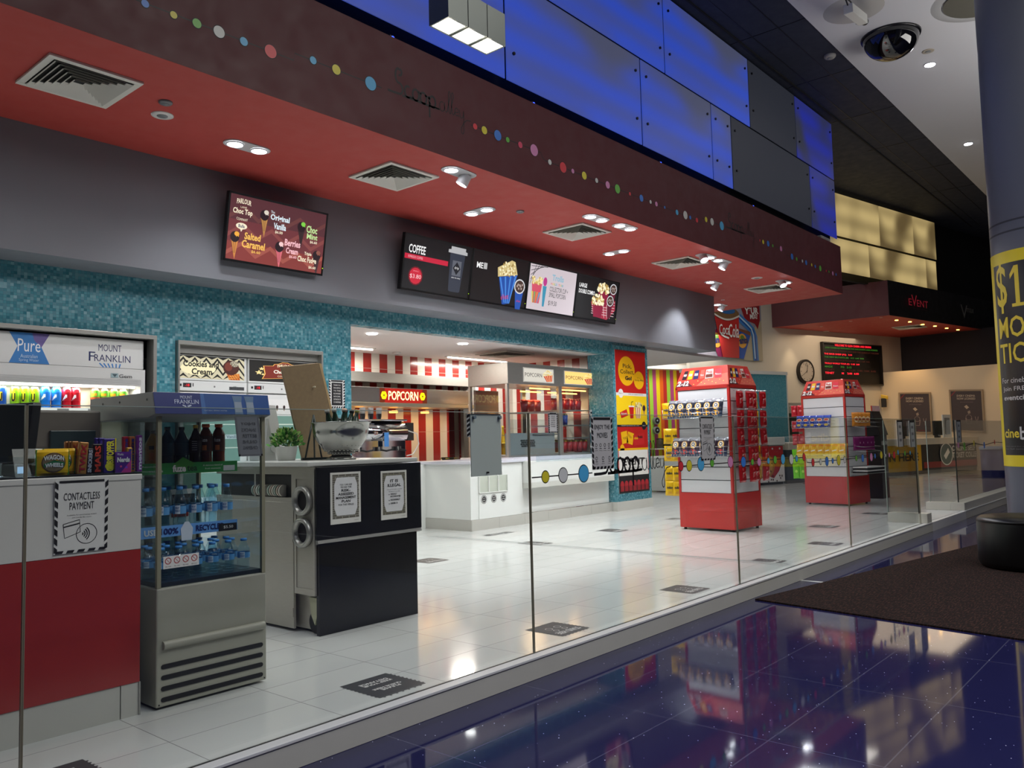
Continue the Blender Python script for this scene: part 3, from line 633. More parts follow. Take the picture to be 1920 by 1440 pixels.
ceil_disc('ceiling_speaker', 'white round ceiling disc with scuffs near the left air vent', 'speaker', 3.23, 6.575, ZC, .09, mt('d6d4cf', .4), .01)
ceil_disc('smoke_detector', 'small dark grey round detector beside the white ceiling disc', 'smoke detector', 3.12, 6.3, ZC, .055, mt('6c6c6e', .4), .02)
ceil_disc('smoke_detector', 'tiny round detector in the red soffit between two downlights', 'smoke detector', 7.6, 6.32, ZC, .05, mt('8a8a8c', .4), .02)
ceil_disc('ceiling_speaker', 'white round disc in the red soffit left of the last air vent', 'speaker', 13.9, 6.1, ZC, .1, mt('cfc8c6', .4), .01)
ceil_disc('smoke_detector', 'pale sprinkler cap in the red soffit above the cola mural', 'smoke detector', 15.6, 7.6, ZC, .04, mt('d9c4c0', .4), .01)
# lobby ceiling
ceil_disc('smoke_detector', 'white round detector on the dark ceiling strip', 'smoke detector', 14.4, 4.79, 7.9, .1, mt('9d9a98', .5), .05)
ceil_disc('ceiling_speaker', 'small beige disc on the grey ceiling beyond the black dome', 'speaker', 15.4, 3.445, 7.88, .1, mt('a39a8c', .5), .01)
for (x, y), l in (((15.99, 3.56), 'bright recessed downlight in the grey lobby ceiling beyond the black dome'), ((21.1, 4.0), 'bright recessed downlight in the lobby ceiling near the column, the farther one')):
    t = thing('recessed_downlight', l, 'downlight', (x, y, 7.88)); g = G(); g.cyl((x, y, 7.88), (x, y, 7.868), .1, mt('9a9a9c', .4), n=20); g.build('trim_ring', t)
    g = G(); g.cyl((x, y, 7.868), (x, y, 7.862), .085, E('f2f4ff', 30.0), n=18); g.build('lamp', t)
    light('SPOT', 'lamp_light', t, (x, y, 7.84), 120, (.85, .88, 1), spot_size=R(90), spot_blend=.8, shadow_soft_size=.1)
# unseen lamps added behind and beside the viewer to brighten the counters
for i, (x, y, e) in enumerate(((2.5, -2.0, 1500), (9.5, -3.5, 500), (-1.5, -3.0, 1300))):
    t = thing('recessed_downlight', 'added downlight out of view above the blue lobby floor, number %s from the pendant' % ORD[i], 'downlight', (x, y, 7.88)); g = G(); g.cyl((x, y, 7.88), (x, y, 7.862), .1, E('f2f4ff', 10.0), n=18); g.build('lamp', t)
    light('SPOT', 'lamp_light', t, (x, y, 7.84), e, (.8, .82, 1), spot_size=R(120), spot_blend=1, shadow_soft_size=.3)
# security camera, dome, ring
cx, cy = 13.04, 3.94
t = thing('security_camera', 'white box security camera on a round ceiling plate', 'security camera', (cx, cy, 7.88))
g = G(); g.lathe([(.02, -.05), (.3, -.035), (.45, -.0)], (cx, cy, 7.88), mt('a8a6a4', .5), n=28, capt=False); g.build('plate', t)
g = G(); g.cyl((cx-.12, cy-.05, 7.85), (cx-.02, cy-.05, 7.62), .02, BLK, n=10); g.build('bracket', t)
a = at(1590, 16, 'y', 3.8); b_ = at(1618, 38, 'y', 3.8); d = (b_-a).normalized(); n_ = Vector((0, 1, 0)); v_ = d.cross(n_).normalized()
g = G(); g.obox(a-v_*.07-n_*.07, (b_-a), n_*.14, v_*.14, mt('cfcfca', .4)); g.build('body', t, .01)
g = G(); g.cyl(b_, b_+d*.1, .055, BLK, n=16); g.build('lens', t)
g = G(); g.tube([a+Vector((0, 0, .05)), a+Vector((-.1, 0, .12)), a+Vector((.1, .0, .16)), a+Vector((.35, 0, .14))], .012, BLK); g.build('cable', t)
t = thing('dome_mirror', 'glossy black half dome hanging from the grey lobby ceiling', 'security dome', (14.37, 3.77, 7.88))
g = G(); g.lathe([(.46, -.03), (.47, 0)], (14.37, 3.77, 7.88), mt('15151a', .2), n=36); g.build('collar', t)
g = G(); g.lathe([(max(.44*math.sin(R(a)), 1e-4), -.03-.36*math.cos(R(a))) for a in range(0, 91, 9)], (14.37, 3.77, 7.88), mt('06070b', .04, coat=1), n=36, capt=False); g.build('dome', t)
t = thing('ceiling_ring', 'dark round recess in the lobby ceiling touching the column top', 'ceiling fitting', (14.0, 2.3, 7.88))
g = G(); g.cyl((14.1, 2.35, 7.88), (14.1, 2.35, 7.86), .55, mt('55534a', .7), n=36); g.build('recess', t)
g = G(); g.lathe([(.56, 0), (.6, -.02), (.72, 0)], (14.1, 2.35, 7.88), mt('9d9d9e', .6), n=40, capb=False, capt=False); g.build('rim', t)
# pendant of three square lamps
PX, PY, PZ, SQ = 3.93, 3.87, 4.2, .195
t = thing('pendant_lamp', 'hanging grey pendant of three square lamps in front of the blue panels', 'pendant lamp', (PX+.3, PY+.1, PZ))
M_SH = mt('656c68', .35, .3)
for i in range(3):
    x = PX+i*.203; g = G(); w_ = SQ; th = .012
    g.box(x, x+w_, PY, PY+th, PZ, PZ+.25, M_SH); g.box(x, x+w_, PY+w_-th, PY+w_, PZ, PZ+.25, M_SH); g.box(x, x+th, PY+th, PY+w_-th, PZ, PZ+.25, M_SH); g.box(x+w_-th, x+w_, PY+th, PY+w_-th, PZ, PZ+.25, M_SH); g.box(x+th, x+w_-th, PY+th, PY+w_-th, PZ+.23, PZ+.25, M_SH)
    sh = g.build('lamp_shade', t)
    g = G(); g.box(x+th, x+w_-th, PY+th, PY+w_-th, PZ+.004, PZ+.012, E('fffdf5', 6.0)); g.sphere((x+w_/2, PY+w_/2, PZ-.012), .04, E('fff4dc', 30.0), sz=.6); g.build('lamp', sh)
    light('SPOT', 'lamp_light', t, (x+w_/2, PY+w_/2, PZ-.05), 22, (1, .96, .9), spot_size=R(150), spot_blend=1, shadow_soft_size=.06)
g = G(); g.cyl((PX+.3, PY+.1, PZ+.25), (PX+.3, PY+.1, 7.88), .01, mt('2c2f2e', .4), n=8); g.build('rod', t)

# ================================================================ BACKLIT PANELS
YP = 5.9
def blue_panel(n, x0, x1, z0, z1, lab, mat):
    t = thing('backlit_panel', lab, 'light panel', ((x0+x1)/2, YP, z0), group='blue backlit glass panels')
    g = G(); g.box(x0+.018, x1-.018, YP, YP+.012, z0+.016, z1-.016, mat); g.build('sheet', t)
    for x in (x0+.14, x1-.14):
        for z in (z0+(z1-z0)*.28, z0+(z1-z0)*.82): g = G(); g.cyl((x, YP-.02, z), (x, YP, z), .02, mt('1c1d24', .4), n=10); g.build('fixing', t)
MB1 = backlit('blue_backlit_glass', '4a4f6c', '2d4ec8', .72, sx=.55, sz=.8, lo=.3, hi=.56, seed=3.3, bands=.425, xfade=((13.1, 13.7),))
MB2 = backlit('blue_backlit_glass_end', '353846', '2030b8', .5, sx=.9, sz=.9, lo=.3, hi=.56, seed=7.0, bands=.425)
MBD = mt('4a4e5c', .5, e=.24)
JT = 6.63
up = [2.0, 4.6, 7.5, 10.54, 13.46, 15.57, 17.6]; lo_ = [1.2, 4.0, 6.9, 9.83, 11.97, 12.68, 16.18, 17.6]
for i in range(len(up)-1): blue_panel(0, up[i], up[i+1], JT, 7.88, 'blue lit panel of the upper row, %s from the left end of the wall' % ORD[i], [MB1, MB1, MB1, MB1, MBD, MB2][i])
for i in range(len(lo_)-1): blue_panel(0, lo_[i], lo_[i+1], 5.35, JT, 'blue lit panel of the lower row, %s from the left end of the wall' % ORD[i], [MB1, MB1, MB1, MB1, MB1, MBD, MB2][i])
MY = backlit('yellow_backlit_glass', '6a5836', 'd8be80', .72, sx=.8, sz=.55, lo=.38, hi=.58, seed=1.7, bands=.6)
def yp(u0, u1, z0, z1, lab):
    a = B_+U3*u0+N3*.14; t = thing('backlit_panel', lab, 'light panel', (a.x, a.y, z0), group='yellow backlit glass panels')
    g = G(); g.obox(Vector((a.x, a.y, z0))+U3*.02, U3*(u1-u0-.04), N3*.02, (0, 0, z1-z0-.03), MY); g.build('sheet', t)
ub = lambda x, y: (onw(x, y, B_, H3)-B_).dot(U3)
yu = [ub(1500, 400), ub(1657, 400), ub(1721, 430), ub(1763, 450)]; yl = [ub(1500, 500), ub(1640, 500), ub(1746, 510), ub(1765, 510)]
for i in range(3): yp(yu[i], yu[i+1], 6.58, 7.78, 'yellow lit panel of the upper row, %s from the left' % ORD[i])
for i in range(3): yp(yl[i], yl[i+1], 5.6, 6.54, 'yellow lit panel of the lower row, %s from the left' % ORD[i])
# lettering and lamps of the event bulkhead
t = thing('lettering_sign', 'dim red EVENT lettering on the black bulkhead', 'sign', onw(1722, 590, B_, 103))
q = onw(1702, 578, B_, 103); q2 = onw(1741, 584, B_, 103); wd_ = (q2-q).dot(UD); g = G().plane(Vector((q.x, q.y, 4.93)), UD, w=wd_, h=.32, lay=.02)
MR = E('8e1f2c', .45); g.text('E', 0, 0, .16, .62, MR); g.text('V', .14, -.02, .42, 1, MR, sh=.05); g.text('ENT', .42, 0, 1, .62, MR); g.text('CINEMAS', .05, -.28, .95, -.16, mt('4a2228', .5)); g.build('lettering', t)
t = thing('lettering_sign', 'grey Vmax lettering at the right of the black bulkhead', 'sign', onw(1810, 590, B_, 103))
q = onw(1799, 590, B_, 103); q2 = onw(1826, 590, B_, 103); g = G().plane(Vector((q.x, q.y, 4.78)), UD, w=(q2-q).dot(UD), h=.42, lay=.02)
g.text('V', 0, 0, .5, 1, mt('8a8a88', .4), sh=.05); g.text('max', .46, .48, 1, .82, mt('8a8a88', .4)); g.build('lettering', t)
k = 0
for px, py in ((1681, 600), (1706, 603), (1730, 608), (1753, 611), (1775, 615), (1796, 618), (1817, 621), (1590, 626), (1627, 630), (1661, 635)):
    p = at(px, py, 'z', ZE); k += 1
    t = thing('amber_downlight', 'small amber downlight under the event bulkhead, %s in its row' % (ORD[(k-1) if k < 8 else k-8]+(' by the black front' if k < 8 else ' near the far wall')), 'downlight', p, group='amber downlights')
    g = G(); g.cyl(p, p-Vector((0, 0, .02)), .045, E('ffc352', 9.0), n=12); g.build('lamp', t)
for p in ((1480, 622), (1540, 612), (1595, 602), (1652, 595), (1549, 621)):
    q = at(*p, 'z', ZE); t = thing('ceiling_speaker', 'unlit pale disc under the event bulkhead, %s from its left corner' % ORD[[1480, 1540, 1595, 1652, 1549].index(p[0])], 'ceiling fitting', q); g = G(); g.cyl(q, q-Vector((0, 0, .01)), .05 if p[0] != 1549 else .1, mt('d8b8ac', .5), n=14); g.build('cover', t)
q = at(1705, 613, 'z', ZE); vent('square vent under the event bulkhead among the amber lamps', q.x, q.y, .42, 0, ZE, None)
for u_, pw in ((-8.2, 40), (-4.6, 40), (-1.0, 60)):
    p = C0+U1*u_-nn*.35; light('SPOT', 'wall_wash_light', None, (p.x, p.y, ZE-.1), pw, (1, .78, .5), spot_size=R(70), spot_blend=.8, shadow_soft_size=.05)
for v_ in (1.0, 4.2): p = C0+U2*v_-hd(H2+90)*.5; light('SPOT', 'wall_wash_light', None, (p.x, p.y, ZE-.1), 150, (1, .62, .25), spot_size=R(80), spot_blend=.8, shadow_soft_size=.05)
p = CO+ray(1650, 740)*25; light('AREA', 'ticket_hall_light', None, (p.x, p.y, 4.4), 80, (1, .8, .56), size=4)
p = at(1400, 640, 'y', 9.5); light('AREA', 'far_hall_light', None, (20.5, 8.5, 6.5), 90, (1, .95, .88), size=3)
light('AREA', 'candy_hall_light', None, (21, 11.5, 4.2), 110, (1, .97, .92), size=2)

# ================================================================ MENU SCREENS
def blob(g, u, v, ru, rv, m, l=2, n=14, a0=0, a1=360): g.poly([(u+ru*math.cos(R(a0+(a1-a0)*i/n)), v+rv*math.sin(R(a0+(a1-a0)*i/n))) for i in range(n+(0 if a1-a0 == 360 else 1))], m, l)
def cone(g, u, v, s, conec, choc, top, l=3):
    g.poly([(u-.036*s, v), (u+.036*s, v), (u+.012*s, v-.3*s)], conec, l)
    for i in range(3): g.line([(u-.03*s+.02*s*i, v-.02), (u-.005*s+.008*s*i, v-.2*s)], .003, choc, l+.5)
    blob(g, u, v+.05*s, .045*s, .085*s, choc, l+1); blob(g, u+.016*s, v+.1*s, .024*s, .036*s, top, l+2)
    g.poly([(u+.005*s, v+.1*s), (u+.035*s, v+.1*s), (u+.038*s, v+.055*s), (u+.02*s, v+.07*s), (u+.012*s, v+.05*s)], top, l+2)
def art_ice(g):
    bgm = E('74373c', .85); z = E('8d4a48', .85); z2 = E('a9584c', .85); cr = E('f0e4c8', 1); lb = E('dcecf4', 1)
    g.rect(0, 0, 1, .5, E('8c3c38', .85)); g.rect(0, .5, 1, 1, E('5c3238', .85)); g.rect(0, .28, 1, .62, bgm, 1.3)
    for k in range(3):
        P = [(i/7, .06+.28*k+(.17 if i % 2 else 0)) for i in range(8)]
        for (a, b) in zip(P, P[1:]): g.poly([(a[0], a[1]), (b[0], b[1]), (b[0], b[1]+.07), (a[0], a[1]+.07)], (z2, z, E('70403f', .85))[k], 1.6)
    g.text('PARLOUR', .06, .86, .2, .94, cr, arc=.015, bold=.02); g.text('LANE', .1, .81, .16, .835, cr); g.text('Choc Top', .03, .69, .22, .8, cr, bold=.03, sh=.02); g.text('COMPANY', .07, .62, .18, .66, cr, arc=-.01)
    blob(g, .125, .53, .055, .05, cr, 3); g.text('Bulla', .095, .505, .155, .555, E('23366a', .8), l=4, bold=.02); g.poly([(.11, .49), (.14, .49), (.125, .44)], cr, 3)
    ck = E('2c1a22', .7); wf = E('c08a4c', .9)
    for u, v, c1, tp in ((.34, .72, wf, E('d8d0c0', 1)), (.735, .66, E('3c2a2c', .8), E('7ccc4a', 1)), (.07, .3, E('d08844', .9), E('e8a840', 1)), (.52, .27, E('e0707c', .9), E('f0c8c8', 1)), (.93, .24, E('4a3034', .8), E('8a5448', 1))): cone(g, u, v, 1.0, c1, ck, tp)
    g.text('The', .4, .83, .44, .87, lb, sh=.01, l=6); g.text('Original', .4, .7, .6, .82, lb, bold=.03, sh=.02, l=6); g.text('Vanilla', .44, .59, .57, .69, lb, bold=.03, sh=.02, l=6); g.text('$6.00', .46, .52, .54, .57, cr, bold=.02, l=6)
    gm = E('bfe09a', 1); g.text('Choc', .79, .64, .91, .76, gm, bold=.03, sh=.02, l=6); g.text('Mint', .8, .54, .92, .63, gm, bold=.03, sh=.02, l=6); g.text('$6.60', .84, .47, .92, .52, cr, bold=.02, l=6)
    yo = E('f0bc5c', 1); g.text('Salted', .16, .34, .32, .45, yo, bold=.03, sh=.02, l=6); g.text('Caramel', .14, .21, .37, .33, yo, bold=.03, sh=.02, l=6); g.text('$6.60', .24, .14, .33, .19, yo, bold=.02, l=6)
    pk = E('f4bcc4', 1); g.text('Berries', .57, .36, .74, .47, pk, bold=.03, sh=.02, l=6); g.text('Cream', .59, .24, .72, .34, pk, bold=.03, sh=.02, l=6); g.text('$6.60', .63, .17, .71, .22, pk, bold=.02, l=6)
    g.text('Triple', .79, .25, .87, .32, cr, bold=.03, sh=.02, l=8); g.text('Choc Fudge', .72, .12, .93, .24, cr, bold=.03, sh=.02, l=8); g.text('$6.60', .85, .05, .93, .1, cr, bold=.02, l=8)
def dotsfill(g, n, fn, cols, r, l=4, seed=3, k2=1.7):
    rn = random.Random(seed); k = 0
    while k < n:
        u, v = rn.random(), rn.random()
        if fn(u, v): k += 1; g.poly([(u+r*math.cos(a)*rn.uniform(.7, 1.2), v+r*k2*math.sin(a)*rn.uniform(.7, 1.2)) for a in (0, 1.2, 2.4, 3.7, 5.0)], cols[k % len(cols)], l+(k % 3)*.3)
def art_coffee(g):
    g.rect(0, 0, 1, 1, E('131316', .9)); g.text('COFFEE', .05, .68, .29, .84, E('f0f0f0', 1), bold=.02); g.rect(0, .56, .64, .655, E('c81e3c', .9), 1.4); g.text('ESPRESSO COFFEE', .05, .585, .26, .63, E('f0b8c0', 1))
    blob(g, .18, .26, .105, .18, E('7a0c20', .6), 1.3); blob(g, .18, .26, .09, .155, E('cc1c36', .9), 1.6); g.text('SMALL', .14, .34, .22, .36, E('f0a8b0', 1)); g.text('$3.80', .1, .2, .26, .29, E('f0c8cc', 1))
    g.poly([(.66, .86), (.9, .84), (.86, .1), (.84, .08), (.7, .08), (.68, .1)], E('363c4a', .8), 2); g.poly([(.63, .84), (.93, .84), (.93, .9), (.9, .91), (.9, .97), (.67, .97), (.67, .91), (.63, .9)], E('b9babc', .9), 3)
    g.rect(.71, .4, .85, .7, E('6c717c', .7), 3); g.poly([(.78, .42), (.84, .55), (.78, .68), (.72, .55)], E('1c2028', .7), 4); g.text('drip', .745, .52, .815, .59, E('e8e8e8', .9), l=5); g.text('take me away', .71, .34, .85, .38, E('e8e8e8', .9), l=5)
def pop_box(g, u, v, s, c1, c2, tilt=0.0, txt=True):
    g.poly([(u-.16*s, v), (u+.2*s, v+.12*s), (u+.08*s, v-.55*s), (u-.05*s, v-.6*s)], c1, 3)
    for i in range(4): a = u-.15*s+.1*s*i; g.poly([(a, v+.03*i*s), (a+.03*s, v+.03*i*s), (u+.0*s+.03*i*s, v-.55*s), (u-.02*s+.03*i*s, v-.55*s)], c2, 3.5)
    g.poly([(u-.18*s, v), (u+.2*s, v+.12*s), (u+.13*s, v+.4*s), (u+.06*s, v+.42*s), (u-.2*s, v+.2*s)], E('d8c488', .9), 4)
    rn = random.Random(int(u*99)); 
    for k in range(60):
        a = u-.16*s+.32*s*rn.random(); b = v+.05*s+.3*s*rn.random(); g.poly([(a+.014*s*math.cos(q), b+.026*s*math.sin(q)) for q in (0, 1.2, 2.4, 3.7, 5.0)], (E('efe2b4', 1), E('b0904c', .8), E('f6ecc8', 1))[k % 3], 5+(k % 3)*.2)
    if txt: g.text('eVent', u-.08*s, v-.5*s, u+.07*s, v-.38*s, E('d83040', .9), l=6, rot=12)
def cup(g, u, v, s, c):
    g.poly([(u-.09*s, v), (u+.09*s, v), (u+.05*s, v-.5*s), (u-.05*s, v-.5*s)], c, 4); blob(g, u, v+.02, .11*s, .17*s, E('d8dade', .9), 5); blob(g, u, v+.02, .09*s, .14*s, E('4c3630', .8), 6)
    for i in range(7): blob(g, u-.05*s+.017*s*i, v+.02+.05*s*math.sin(i*2.3), .018*s, .03*s, E('b8a49c', .8), 7, n=5)
def art_menu(g):
    g.rect(0, 0, 1, 1, E('141012', .9)); g.text('ME', .06, .66, .17, .78, E('f0f0f0', 1), bold=.02); g.rect(.18, .66, .24, .79, E('c8c8c8', .8), 3); pop_box(g, .62, .56, .95, E('2050a8', .9), E('4a8ade', .9)); cup(g, .87, .42, .95, E('2454b0', .9)); g.text('eVent', .83, .1, .91, .15, E('d83040', .9), l=8)
def art_collect(g):
    g.rect(0, 0, 1, 1, E('cfc4ca', .95))
    for i in range(5): g.line([(.02, .55+.1*i), (.12+.06*i, .99)], .008, E('1c1c20', .6), 2)
    g.text('Trolls', .47, .72, .72, .86, E('8cb8cc', .95), bold=.03); [g.text(c, .45+.028*i, .62, .472+.028*i, .67, E(k, .95), l=3, bold=.03) for i, (c, k) in enumerate(zip('WORLD TOUR', ('d85a6a', 'e0a040', 'd8c840', '70b060', '50a0c8', '8a6ab0', 'd85a6a', 'e0a040', '70b060', '50a0c8'))) if c != ' ']
    g.text('COLLECTOR CUP +', .44, .47, .84, .58, E('1c1c20', .6)); g.text('SMALL POPCORN', .44, .34, .8, .45, E('1c1c20', .6)); g.text('$19.50', .44, .14, .62, .26, E('1c1c20', .6))
    g.poly([(.06, .6), (.27, .6), (.24, .15), (.1, .15)], E('d8546c', .9), 3); [g.poly([(.07+.05*i, .4), (.1+.05*i, .4), (.11+.03*i, .15), (.1+.03*i, .15)], E(('e0d050', '6cb860', 'e09040', '50a8c8')[i], .9), 3.5) for i in range(4)]
    dotsfill(g, 40, lambda u, v: .06 < u < .27 and .58 < v < .72, (E('f0e2a8', 1), E('d0b060', .9)), .02, 4); g.poly([(.29, .56), (.37, .56), (.35, .1), (.31, .1)], E('3c94b4', .9), 4); blob(g, .33, .66, .04, .1, E('c03a8c', .9), 4)
def art_combo(g):
    g.rect(0, 0, 1, 1, E('101114', .9)); g.text('LARGE', .04, .72, .22, .82, E('f0f0f0', 1), bold=.02); g.text('DOUBLE COMBO', .04, .58, .42, .68, E('f0f0f0', 1), bold=.02)
    g.poly([(.35, .42), (.95, .55), (.97, .3), (.78, .04), (.45, .08)], E('b03048', .8), 2)
    for i in range(6): g.line([(.38+.09*i, .44), (.5+.07*i, .08)], .012, E('e0c0c4', .9), 2.5); g.line([(.38, .4-.05*i), (.95, .5-.07*i)], .01, E('e0c0c4', .9), 2.6)
    for u, v in ((.62, .72), (.52, .42)): g.poly([(u-.12, v), (u+.14, v), (u+.12, v-.35), (u-.08, v-.35)], E('8e1c3c', .9), 3); dotsfill(g, 70, lambda a, b: abs(a-u) < .14 and v-.04 < b < v+.2-1.5*(a-u)**2*3, (E('efe2b4', 1), E('c8a860', .9), E('f6ecc8', 1)), .022, 5, seed=int(u*50))
    cup(g, .87, .8, .8, E('6a1c34', .8)); cup(g, .82, .5, .8, E('6a1c34', .8))
TOPY, BOTY = 7.33, 7.45
def screen(label, x0, x1, art, led=None, grp=None):
    zb, zt = 3.135, 3.815; O = Vector((x0, BOTY, zb)); V = Vector((0, TOPY-BOTY, zt-zb)); h = V.length; U = Vector((1, 0, 0)); N = U.cross(V.normalized())
    t = thing('menu_screen', label, 'menu screen', (x0+(x1-x0)/2, BOTY, zb), group=grp)
    g = G(); g.obox(O+U*.004, U*(x1-x0-.008), V, -N*.055, mt('0c0c0e', .35)); g.build('housing', t)
    g = G().plane(O+U*.022+V.normalized()*.02+N*.0005, U, V, x1-x0-.044, h-.04); art(g); g.build('display', t)
    g = G(); b = N*.003
    for o_, a_, v_ in ((O, U*(x1-x0), V.normalized()*.02), (O+V-V.normalized()*.02, U*(x1-x0), V.normalized()*.02), (O, U*.02, V), (O+U*(x1-x0-.02), U*.02, V)): g.obox(o_+N*.0, a_, v_, b, mt('141416', .3))
    g.build('bezel', t)
    g = G(); c = O+U*(x1-x0)/2+V*.5-N*.05; g.obox(c-U*.1, U*.2, Vector((0, 0, .1)), Vector((0, YB-c.y, 0)), mt('1a1a1c', .5)); g.build('bracket', t)
    g = G(); p = O+U*(x1-x0-.01)+V*.12+N*.004; g.cyl(p, p+N*.003, .005, E('a8d820', 2.0), n=8); g.build('status_light', t)
    return t
screen('ice cream menu screen showing five cones and their prices', 4.29, 5.49, art_ice)
screen('dark menu screen showing a coffee cup priced 3.80', 6.63, 7.83, art_coffee, grp='row of four menu screens')
screen('dark menu screen showing a blue popcorn box and drink', 7.835, 9.0, art_menu, grp='row of four menu screens')
screen('pale menu screen offering a collector cup and small popcorn', 9.005, 10.165, art_collect, grp='row of four menu screens')
screen('dark menu screen offering the large double combo on a red checked cloth', 10.17, 11.33, art_combo, grp='row of four menu screens')

# ================================================================ DRINKS FRIDGE IN THE TEAL WALL
def leafmark(g, u, v, w_, h_, m, l=3):
    for i in range(7):
        a = -60+20*i; g.poly([(u+w_*.1*math.sin(R(a)), v), (u+w_*.5*math.sin(R(a)), v+h_*(.2+.8*(1-abs(math.cos(R(a)))))), (u+w_*.42*math.sin(R(a-8)), v+h_*.9)], m, l)
def art_mf(g):
    g.rect(0, 0, 1, 1, mt('d4d4d2', .4)); NV = mt('1b2257', .5); BL = mt('3577b8', .45)
    for x0 in (.74, .1): g.text('MOUNT', x0+.045, .56, x0+.155, .8, NV); g.text('F', x0, .2, x0+.03, .52, NV); g.text('RANKLIN', x0+.026, .2, x0+.2, .44, NV); [g.line([(x0+.05+.02*i, .14), (x0+.07+.015*i, .0)], .012, BL) for i in range(6)]
    for c in (.48,): g.poly([(c-.085, 1), (c+.085, 1), (c+.05, .55), (c+.085, 0), (c-.085, 0), (c-.05, .55)], BL, 1.5); g.poly([(c+.01, 1), (c+.085, 1), (c+.05, .55), (c+.02, .75)], mt('6a5a98', .45), 2); g.text('Pure', c-.05, .38, c+.045, .8, mt('e6e8ec', .5), sh=.02, l=3); g.text('Australian', c-.038, .18, c+.034, .3, mt('b8cce0', .5), l=3); g.text('Spring Water', c-.044, .04, c+.04, .16, mt('b8cce0', .5), l=3)
t = thing('drinks_fridge', 'open white drinks fridge with a spring water banner, set into the teal wall', 'fridge', (1.3, 8.5, 0))
g = G()
for a in ((-1.2, 3.865, 7.95, 8.05, 2.345, 2.385), (3.83, 3.865, 7.95, 8.1, .02, 2.345)): g.box(*a, M_STEEL)
g.build('surround', t, .003)
g = G(); g.box(-1.15, 3.76, 8.25, 8.95, .02, 2.34, mt('7e8480', .5)); g.build('cabinet', t)
g = G(); g.box(-1.15, 3.77, 8.03, 8.25, 2.045, 2.33, mt('c8c8c6', .4)); h0 = g.build('header', t, .01)
g = G().plane((1.8, 8.03, 2.05), (1, 0, 0), w=1.955, h=.275); art_mf(g); g.build('print', h0)
g = G(); g.box(-1.15, 3.72, 7.98, 8.25, 1.875, 2.04, mt('c9c9c7', .35)); 
for k in range(5): g.box(-1.15, 3.72, 7.977, 7.98, 1.885+.012*k, 1.89+.012*k, mt('a9a9a8', .4))
h0 = g.build('canopy', t, .004)
g = G().plane((3.43, 7.976, 1.945), (1, 0, 0), w=.2, h=.05); g.rect(0, .1, .35, .95, mt('8fa3a8', .4)); g.poly([(.05, .8), (.3, .8), (.18, .2)], mt('3f5258', .4), 2); g.text('Gem', .38, .1, 1, .8, INK); g.build('badge', h0)
for a_ in ((3.725, 3.77), (-1.18, -1.15)): g = G(); g.box(*a_, 8.0, 8.9, .02, 2.04, mt('c9c9c7', .4)); g.build('side_panel', t)
for z in (1.655, 1.25, .85, .45):
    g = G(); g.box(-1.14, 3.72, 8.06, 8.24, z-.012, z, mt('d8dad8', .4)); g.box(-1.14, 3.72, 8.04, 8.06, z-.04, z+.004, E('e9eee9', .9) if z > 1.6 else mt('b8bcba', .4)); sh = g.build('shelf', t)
    if z > 1.6:
        for k in range(7): x = 1.9+.27*k; g = G(); g.box(x, x+.1, 8.036, 8.039, z-.034, z-.004, mt('8e9290', .5)); g.build('price_ticket', sh)
g = G(); g.box(-1.1, 3.7, 8.06, 8.09, 1.858, 1.873, E('fbfff6', 9.0)); g.build('tube_light', t)
light('AREA', 'fridge_light', t, (2.6, 8.1, 1.85), 16, (.96, 1, .95), shape='RECTANGLE', size=2.2, size_y=.05)
g = G()
for r_ in range(8):
    for k in range(26): x = 2.2+.06*k+(r_ % 2)*.03; z = 1.67+.026*r_; g.box(x, x+.03, 8.243, 8.2495, z, z+.003, mt('b0a890', .6))
g.box(-1.14, 3.72, 8.24, 8.2475, 1.26, 1.87, mt('eee8cf', .5)); g.build('back_panel', t)

def bottle(name, label, H, r, body, cap, lab, labz=(.25, .6), neck=.32, art=None, group=None, cat='bottle', liquid=None, shoulder=.72, capc=None):
    t = thing(name, label, cat, (0, 0, 0), group=group)
    g = G(); g.lathe([(r*.9, 0), (r, H*.04), (r*.96, H*.3), (r, H*.5), (r, H*shoulder*.92), (r*.8, H*shoulder), (r*neck, H*.9), (r*neck, H*.93)], (0, 0, 0), body, n=14); g.build('body', t)
    g = G(); g.lathe([(r*neck*1.25, H*.92), (r*neck*1.25, H)], (0, 0, 0), cap, n=12); g.build('cap', t)
    if lab:
        g = G(); g.lathe([(r*1.015, H*labz[0]), (r*1.015, H*labz[1])], (0, 0, 0), lab, n=14, capt=False, capb=False)
        if art: art(g, r*1.03, H)
        g.build('label', t)
    return t
def curved(g, r, z0, z1, a0, a1, m, n=5):
    V = []
    for i in range(n+1): a = R(a0+(a1-a0)*i/n); V += [(r*math.cos(a), r*math.sin(a), z0), (r*math.cos(a), r*math.sin(a), z1)]
    g.add(V, [(2*i, 2*i+2, 2*i+3, 2*i+1) for i in range(n)], m)
def ctext(g, s, r, z0, z1, a0, a1, m, bold=.02, rot=False):
    g.warp = lambda u, v, l: Vector(((r+.0006*l)*math.cos(R(a0+(a1-a0)*u)), (r+.0006*l)*math.sin(R(a0+(a1-a0)*u)), z0+(z1-z0)*v)); 
    g.text(s, 0, 0, 1, 1, m, bold=bold); g.warp = None
FC = -125   # side of an upright bottle that faces the viewer, degrees
def place(proto, used, p, label, rz=0.0, group=None):
    o = proto if not used else copy_tree(proto)
    o.location = p; o.rotation_euler = (0, 0, rz)
    o['label'] = label
    if group: o['group'] = group
    return o
def row(mk, pts, labf, group=None, rz=0.0):
    pr = None
    for i, p in enumerate(pts):
        if pr is None: pr = mk(); place(pr, False, p, labf(i), rz, group)
        else: place(pr, True, p, labf(i), rz, group)
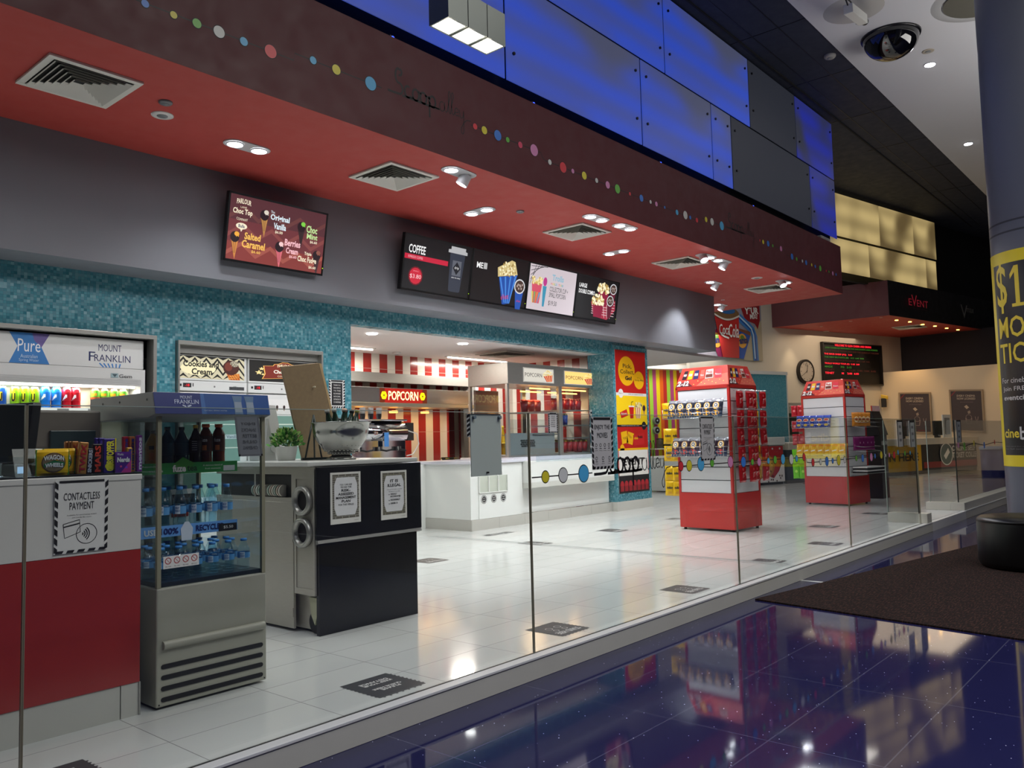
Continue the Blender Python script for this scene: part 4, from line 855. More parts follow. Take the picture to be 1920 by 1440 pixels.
def can(c, art=None):
    def f():
        t = thing('drink_can', 'can', 'can'); g = G(); g.lathe([(.03, 0), (.037, .01), (.037, .17), (.03, .185)], (0, 0, 0), mt(c, .3, .3), n=16)
        curved(g, .0375, .06, .14, FC-25, FC+25, mt('e8d820', .4)); ctext(g, 'U', .0382, .055, .13, FC-22, FC+22, INK, .05); g.build('body', t)
        g = G(); g.lathe([(.03, .185), (.028, .19)], (0, 0, 0), mt('c0c4c6', .3, .9), n=16); g.build('lid', t); return t
    return f
row(can('2058b8'), [(x, 8.12, 1.655) for x in (2.3, 2.385, 2.47, 2.552)], lambda i: 'blue energy drink can on the lit fridge shelf, %s from the left' % ORD[i], 'blue cans on the lit shelf')
row(can('9ad820'), [(x, 8.12, 1.655) for x in (2.655, 2.735, 2.815)], lambda i: 'lime green energy drink can on the lit fridge shelf, %s from the left' % ORD[i], 'green cans on the lit shelf')
def sport(c): return lambda: bottle('sports_drink', 'x', .235, .042, mt(c, .2), mt('f2f4f6', .4), mt(c, .3), (.3, .62), art=lambda g, r, H: [curved(g, r, H*(.3+.04*k), H*(.36+.06*k), FC-34+10*k, FC-28+16*k, mt('eef2f6', .4), 3) for k in range(4)], neck=.55, shoulder=.78)
row(sport('1f7ad8'), [(x, 8.12, 1.655) for x in (2.905, 3.0)], lambda i: 'blue sports drink bottle with white cap on the lit fridge shelf, %s of two' % ORD[i], 'blue sports drinks')
row(sport('c01c2c'), [(x, 8.12, 1.655) for x in (3.09, 3.17)], lambda i: 'red sports drink bottle with white cap on the lit fridge shelf, %s of two' % ORD[i], 'red sports drinks')
def juice(c1, c2): return lambda: bottle('juice_bottle', 'x', .225, .04, mt('b0502c', .3), mt('2a2a28', .4), mt(c1, .4), (.5, .78), art=lambda g, r, H: (curved(g, r, H*.12, H*.34, FC-26, FC+26, mt('f0ece4', .5)), curved(g, r, H*.55, H*.66, FC-36, FC+36, mt(c2, .5))), neck=.5, shoulder=.8)
row(juice('6ab83a', 'f0a020'), [(3.345+.088*k, 8.12, 1.655) for k in range(4)], lambda i: 'orange juice bottle with a green label, %s from left on the lit fridge shelf' % ORD[i], 'juice bottles on the lit shelf')
def water_art(g, r, H): curved(g, r, H*.34, H*.56, FC-38, FC+8, mt('eef4f8', .4)); ctext(g, 'PURE', r+.0004, H*.4, H*.48, FC-32, FC+2, mt('2a5aa0', .5))
def water(): return bottle('water_bottle', 'x', .25, .036, M_PET, mt('3c8ad0', .4), mt('3a86c8', .35), (.34, .58), art=water_art, neck=.4, shoulder=.7)
row(water, [(2.2+.085*k, 8.12, 1.25) for k in range(8)], lambda i: 'water bottle on the lower shelf of the wall fridge, %s from the left' % ORD[i], 'water bottles in the wall fridge')

# ================================================================ ICE CREAM FREEZERS
g = G()
for a in ((4.085, 5.865, 7.95, 8.06, 2.32, 2.36), (4.085, 4.105, 7.95, 8.06, .02, 2.32), (5.84, 5.865, 7.95, 8.1, .02, 2.32), (4.105, 5.84, 8.02, 8.06, 2.24, 2.32)): g.box(*a, M_STEEL)
struct(g, 'freezer_surround', .003)  # steel surround of the two freezers
def zigzag(g, n, k, m, th=.13, l=2):
    for r_ in range(k):
        P = [(i/n, -.2+r_*.36+(.32 if i % 2 else 0)) for i in range(n+1)]
        for a, b in zip(P, P[1:]):
            q = [(a[0], a[1]), (b[0], b[1]), (b[0], b[1]+th), (a[0], a[1]+th)]; q = [(u, min(1, max(0, v))) for u, v in q]; g.poly(q, m, l)
def art_cookies(g):
    g.rect(0, 0, 1, 1, E('d8cfae', .85)); zigzag(g, 12, 4, E('1c1a18', .5), .12, 2); blob(g, .3, .45, .26, .3, E('f2e8bc', .95), 2.6); g.text('Cookies and', .08, .52, .6, .8, E('241c14', .5), l=4, bold=.03, sh=.03); g.text('Cream', .2, .18, .5, .46, E('241c14', .5), l=4, bold=.03, sh=.03)
    g.poly([(.72, .3), (.92, .3), (.93, .0), (.76, .0)], E('d87828', .9), 3); [g.line([(.73+.04*i, .3), (.8+.04*i, .01)], .008, E('8a3c10', .7), 4) for i in range(4)]; [g.line([(.9, .28-.08*i), (.76, .24-.09*i)], .008, E('f0a850', .9), 4) for i in range(3)]
    blob(g, .79, .56, .125, .34, E('4a1c14', .8), 5); blob(g, .75, .6, .06, .2, E('7a3424', .8), 6); blob(g, .84, .74, .07, .14, E('a09884', .9), 6); dotsfill(g, 30, lambda u, v: (u-.84)**2/.004+(v-.74)**2/.02 < 1, (E('2c2620', .7), E('e8e2cc', .9)), .008, 7)
def art_parlour(g):
    g.rect(0, 0, 1, 1, E('16130f', .7)); og = E('f2b45a', 1.1); rd = E('7c2412', .9)
    for s, m, l in ((1.05, og, 2), (1.0, rd, 3)):
        c = [(.2, .14), (.24, .36), (.22, .74), (.36, .76), (.38, .84), (.44, .86), (.5, .94), (.58, .94), (.64, .86), (.7, .84), (.72, .76), (.84, .74), (.82, .36), (.86, .14), (.52, .2)]; g.poly([(.53+(u-.53)*s, .5+(v-.5)*s) for u, v in c], m, l)
    g.text('PARLOUR', .42, .7, .62, .84, E('f6e8c0', 1), l=5, bold=.02, arc=.03); g.text('LANE', .48, .6, .57, .66, E('f6e8c0', 1), l=5); g.text('Choc Top', .36, .36, .7, .58, E('fdf6e4', 1), l=5, bold=.03, sh=.02); g.text('COMPANY', .42, .24, .64, .32, E('f6e8c0', 1), l=5)
    for u, v, r in ((.14, .42, .06), (.18, .6, .045), (.2, .34, .03)): g.poly([(u+(r if i % 2 == 0 else r*.45)*math.cos(R(90+36*i)), v+(r if i % 2 == 0 else r*.45)*2*math.sin(R(90+36*i))) for i in range(10)], E('f8dc98', 1), 6)
for x0, x1, art, lb in ((4.11, 4.93, art_cookies, 'white upright freezer with a lit Cookies and Cream panel on a zigzag ground'), (4.935, 5.84, art_parlour, 'white upright freezer with a lit dark Parlour Lane panel behind the brown board')):
    t = thing('upright_freezer', lb, 'freezer', ((x0+x1)/2, 8.5, 0)); yf = 8.06
    g = G(); g.box(x0, x1, yf+.03, 8.9, .02, 2.24, mt('d4d6d4', .35)); g.build('cabinet', t)
    g = G(); g.box(x0+.01, x1-.01, yf, yf+.03, 1.965, 2.235, mt('dcdedc', .3)); h0 = g.build('header', t, .003)
    g = G().plane((x0+.02, yf, 1.985), (1, 0, 0), w=x1-x0-.055, h=.235); art(g); g.build('lit_print', h0)
    g = G(); g.box(x0+.005, x1-.005, yf-.005, yf+.03, 1.855, 1.96, mt('dcdedc', .3)); h1 = g.build('control_strip', t, .004)
    g = G().plane((x0, yf-.005, 1.86), (1, 0, 0)); g.rect(.08, .03, .17, .075, INK, 1); g.text('-18', .1, .04, .15, .065, E('ff2030', 1.5)); g.rect(.04, .04, .065, .065, INK); g.rect(.185, .04, .195, .075, INK); blob(g, .43, .045, .01, .01, mt('777777', .5)); g.build('display', h1)
    if x0 < 4.5: g = G().plane((x0+.6, yf-.005, 1.875), (1, 0, 0), w=.18, h=.045); g.rect(0, 0, 1, .8, mt('55575a', .4)); g.text('williams', .05, .1, .95, 1, mt('1c1c1e', .5)); g.build('badge', h1)
    g = G(); g.box(x0+.01, x1-.01, yf, yf+.03, .6, 1.84, mt('e2e4e2', .3)); dr = g.build('door', t, .005)
    g = G(); g.box(x0+.09, x1-.09, yf-.004, yf, .75, 1.6, E('9ecfc0', .4)); g.build('window', dr)
    g = G().plane((x0+.1, yf-.005, 1.62), (1, 0, 0), w=x1-x0-.2, h=.17); g.rect(0, 0, 1, 1, mt('e8e8e6', .4)); [(g.poly([(.1+.13*i, .4), (.14+.13*i, .4), (.12+.13*i, .2)], mt('8a6a48', .5), 2), blob(g, .12+.13*i, .48, .022, .12, mt('2c1c18', .5), 3)) for i in range(7)]; g.build('sticker', dr)
    for z in (1.0, 1.25, 1.5): g = G(); g.box(x0+.1, x1-.1, yf-.008, yf-.004, z, z+.012, mt('dcecdf', .4)); g.build('shelf_edge', dr)
    for k in range(3): g = G().plane((x0+.15+.2*k, yf-.008, 1.35), (1, 0, 0), w=.17, h=.08); g.rect(0, 0, 1, .6, mt('c8dce0', .5), 1); g.text('Vanilla', .1, .1, .9, .5, mt('23405a', .5)); g.build('flavour_label', dr)
    g = G(); g.box(x0+.03, x0+.055, yf-.03, yf, 1.0, 1.4, mt('b0b2b4', .3, .6)); g.build('handle', dr, .004)
def art_thank(g): g.rect(0, 0, 1, 1, mt('dcdcda', .5), .6); candy_border(g, b=.1, n=10); g.rect(.16, .1, .84, .9, INK, 3); [g.text(s, .28, .79-i*.1, .72, .84-i*.1, PAPER, l=4) for i, s in enumerate(('THANK YOU', 'FOR KEEPING', 'TO THE', 'RECOMMENDED', 'SOCIAL', 'DISTANCING OF', '1.5 METRES'))]
sheet('notice', 'black and white social distancing notice on the teal wall, the upper one', (5.975, YW-.004, 1.697), (1, 0, 0), .235, .34, art_thank)
sheet('notice', 'white notice with a striped frame low on the teal wall behind the silver bowl', (5.99, YW-.004, 1.25), (1, 0, 0), .235, .33, lambda g: (candy_border(g, b=.1, n=10), g.text('THANK YOU', .25, .7, .75, .82, INK), g.rect(.2, .9, .8, .96, INK)))

# ================================================================ WHITE SERVICE COUNTER
CX0, CX1, CYF, CYB = 8.46, 11.98, 8.06, 9.0
t = thing('service_counter', 'long white service counter under the popcorn cabinets with a stepped front', 'counter', (10.2, 8.5, 0))
g = G(); g.box(CX0, 9.6, CYF+.02, 9.2, .155, .94, WHTG); g.box(9.6, CX1, CYF+.06, CYB, .155, .94, WHTG); g.box(8.62, 9.24, CYF+.005, CYF+.02, .155, .52, WHTG); g.build('body', t)
g = G(); g.box(7.0, CX0, 9.0, 9.2, 0, .94, WHTG); g.build('return_panel', t)
g = G(); g.box(6.7, CX0+.03, 9.1, 9.75, .94, .985, mt('dcdbe6', .15)); g.box(CX0-.03, 9.72, CYF-.01, 9.22, .94, .985, mt('dcdbe6', .15)); g.box(9.72, CX1, CYF+.3, CYB+.5, .94, 1.0, mt('dcdbe6', .15)); g.build('worktop', t, .004)
g = G(); k = CX0
while k < CX1: g.box(k+.002, min(k+.58, CX1)-.002, CYF, CYF+.03, 0, .153, mt('b9b7b0', .3, noise=.03)); k += .58
g.box(CX0-.01, CX0, CYF, 9.2, 0, .153, mt('b9b7b0', .3, noise=.03)); g.build('kick_board', t)
g = G()
for i in range(4): x = 8.62+.205*i; g.box(x-.006, x+.006, CYF-.01, CYF+.02, .53, .76, WHT)
g.box(8.62, 9.24, CYF+.012, CYF+.02, .53, .76, mt('bfc4b8', .5)); g.box(8.62, 9.24, CYF-.01, CYF+.02, .52, .53, WHT); g.build('cup_slots', t)
for i in range(3):
    x = 8.72+.21*i; g = G().plane((x, CYF+.004, .43), (1, 0, 0)); g.disc(0, 0, .062, INK, 1, asp=1); g.disc(0, 0, .055, WHT, 2, asp=1); g.disc(0, 0, .046, INK, 3, asp=1)
    g.text(('JUG', 'LID', 'NAP')[i], -.026, .006, .026, .026, WHT, l=4); g.text(('SLOT', 'BOX', 'KIN')[i], -.028, -.026, .028, -.006, WHT, l=4); g.build('round_label', t)
g = G(); g.box(9.66, 11.9, CYF-.12, CYF+.06, .62, .93, WHTG); g.box(9.62, 9.66, CYF-.13, CYF+.06, .62, .95, WHT); g.box(9.62, 11.9, CYF-.12, CYF+.06, .54, .62, mt('cfcfc8', .4)); g.build('hatch', t, .003)
g = G(); g.box(9.78, 11.4, CYF-.125, CYF-.115, .93, 1.03, M_CLEAR); g.build('guard', t)

# popcorn cabinets
PO = E('f5f1e6', .75)
def art_pop(lit):
    def f(g):
        g.rect(0, 0, 1, 1, E('f4eee0', .7) if not lit else E('ffd27a', 1.1)); g.text('POPCORN', .03, .36, .6, .66, E('3a2a26', .5), l=3)  # the unlit sign's print is given a weaker glow as well
        g.poly([(.66, .45), (.97, .62), (.95, .08), (.76, .02)], E('c8361c', .9), 3); [g.poly([(.7+.07*i, .48+.03*i), (.73+.07*i, .5+.03*i), (.8+.04*i, .04), (.78+.04*i, .04)], E('f0b080', .9), 4) for i in range(4)]
        dotsfill(g, 45, lambda u, v: .64 < u < .98 and .45+.3*(u-.66) < v < .95-8*(u-.82)**2, (E('f8eaa8', 1), E('e0c060', .9)), .022, 5)
    return f
def popcab(x0, x1, lab, lit):
    y0, y1 = 8.45, 9.3; t = thing('popcorn_cabinet', lab, 'popcorn cabinet', ((x0+x1)/2, 8.9, 1.0)); z0, z1 = 1.0, 2.5
    g = G(); g.box(x0, x1, y0-.02, y1, 2.16, z1, M_STEEL); h0 = g.build('header', t, .006)
    ca = (x0+.28*(x1-x0), x1-.16*(x1-x0)) if not lit else (x0+.1, x1-.08)
    g = G(); g.box(ca[0]-.02, ca[1]+.02, y0-.03, y0-.02, 2.2, 2.44, mt('d8d4cc', .4)); g.build('sign_frame', h0, .004)
    g = G().plane((ca[0], y0-.03, 2.215), (1, 0, 0), w=ca[1]-ca[0], h=.21); art_pop(lit)(g); g.build('lit_print', h0)
    for x in (x0, x1-.045):
        for y in (y0, y1-.045): g = G(); g.box(x, x+.045, y, y+.045, z0, 2.16, M_STEEL); g.build('post', t)
    g = G(); g.box(x0+.045, x1-.045, y0+.045, y1-.045, z0, z0+.03, M_STEEL); g.build('base', t)
    g = G(); g.box(x0+.05, x1-.05, y0+.01, y0+.016, z0+.03, 2.16, M_CLEAR); g.build('front_glass', t)
    g = G(); g.box(x0+.01, x0+.016, y0+.05, y1-.05, z0+.03, 2.16, M_CLEAR); g.build('side_glass', t)
    return t
a = popcab(9.73, 11.1, 'taller stainless popcorn warmer with an unlit popcorn sign, the left of two', False)
b_ = popcab(11.105, 12.14, 'stainless snack warmer with a glowing yellow popcorn sign, the right of two', True)
for t, x0, x1 in ((a, 10.42, 11.05), (b_, 11.15, 12.1)):
    for z in (2.12, 2.08): g = G(); g.cyl((x0+.05, 8.6+(2.12-z)*5, z), (x1-.05, 8.6+(2.12-z)*5, z), .012, E('ffb35c', 5.0), n=8); g.build('heat_lamp', t)
    light('AREA', 'heat_light', t, ((x0+x1)/2, 8.85, 2.05), 9, (1, .6, .28), shape='RECTANGLE', size=.5, size_y=.3)
    for z in ((1.35, 1.72) if x0 < 11 else (1.28, 1.5, 1.76)): g = G(); g.box(x0, x1, 8.5, 9.2, z, z+.012, M_STEEL); g.build('shelf', t)
g = G(); g.box(9.8, 10.36, 9.2, 9.24, 1.03, 2.1, mt('6f5a4c', .4)); g.box(9.78, 11.0, 8.52, 8.56, 1.03, 1.38, mt('8b8e8c', .4)); g.box(9.82, 10.95, 8.5, 8.52, 1.38, 1.6, M_CLEAR); g.build('tank', a)
g = G()
for r_ in range(4):
    for k in range(8): x = 10.12+.045*k+.02*(r_ % 2); g.cyl((x, 8.519, 1.26-.03*r_), (x, 8.51, 1.26-.03*r_), .014, BLK, n=6)
g.build('speaker_grille', a)
rn = random.Random(5)
def tub(c1, c2, r=.07, h=.17, seed=0):
    t = thing('popcorn_tub', 'x', 'popcorn tub'); g = G(); g.lathe([(r*.78, 0), (r, h)], (0, 0, 0), mt(c1, .4), n=14); g.build('cup', t)
    g = G(); q = random.Random(seed)
    for i in range(14): g.sphere((q.uniform(-.6, .6)*r, q.uniform(-.6, .6)*r, h+q.uniform(0, .025)), .02, mt(c2, .8), n=6, k=4)
    g.build('popcorn', t); return t
row(lambda: tub('b02020', 'e8c048'), [(11.22+.15*k, 8.62, 1.05-.0) for k in range(6)], lambda i: 'red tub of yellow popcorn, %s from left at the bottom of the lit warmer' % ORD[i], 'popcorn tubs in the lit warmer')
row(lambda: tub('1d4fa0', 'd8b050'), [(11.25+.16*k, 8.62, 1.512) for k in range(2)], lambda i: 'blue popcorn tub on the middle shelf of the lit snack warmer, %s of two' % ORD[i], 'blue tubs in the lit warmer')
row(lambda: tub('a3182e', '6a2020'), [(11.25+.17*k, 8.7, 1.772) for k in range(5)], lambda i: 'dark red tub, %s from left on the top shelf of the lit warmer' % ORD[i], 'red tubs in the lit warmer')
row(lambda: tub('7a1a20', 'b03024'), [(10.5+.17*k, 8.75, 1.732) for k in range(3)], lambda i: 'dark red tub, %s from left in the warmer with the unlit sign' % ORD[i], 'red tubs in the left warmer')
for k, (x, z) in enumerate(((11.98, 1.72), (11.98, 1.42), (11.98, 1.14))):
    g = G().plane((x, 8.44, z), (1, 0, 0)); g.disc(0, 0, .062, WHT, 1, asp=1); g.disc(0, 0, .055, INK, 2, asp=1); g.disc(0, 0, .048, WHT, 3, asp=1); g.rect(-.035, -.012, .035, .022, INK, 4); g.build('round_label', b_)

# kitchen fittings
t = thing('popcorn_machine', 'wide popcorn machine with a glowing red and yellow popcorn sign behind the opening', 'popcorn machine', (9.0, 10.1, .95)); X0, X1, Y0_, Y1_ = 7.6, 10.4, 9.85, 10.45
g = G(); g.box(X0, X1, Y0_, Y1_, 1.9, 2.14, M_STEEL); g.box(X0, X1+.05, Y0_-.05, Y1_, 1.84, 1.9, mt('b3ae98', .35, .5)); h0 = g.build('header', t, .005)
g = G().plane((8.32, Y0_-.001, 1.905), (1, 0, 0), w=1.0, h=.225, lay=.002); g.rect(0, 0, 1, 1, E('b81a10', 1.0)); g.rect(0, 0, .1, 1, E('7a2a08', .8), 1.5); g.rect(.9, 0, 1, 1, E('7a2a08', .8), 1.5); g.text('POPCORN', .17, .18, .8, .82, E('ffe9a0', 2.6), l=3, bold=.01, sh=.03)
for u in (.08, .9):
    for a_ in range(6): blob(g, u+.03*math.cos(a_*1.05), .5+.16*math.sin(a_*1.05), .032, .14, E('f4e010', 1.8), 3, n=8)
    blob(g, u, .5, .018, .08, E('8a6a08', .8), 4, n=8)
g.build('neon_sign', h0)
g = G(); g.box(X0, X1, Y1_-.02, Y1_, .95, 1.84, M_STR); g.build('back_panel', t)
g = G(); g.box(X1-.05, X1, Y0_, Y0_+.05, .95, 1.84, mt('cfcac0', .4)); g.build('post', t)
g = G(); g.box(X0, X1, Y0_, Y1_, .9, .95, M_STEEL); g.build('base', t)
for x in (8.2, 8.9, 9.6): g = G(); g.cyl((x, 10.2, 1.8), (x, 10.2, 1.76), .07, E('ffb050', 4.0), n=12); g.build('heat_lamp', t)
light('AREA', 'heat_light', t, (9.2, 10.1, 1.8), 12, (1, .58, .25), shape='RECTANGLE', size=2.0, size_y=.3)
t = thing('back_bench', 'dark stainless bench along the kitchen wall under the popcorn machine', 'bench', (8.8, 10, 0)); g = G(); g.box(6.4, 10.6, 9.8, 10.48, .86, .9, M_STEELD); g.build('worktop', t)
g = G(); g.box(6.4, 10.6, 9.85, 10.48, 0, .86, mt('4a3c38', .5)); g.build('cabinet', t)
t = thing('bench_board', 'wooden bench end beside the striped corner, under the sauce bottles', 'bench', (11.6, 10, 0)); g = G(); g.box(11.2, 12.24, 9.9, 10.48, .86, .92, M_WOOD); g.build('worktop', t); g = G(); g.box(11.2, 12.2, 9.95, 10.48, 0, .86, mt('5a4038', .5)); g.build('cabinet', t)
def sauce(c): return lambda: bottle('syrup_bottle', 'x', .62, .05, mt(c, .25), mt(c, .25), None, neck=.35, shoulder=.5)
row(sauce('e0901c'), [(11.35, 10.1, .92)], lambda i: 'orange syrup bottle against the striped kitchen wall')
row(sauce('c8b020'), [(11.48, 10.1, .92), (11.66, 10.15, .92)], lambda i: 'tall yellow syrup bottle against the striped kitchen wall, %s of two' % ORD[i], 'yellow syrup bottles')
t = thing('bench_box', 'dark box with a magenta front at the end of the kitchen bench', 'box', (11.9, 10.1, .92)); g = G(); g.box(11.82, 12.0, 10.0, 10.2, .92, 1.3, mt('17141c', .5)); g.build('body', t); g = G(); g.box(11.82, 12.0, 9.992, 10.0, .95, 1.12, mt('b0207a', .5)); g.build('front_label', t)
t = thing('scoop_bin', 'olive metal scoop tray on the bench right of the espresso machine', 'tray', (9.9, 9.95, .9)); g = G(); g.lathe([(.1, 0), (.15, .1), (.16, .11)], (9.9, 9.97, .9), mt('3a3a34', .4, .5), n=4, smooth=False); g.build('tray', t); g = G(); g.box(9.8, 10.03, 9.88, 10.06, .98, 1.0, mt('a0a060', .5)); g.build('lid', t)
# espresso machine
t = thing('espresso_machine', 'chrome espresso machine with a blue sticker behind the silver bowl', 'coffee machine', (7.9, 9.0, .95)); ex0, ex1, ey0, ey1 = 6.9, 8.08, 8.9, 9.4
M_CHR = mt('c2c2c6', .08, 1.0)
g = G(); g.lathe([(.01, 0), (.24, 0), (.24, 1.18), (.01, 1.18)], (0, 0, 0), M_CHR, n=32); V = [Vector((ex0+p.z, 9.18+p.x, 1.42+p.y*.75)) for p in [Vector(q) for q in g.v]]; g.v = V; g.build('boiler_hood', t)
g = G(); g.box(ex0, ex1, 9.0, 9.45, .985, 1.35, M_CHR); g.build('body', t, .01)
g = G(); g.box(ex0-.02, ex1+.02, 8.98, 9.45, 1.585, 1.61, M_CHR); g.build('cup_rail', t, .006)
g = G(); g.box(ex0+.05, ex1-.05, 8.86, 9.0, .99, 1.03, M_STEEL); g.build('drip_tray', t)
g = G(); g.box(7.62, 7.7, 8.93, 8.935, 1.22, 1.42, mt('4f8fd8', .4)); g.build('blue_sticker', t)
for x in (7.2, 7.55, 7.9): g = G(); g.cyl((x, 8.95, 1.16), (x, 8.95, 1.22), .035, M_CHR); g.cyl((x, 8.95, 1.18), (x, 8.8, 1.16), .014, BLK, n=8); g.build('group_handle', t)
g = G(); g.tube([(8.1, 9.0, 1.45), (8.3, 9.0, 1.4), (8.34, 9.0, 1.25), (8.22, 9.0, 1.1), (8.1, 9.0, 1.08)], .008, mt('d8d8d8', .3)); g.build('steam_hose', t)
g = G(); g.box(8.12, 8.24, 9.0, 9.1, 1.3, 1.56, mt('2a2622', .4)); g.build('grinder_spout', t)
def cupstack(): 
    t = thing('cup_stack', 'x', 'cups'); g = G(); 
    for k in range(6): g.lathe([(.03, 0), (.042, .06), (.044, .062)], (0, 0, .022*k), mt('d8d8d8' if k > 1 else '26262c', .5), n=14)
    g.build('cups', t); return t
row(cupstack, [(7.45, 9.2, 1.61), (7.6, 9.2, 1.61), (7.75, 9.2, 1.61)], lambda i: 'stack of paper cups on top of the espresso machine, %s from the left' % ORD[i], 'cup stacks on the espresso machine')
sheet('notice', 'dark sign with a green cup standing on the espresso machine', (6.82, 9.05, 1.6), (1, 0, 0), .3, .36, lambda g: (g.rect(0, 0, 1, 1, mt('24262a', .5)), g.text('DISCOVER', .1, .84, .8, .92, PAPER, l=3), g.text('MULUS', .12, .68, .85, .8, PAPER, l=3, bold=.03), g.poly([(.35, .42), (.68, .42), (.62, .1), (.42, .1)], mt('7cc85a', .5), 3)), th=.01)
for i, (x, y) in enumerate(((7.13, 8.585), (8.92, 8.616))):
    t = thing('recessed_downlight', 'bright round downlight in the white kitchen ceiling, %s of two' % ORD[i], 'downlight', (x, y, 2.75)); g = G(); g.cyl((x, y, 2.75), (x, y, 2.738), .075, E('ffffff', 12.0), n=20); g.build('lamp', t)
    light('SPOT', 'lamp_light', t, (x, y, 2.72), 26, (.96, .97, 1), spot_size=R(140), spot_blend=1, shadow_soft_size=.06)
for i, (x0, x1, y) in enumerate(((7.0, 8.3, 9.95), (10.0, 11.6, 10.05))):
    t = thing('strip_light', 'long fluorescent strip in the kitchen ceiling, %s of two' % ORD[i], 'strip light', ((x0+x1)/2, y, 2.75)); g = G(); g.box(x0, x1, y-.05, y+.05, 2.74, 2.75, mt('c0beb8', .4)); g.build('tray', t); g = G(); g.box(x0+.03, x1-.03, y-.014, y+.014, 2.72, 2.74, E('fff6e6', 9.0)); g.build('tube', t)
    light('AREA', 'tube_light', t, ((x0+x1)/2, y, 2.7), 60, (1, .93, .84), shape='RECTANGLE', size=x1-x0, size_y=.08)
vent('dark square air vent in the white kitchen ceiling', 10.55, 9.2, .36, 0, 2.75, None)
ceil_disc('smoke_detector', 'white smoke detector on the kitchen ceiling near the striped wall', 'smoke detector', 8.9, 10.1, 2.75, .07, mt('c9c6c2', .5), .04)

# ================================================================ PILLAR POSTER
def art_pillar(g):
    YE = mt('f0b414', .35); YL = mt('f2cc18', .35); RD = mt('bd1f1c', .35); WH = mt('e6e3de', .4)
    g.rect(0, 0, 1, 1, RD, .5); blob(g, .36, .855, .27, .105, YE, 2, n=28); blob(g, .76, .795, .17, .065, YE, 2, n=24); g.text('Pick,', .24, .87, .52, .905, INK, l=4, bold=.01); g.text('Collect,', .15, .83, .6, .865, INK, l=4, bold=.01); g.text('Go!', .3, .79, .52, .82, INK, l=4, bold=.05); g.text('Scoop Alley', .62, .785, .92, .803, INK, l=4); g.text('@ Your', .7, .808, .82, .815, INK, l=4)
    g.rect(0, .68, 1, .7, WH, 2); g.rect(0, .475, 1, .68, YL, 2); g.disc(.15, .695, .08, WH, 3); g.text('Step 1', .09, .69, .21, .7, INK, l=5); g.text('PICK your snacks for the film', .4, .686, .88, .695, INK, l=4)
    g.poly([(.1, .56), (.32, .585), (.36, .54), (.14, .52)], RD, 4); g.text('Maltesers', .14, .54, .32, .56, WH, l=5, rot=4)
    g.poly([(.4, .6), (.56, .6), (.53, .52), (.43, .52)], RD, 4); g.rect(.385, .6, .575, .61, WH, 5); g.line([(.48, .61), (.48, .635), (.54, .64)], .012, INK, 5)
    for i in range(6): g.poly([(.6+.037*i, .605), (.619+.037*i, .605), (.64+.024*i, .52), (.627+.024*i, .52)], (mt('b8388a', .4), WH)[i % 2], 4)
    dotsfill(g, 40, lambda u, v: (u-.71)**2/.012+(v-.615)**2/.0005 < 1, (mt('f4e8b0', .6), mt('e0c878', .6)), .022, 5, k2=.4); blob(g, .9, .595, .05, .022, mt('3a2430', .4), 5); g.poly([(.86, .58), (.94, .58), (.91, .55), (.89, .55)], mt('b88a50', .5), 5)
    g.rect(0, .46, 1, .475, INK, 3); g.disc(.88, .468, .075, INK, 4); g.text('Step 2', .83, .464, .93, .472, WH, l=5); g.text('COLLECT your tickets at the counter', .12, .464, .72, .472, WH, l=5)
    for o_, r_ in (((.16, .34), 10), ((.3, .345), -16)):
        c, s_ = math.cos(R(r_)), math.sin(R(r_)); q = [(-.02, 0), (.18, 0), (.18, .085), (-.02, .085)]; g.poly([(o_[0]+x*c-y*5.0*s_*.5, o_[1]+x*s_*.3+y*c) for x, y in q], YE, 4)
    g.text('TICKET', .17, .37, .31, .385, INK, l=6, rot=8); g.text('TICKET', .32, .4, .46, .415, INK, l=6, rot=-30)
    g.poly([(.5, .4), (.88, .42), (.88, .335), (.52, .325)], mt('c8282a', .3), 4); g.text('cine', .53, .37, .66, .39, YE, l=6, bold=.03); g.text('buzz', .66, .38, .82, .4, INK, l=6, bold=.03)
    g.rect(0, .295, 1, .31, YE, 3); g.disc(.14, .31, .07, YE, 3); g.rect(.02, .12, .98, .295, WH, 3.5); g.text('EVENT', .16, .19, .84, .24, INK, l=5, bold=.03); g.text('CINEMAS', .2, .165, .8, .178, mt('55585c', .5), l=5); g.rect(0, .09, 1, .125, INK, 3)
    g.rect(0, 0, 1, .09, mt('1c1416', .5), 2); 
    for i in range(7): blob(g, .1+.135*i, .055, .062, .03, mt('a8202a', .5), 4); g.rect(.045+.135*i, .012, .155+.135*i, .05, mt('8c1a22', .5), 5)
sheet('pillar_poster', 'tall red and yellow Pick Collect Go poster on the teal pillar', (12.07, 7.965, .3), (1, 0, 0), 1.0, 2.52, art_pillar, th=.004, cat='poster')

# ================================================================ RED TILL COUNTER
RX0, RX1, RY = -2.6, 1.855, 3.97
t = thing('till_counter', 'red and white till counter nearest the viewer with a contactless payment notice', 'counter', (0, 4.3, 0))
g = G(); g.box(RX0, RX1, RY, RY+.02, .78, 1.11, mt('d3d2cb', .35, noise=.02)); g.build('white_panel', t)
g = G(); g.box(RX0, RX1, RY, RY+.02, .155, .778, RED); g.build('red_panel', t)
g = G(); g.box(RX0, 1.765, RY+.005, RY+.02, .0, .153, mt('bdbcb4', .3, noise=.04)); g.box(1.77, RX1, RY+.004, RY+.02, 0, .153, mt('bdbcb4', .3, noise=.04)); g.box(RX1-.004, RX1+.004, RY-.002, RY+.6, 0, .155, M_STEEL); g.build('kick_board', t)
g = G(); g.box(RX0, RX1, RY+.02, RY+.66, .0, 1.1, mt('c9c8c1', .4)); g.build('carcass', t)
